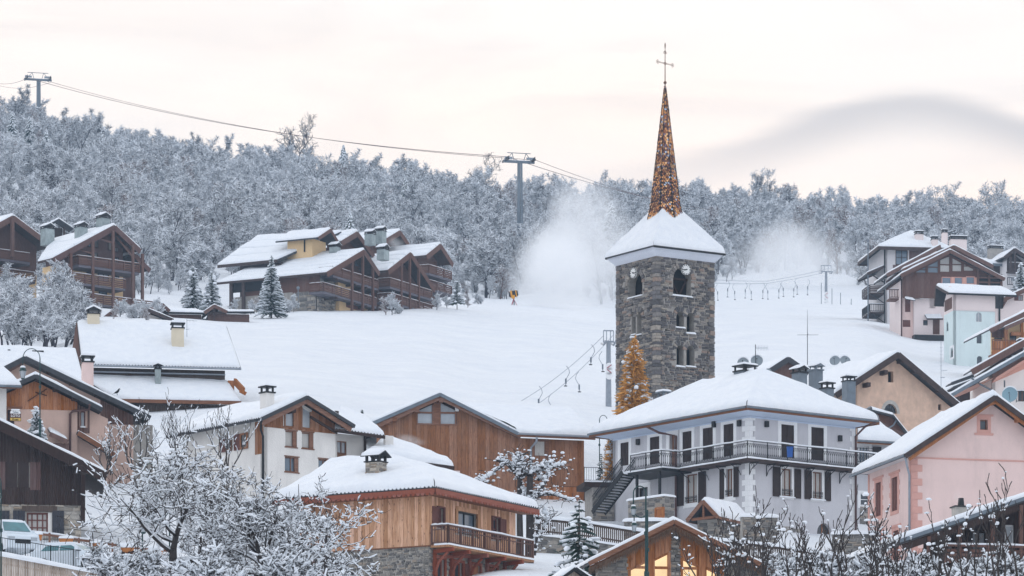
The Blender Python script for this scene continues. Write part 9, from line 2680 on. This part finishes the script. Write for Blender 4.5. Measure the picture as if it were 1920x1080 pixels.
for i, (px, D, hh, ln) in enumerate(((1375, 66, 4.3, .1), (1405, 62, 4.6, .15), (1352, 60, 3.6, .1), (1455, 64, 3.9, .15), (1500, 62, 3.7, .15), (1545, 60, 3.8, .15), (1590, 58, 4.4, .2), (1640, 58, 3.9, .2), (1700, 57, 3.3, .2), (1760, 55, 3.4, .2), (1830, 54, 3.4, .2), (1895, 53, 4.8, .15), (1330, 66, 3.2, .2), (1670, 60, 3.2, .35))):
 hh *= .88
 near_tree(px, 1130, D, 70 + i, 'bare shrub of upright shoots with snow lumps ' + lab[i], name='bare_shrub', cat='shrub', group='bare shrubs along the bottom right', height=hh, trunk_r=.04, nchild=(4, 3), levels=2, up=.85, spread=.7, ratio=.5, start=.25, stems=4, lean=ln, clump=26, th=.022, cover=.05, sc=.85, twig=.15, maxs=.6, **BT)
for i, (px, D, hh) in enumerate(((1480, 70, 1.6), (1550, 68, 1.7), (1625, 66, 1.9), (1720, 60, 1.5), (1810, 58, 1.4), (1885, 57, 1.5))):
 near_tree(px, 1125, D, 90 + i, 'low tangle of snowy stems ' + ['under the iron balcony', 'before the picket fence end', 'beside the pink house corner', 'left of the snowy lean-to roof', 'right of the snowy lean-to roof', 'at the right frame corner'][i], name='snowy_bush', cat='bush', group='snowy tangles along the bottom right', height=hh, trunk_r=.05, nchild=(7, 6, 4), levels=3, up=.2, spread=1.3, ratio=.75, start=.05, stems=5, lean=.4, clump=110, th=.03, cover=.3, twig=1, **BT)
def pollard():
 """old pollarded tree: stout trunks with knuckled heads, snow heaped on every limb"""
 D = 107; t = empty('pollard_tree', W(985, 1090, D), 0, 'pollarded tree with heavy snow heaped on its knuckled limbs before the timber hall', 'tree')
 o = W(985, 1090, D); P = lambda px, py, y=0: W(px, py, D) - o + Vector((0, y, 0))
 limbs = [([(973, 1090), (975, 1010), (974, 940), (975, 893)], .22), ([(992, 1090), (994, 1000), (993, 930), (994, 893)], .26), ([(975, 895), (962, 880), (950, 868), (932, 864)], .13), ([(975, 893), (966, 875), (964, 858)], .10),
    ([(975, 893), (985, 886), (994, 890)], .14), ([(994, 893), (1003, 880), (1012, 886), (1010, 900)], .11), ([(1003, 882), (1018, 876), (1022, 866)], .08), ([(994, 940), (1010, 925), (1022, 905), (1030, 880), (1032, 868)], .13), ([(1000, 935), (1022, 925), (1045, 928), (1060, 935), (1075, 940)], .08),
    ([(1030, 880), (1045, 873), (1058, 870)], .06), ([(950, 870), (925, 885), (905, 900), (897, 906)], .05), ([(994, 935), (985, 925), (978, 915)], .07), ([(1002, 1040), (1010, 985), (1004, 950)], .10), ([(1015, 1000), (1030, 975), (1020, 955)], .06), ([(975, 900), (968, 870), (972, 852)], .05), ([(978, 862), (978, 893)], .11)]
 rg = random.Random(5); segs = []; sn = []; bp = []; br = []
 for pts, r in limbs:
  q = [P(a, b, rg.uniform(-.3, .3)) for a, b in pts]
  for i in range(len(q) - 1):
   sub = 4
   for k in range(sub):
    a, b = q[i].lerp(q[i + 1], k / sub), q[i].lerp(q[i + 1], (k + 1) / sub)
    rr = r * (1 - .12 * (i + k / sub))
    segs.append((*a, *b, rr, rr * .97))
    if abs((b - a).z) < .93 * (b - a).length or r < .12:
     for _ in range(3):
      bp.append(tuple(a.lerp(b, rg.random()) + Vector((rg.uniform(-.06, .06), rg.uniform(-.1, .05), rr * .8 + .04)))); br.append(rg.uniform(.09, .17))
  if r < .14:
   for _ in range(26):
    i = rg.randrange(1, len(q)); p = q[i - 1].lerp(q[i], rg.random()); d = Vector((rg.gauss(0, 1), rg.gauss(0, .8), rg.gauss(.25, .6))).normalized()
    for _k in range(3):
     e = p + d * rg.uniform(.15, .4); segs.append((*p, *e, .018, .012)); d = (d + Vector((rg.gauss(0, .35), rg.gauss(0, .35), rg.gauss(0, .3)))).normalized(); p = e
     if rg.random() < .55: bp.append(tuple(e + Vector((0, 0, .04)))); br.append(rg.uniform(.04, .10))
 V, Q = seg_mesh(segs, 7); link_mesh('branches', np_mesh('branches', [(V, Q, BARK)], True), t)
 V, Q = blobs(bp, br, .85); link_mesh('branch_snow', np_mesh('branch_snow', [(V, Q, TSNOW)], True), t)
pollard()
def conifer(px, pyb, pyt, D, halfpx, seed, green, label, snow=.6, name='fir_tree', cat='tree', group=None, dens=1.0, blobn=0, broad=.8):
 rg = random.Random(seed)
 hgt = (pyb - pyt) * D / 3600; R0 = halfpx * D / 3600
 tr = [(0, 0, -1, 0, 0, hgt, .02 + hgt * .012, .01)]; gs, sn = [], []
 n = int(max(14, hgt * 7 * dens))
 for i in range(n):
  t = (i + .5) / n; z = hgt * (.04 + .95 * t); R = R0 * (1 - t) ** broad * rg.uniform(*((.8, 1.2) if green is LARCH else (.7, 1.12))) + .04
  m = max(5, int(R * 14 * dens))
  for k in range(m):
   a = rg.uniform(0, 6.28); Rk = R * (rg.uniform(.4, 1.1) if green is LARCH else 1); dr = .25 * Rk - (rg.uniform(-.3, .35) if green is LARCH else 0)
   e = Vector((Rk * math.cos(a), Rk * math.sin(a), z - dr)); s0 = Vector((0, 0, z)); md = s0.lerp(e, .5) + Vector((0, 0, dr * .25))
   w_ = .035 + R * .035
   gs.append((*s0, *md, w_ * .5, w_)); gs.append((*md, *e, w_, w_ * .3))
   for _ in range(3):
    q = s0.lerp(e, rg.uniform(.3, 1)); v = Vector((rg.gauss(0, 1), rg.gauss(0, 1), rg.gauss(-.1, .3))).normalized() * rg.uniform(.08, .2) * (R + .4)
    gs.append((*q, *(q + v), w_ * .5, w_ * .2))
   if rg.random() < snow:
    f = rg.uniform(.25, .6); u = Vector((0, 0, w_ + .02)); a_ = s0.lerp(e, f)
    sn.append((*(a_ + u), *(e + u), w_ * .9, w_ * 1.1))
 bp = []; 
 for _ in range(blobn):
  t = rg.random() ** 1.3; a = rg.uniform(0, 6.28); R = R0 * (1 - t) ** broad * .9; bp.append((R * math.cos(a), R * math.sin(a), hgt * t))
 t = empty(name, W(px, pyb, D), 0, label, cat, group)
 V, Q = seg_mesh(tr, 7); link_mesh('trunk', np_mesh('trunk', [(V, Q, BARK)]), t)
 a = seg_mesh(gs, 3); link_mesh('crown', np_mesh('crown', [(a[0], a[1], green)]), t)
 b = seg_mesh(sn, 4); parts = [(b[0], b[1], TSNOW)]
 if bp: c = blobs(bp, [rg.uniform(.1, .28) for _ in bp], .7); parts.append((c[0], c[1], TSNOW))
 link_mesh('snow_cover', np_mesh('snow_cover', parts, True), t)
conifer(1189, 905, 630, 139, 46, 1, LARCH, 'tall golden autumn larch patched with snow against the bell tower', .10, 'larch_tree', dens=1.9, blobn=34, broad=.5)
conifer(1147, 925, 800, 134, 24, 2, LARCH, 'small golden larch behind the iron stair of the grey house', .3, 'larch_tree', dens=1.6, blobn=20, broad=.6)
conifer(1127, 905, 850, 136, 14, 3, FIR, 'small bluish fir on the terrace behind the railing', .3)
conifer(68, 850, 764, 119, 26, 4, FIR, 'young fir loaded with snow beside the shop lamp post', .85, dens=1.8, blobn=30)
conifer(1086, 1100, 935, 84, 62, 5, FIR, 'spreading snowy fir with layered dark branches below the picket fence', .42, dens=.75, blobn=22, broad=.75)
conifer(509, 590, 478, 236, 30, 6, FIR, 'frosted spruce in front of the stepped chalet eave', .8, dens=1.0, blobn=30)
conifer(362, 578, 494, 240, 24, 7, FIR, 'snow-coated fir between the chalets, left one', 1.0, dens=1.0, blobn=60)
conifer(397, 580, 508, 238, 22, 8, FIR, 'snow-coated fir between the chalets, right one', 1.0, dens=1.0, blobn=50)
conifer(857, 570, 522, 262, 17, 9, FIR, 'small snowy fir at the right end of the stepped chalet', .9, dens=1.0, blobn=20)
conifer(679, 802, 768, 128, 8, 10, FIR, 'tip of a little fir between white house roof and timber hall', .5)
conifer(1914, 570, 492, 262, 24, 11, FIR, 'snow-laden fir at the right frame edge below the grey timber chalet', 1.0, dens=1.0, blobn=50)
BARE = far_tree_meshes(301, 14, 'bare'); BSL = far_tree_meshes(302, 13, 'bare_slim')
for i, (px, D, s_, m_, lab) in enumerate(((548, 468, 1.5, BARE, 'bare dark tree with a broad fan crown on the skyline, under the lift cable'), (205, 470, 1.5, BSL, 'tall thin larch on the skyline above the left chalets'), (760, 470, 1.25, BSL, 'thin larch on the skyline left of the misty plume'),
         (26, 475, 1.35, BSL, 'thin larch on the skyline left of the left lift pylon'), (886, 470, 1.15, BARE, 'bare rounded tree on the skyline left of the middle lift pylon'), (478, 472, 1.2, BSL, 'short thin larch on the skyline left of the fan crown tree'), (385, 474, 1.2, BSL, 'thin larch on the skyline above the bank between chalets'), (1445, 474, .95, BARE, 'bare fan-shaped tree on the ridge right of the spire'))):
 y = D * S; x = (px - CX) * y / F
 put_tree((m_[0], m_[1]), x, y, s_, i * 1.3, lab, None, 'bare_tree', .5)
rg = random.Random(55)
for i in range(34):
 px = rg.uniform(-25, 150); D = rg.uniform(180, 222); y = D * S; x = (px - CX) * y / F
 k = rg.choice((0, 1, 3, 4, 5, 6, 10))
 put_tree(PROTO[k], x, y, (.52, .64, .76)[i % 3], rg.uniform(0, 6.28), f"{('short', 'middling', 'tall')[i % 3]} {PKIND[PROTO[k][2]]} in the {'near' if D < 200 else 'far'} {'left' if px < 40 else 'middle' if px < 95 else 'right'} of the copse below the left chalets", 'frosted trees in the copse below the leftmost chalets')
for i in range(20):
 px = rg.uniform(125, 300); D = rg.uniform(206, 232) if px > 180 else rg.uniform(188, 226); y = D * S; x = (px - CX) * y / F
 put_tree(PROTO[rg.choice((8, 9, 1, 10))], x, y, rg.uniform(.2, .38), rg.uniform(0, 6.28), 'low frosted shrub on the bank below the balconied chalet', 'frosted shrubs on the bank below the balconied chalet', 'frosted_shrub', .6)
for i, (px, D, s_) in enumerate(((470, 243, .3), (490, 244, .34), (540, 246, .36), (552, 247, .3), (735, 246, .42), (722, 245, .36), (748, 248, .3), (820, 258, .3), (838, 262, .28), (875, 275, .3), (900, 285, .34), (440, 244, .26))):
 y = D * S; x = (px - CX) * y / F
 put_tree(PROTO[(1, 9, 10, 0)[i % 4]], x, y, s_, i * 1.7, 'low frosted shrub along the foot of the stepped chalet', 'frosted shrubs along the foot of the stepped chalet', 'frosted_shrub', .4)
put_tree(PROTO[2], *(lambda y: ((1128 - CX) * y / F, y))(314 * S), 1.45, 1.0, 'big frosted tree half hidden in snow mist beside the tower', None, 'frosted_tree')
ug = []
for _ in range(900):
 px = rg.uniform(-60, 1980); D0 = np.interp(px, [-400, 200, 300, 420, 600, 850, 930, 1000, 1180, 1340, 1400, 1560, 1620, 1700, 2400], [262, 264, 268, 285, 292, 298, 303, 318, 318, 345, 372, 385, 352, 330, 330])
 D = D0 + rg.uniform(-1.5, 45) ; y = D * S; ug.append(((px - CX) * y / F, y))
me = bpy.data.meshes.new('undergrowth'); me.from_pydata([(x, y, ground(x, y) - .5) for x, y in ug], [], [])
at = me.attributes.new('sc', 'FLOAT', 'POINT'); at.data.foreach_set('value', [rg.uniform(.2, .5) for _ in ug])
at = me.attributes.new('rz', 'FLOAT_VECTOR', 'POINT'); at.data.foreach_set('vector', [c for _ in ug for c in (0, 0, rg.uniform(0, 6.28))])
at = me.attributes.new('idx', 'INT', 'POINT'); at.data.foreach_set('value', [rg.choice((0, 1, 2, 3, 9, 10)) for _ in ug])
uo = link_mesh('undergrowth', me); tag(uo, 'frosted low undergrowth along the lower edge of the wood', 'undergrowth', kind='stuff')
md = uo.modifiers.new('wood', 'NODES'); md.node_group = bpy.data.node_groups['wood']
# ---------------------------------------------------------------- thin winter air
zt = 290.0
b = MB().box(-700, 700, -40, 2100, -6, zt)
m = bpy.data.materials.new('haze'); m.use_nodes = True; t = NT(m.node_tree)
v = t.n('ShaderNodeVolumePrincipled', {'Color': (.58, .78, 1.0), 'Density': .00013, 'Anisotropy': .0})
o = t.n('ShaderNodeOutputMaterial'); t.t.links.new(v.outputs[0], o.inputs['Volume'])
hz = b.build('haze', m, None, label='thin bluish winter air', kind='stuff')
hz.display_type = 'WIRE'
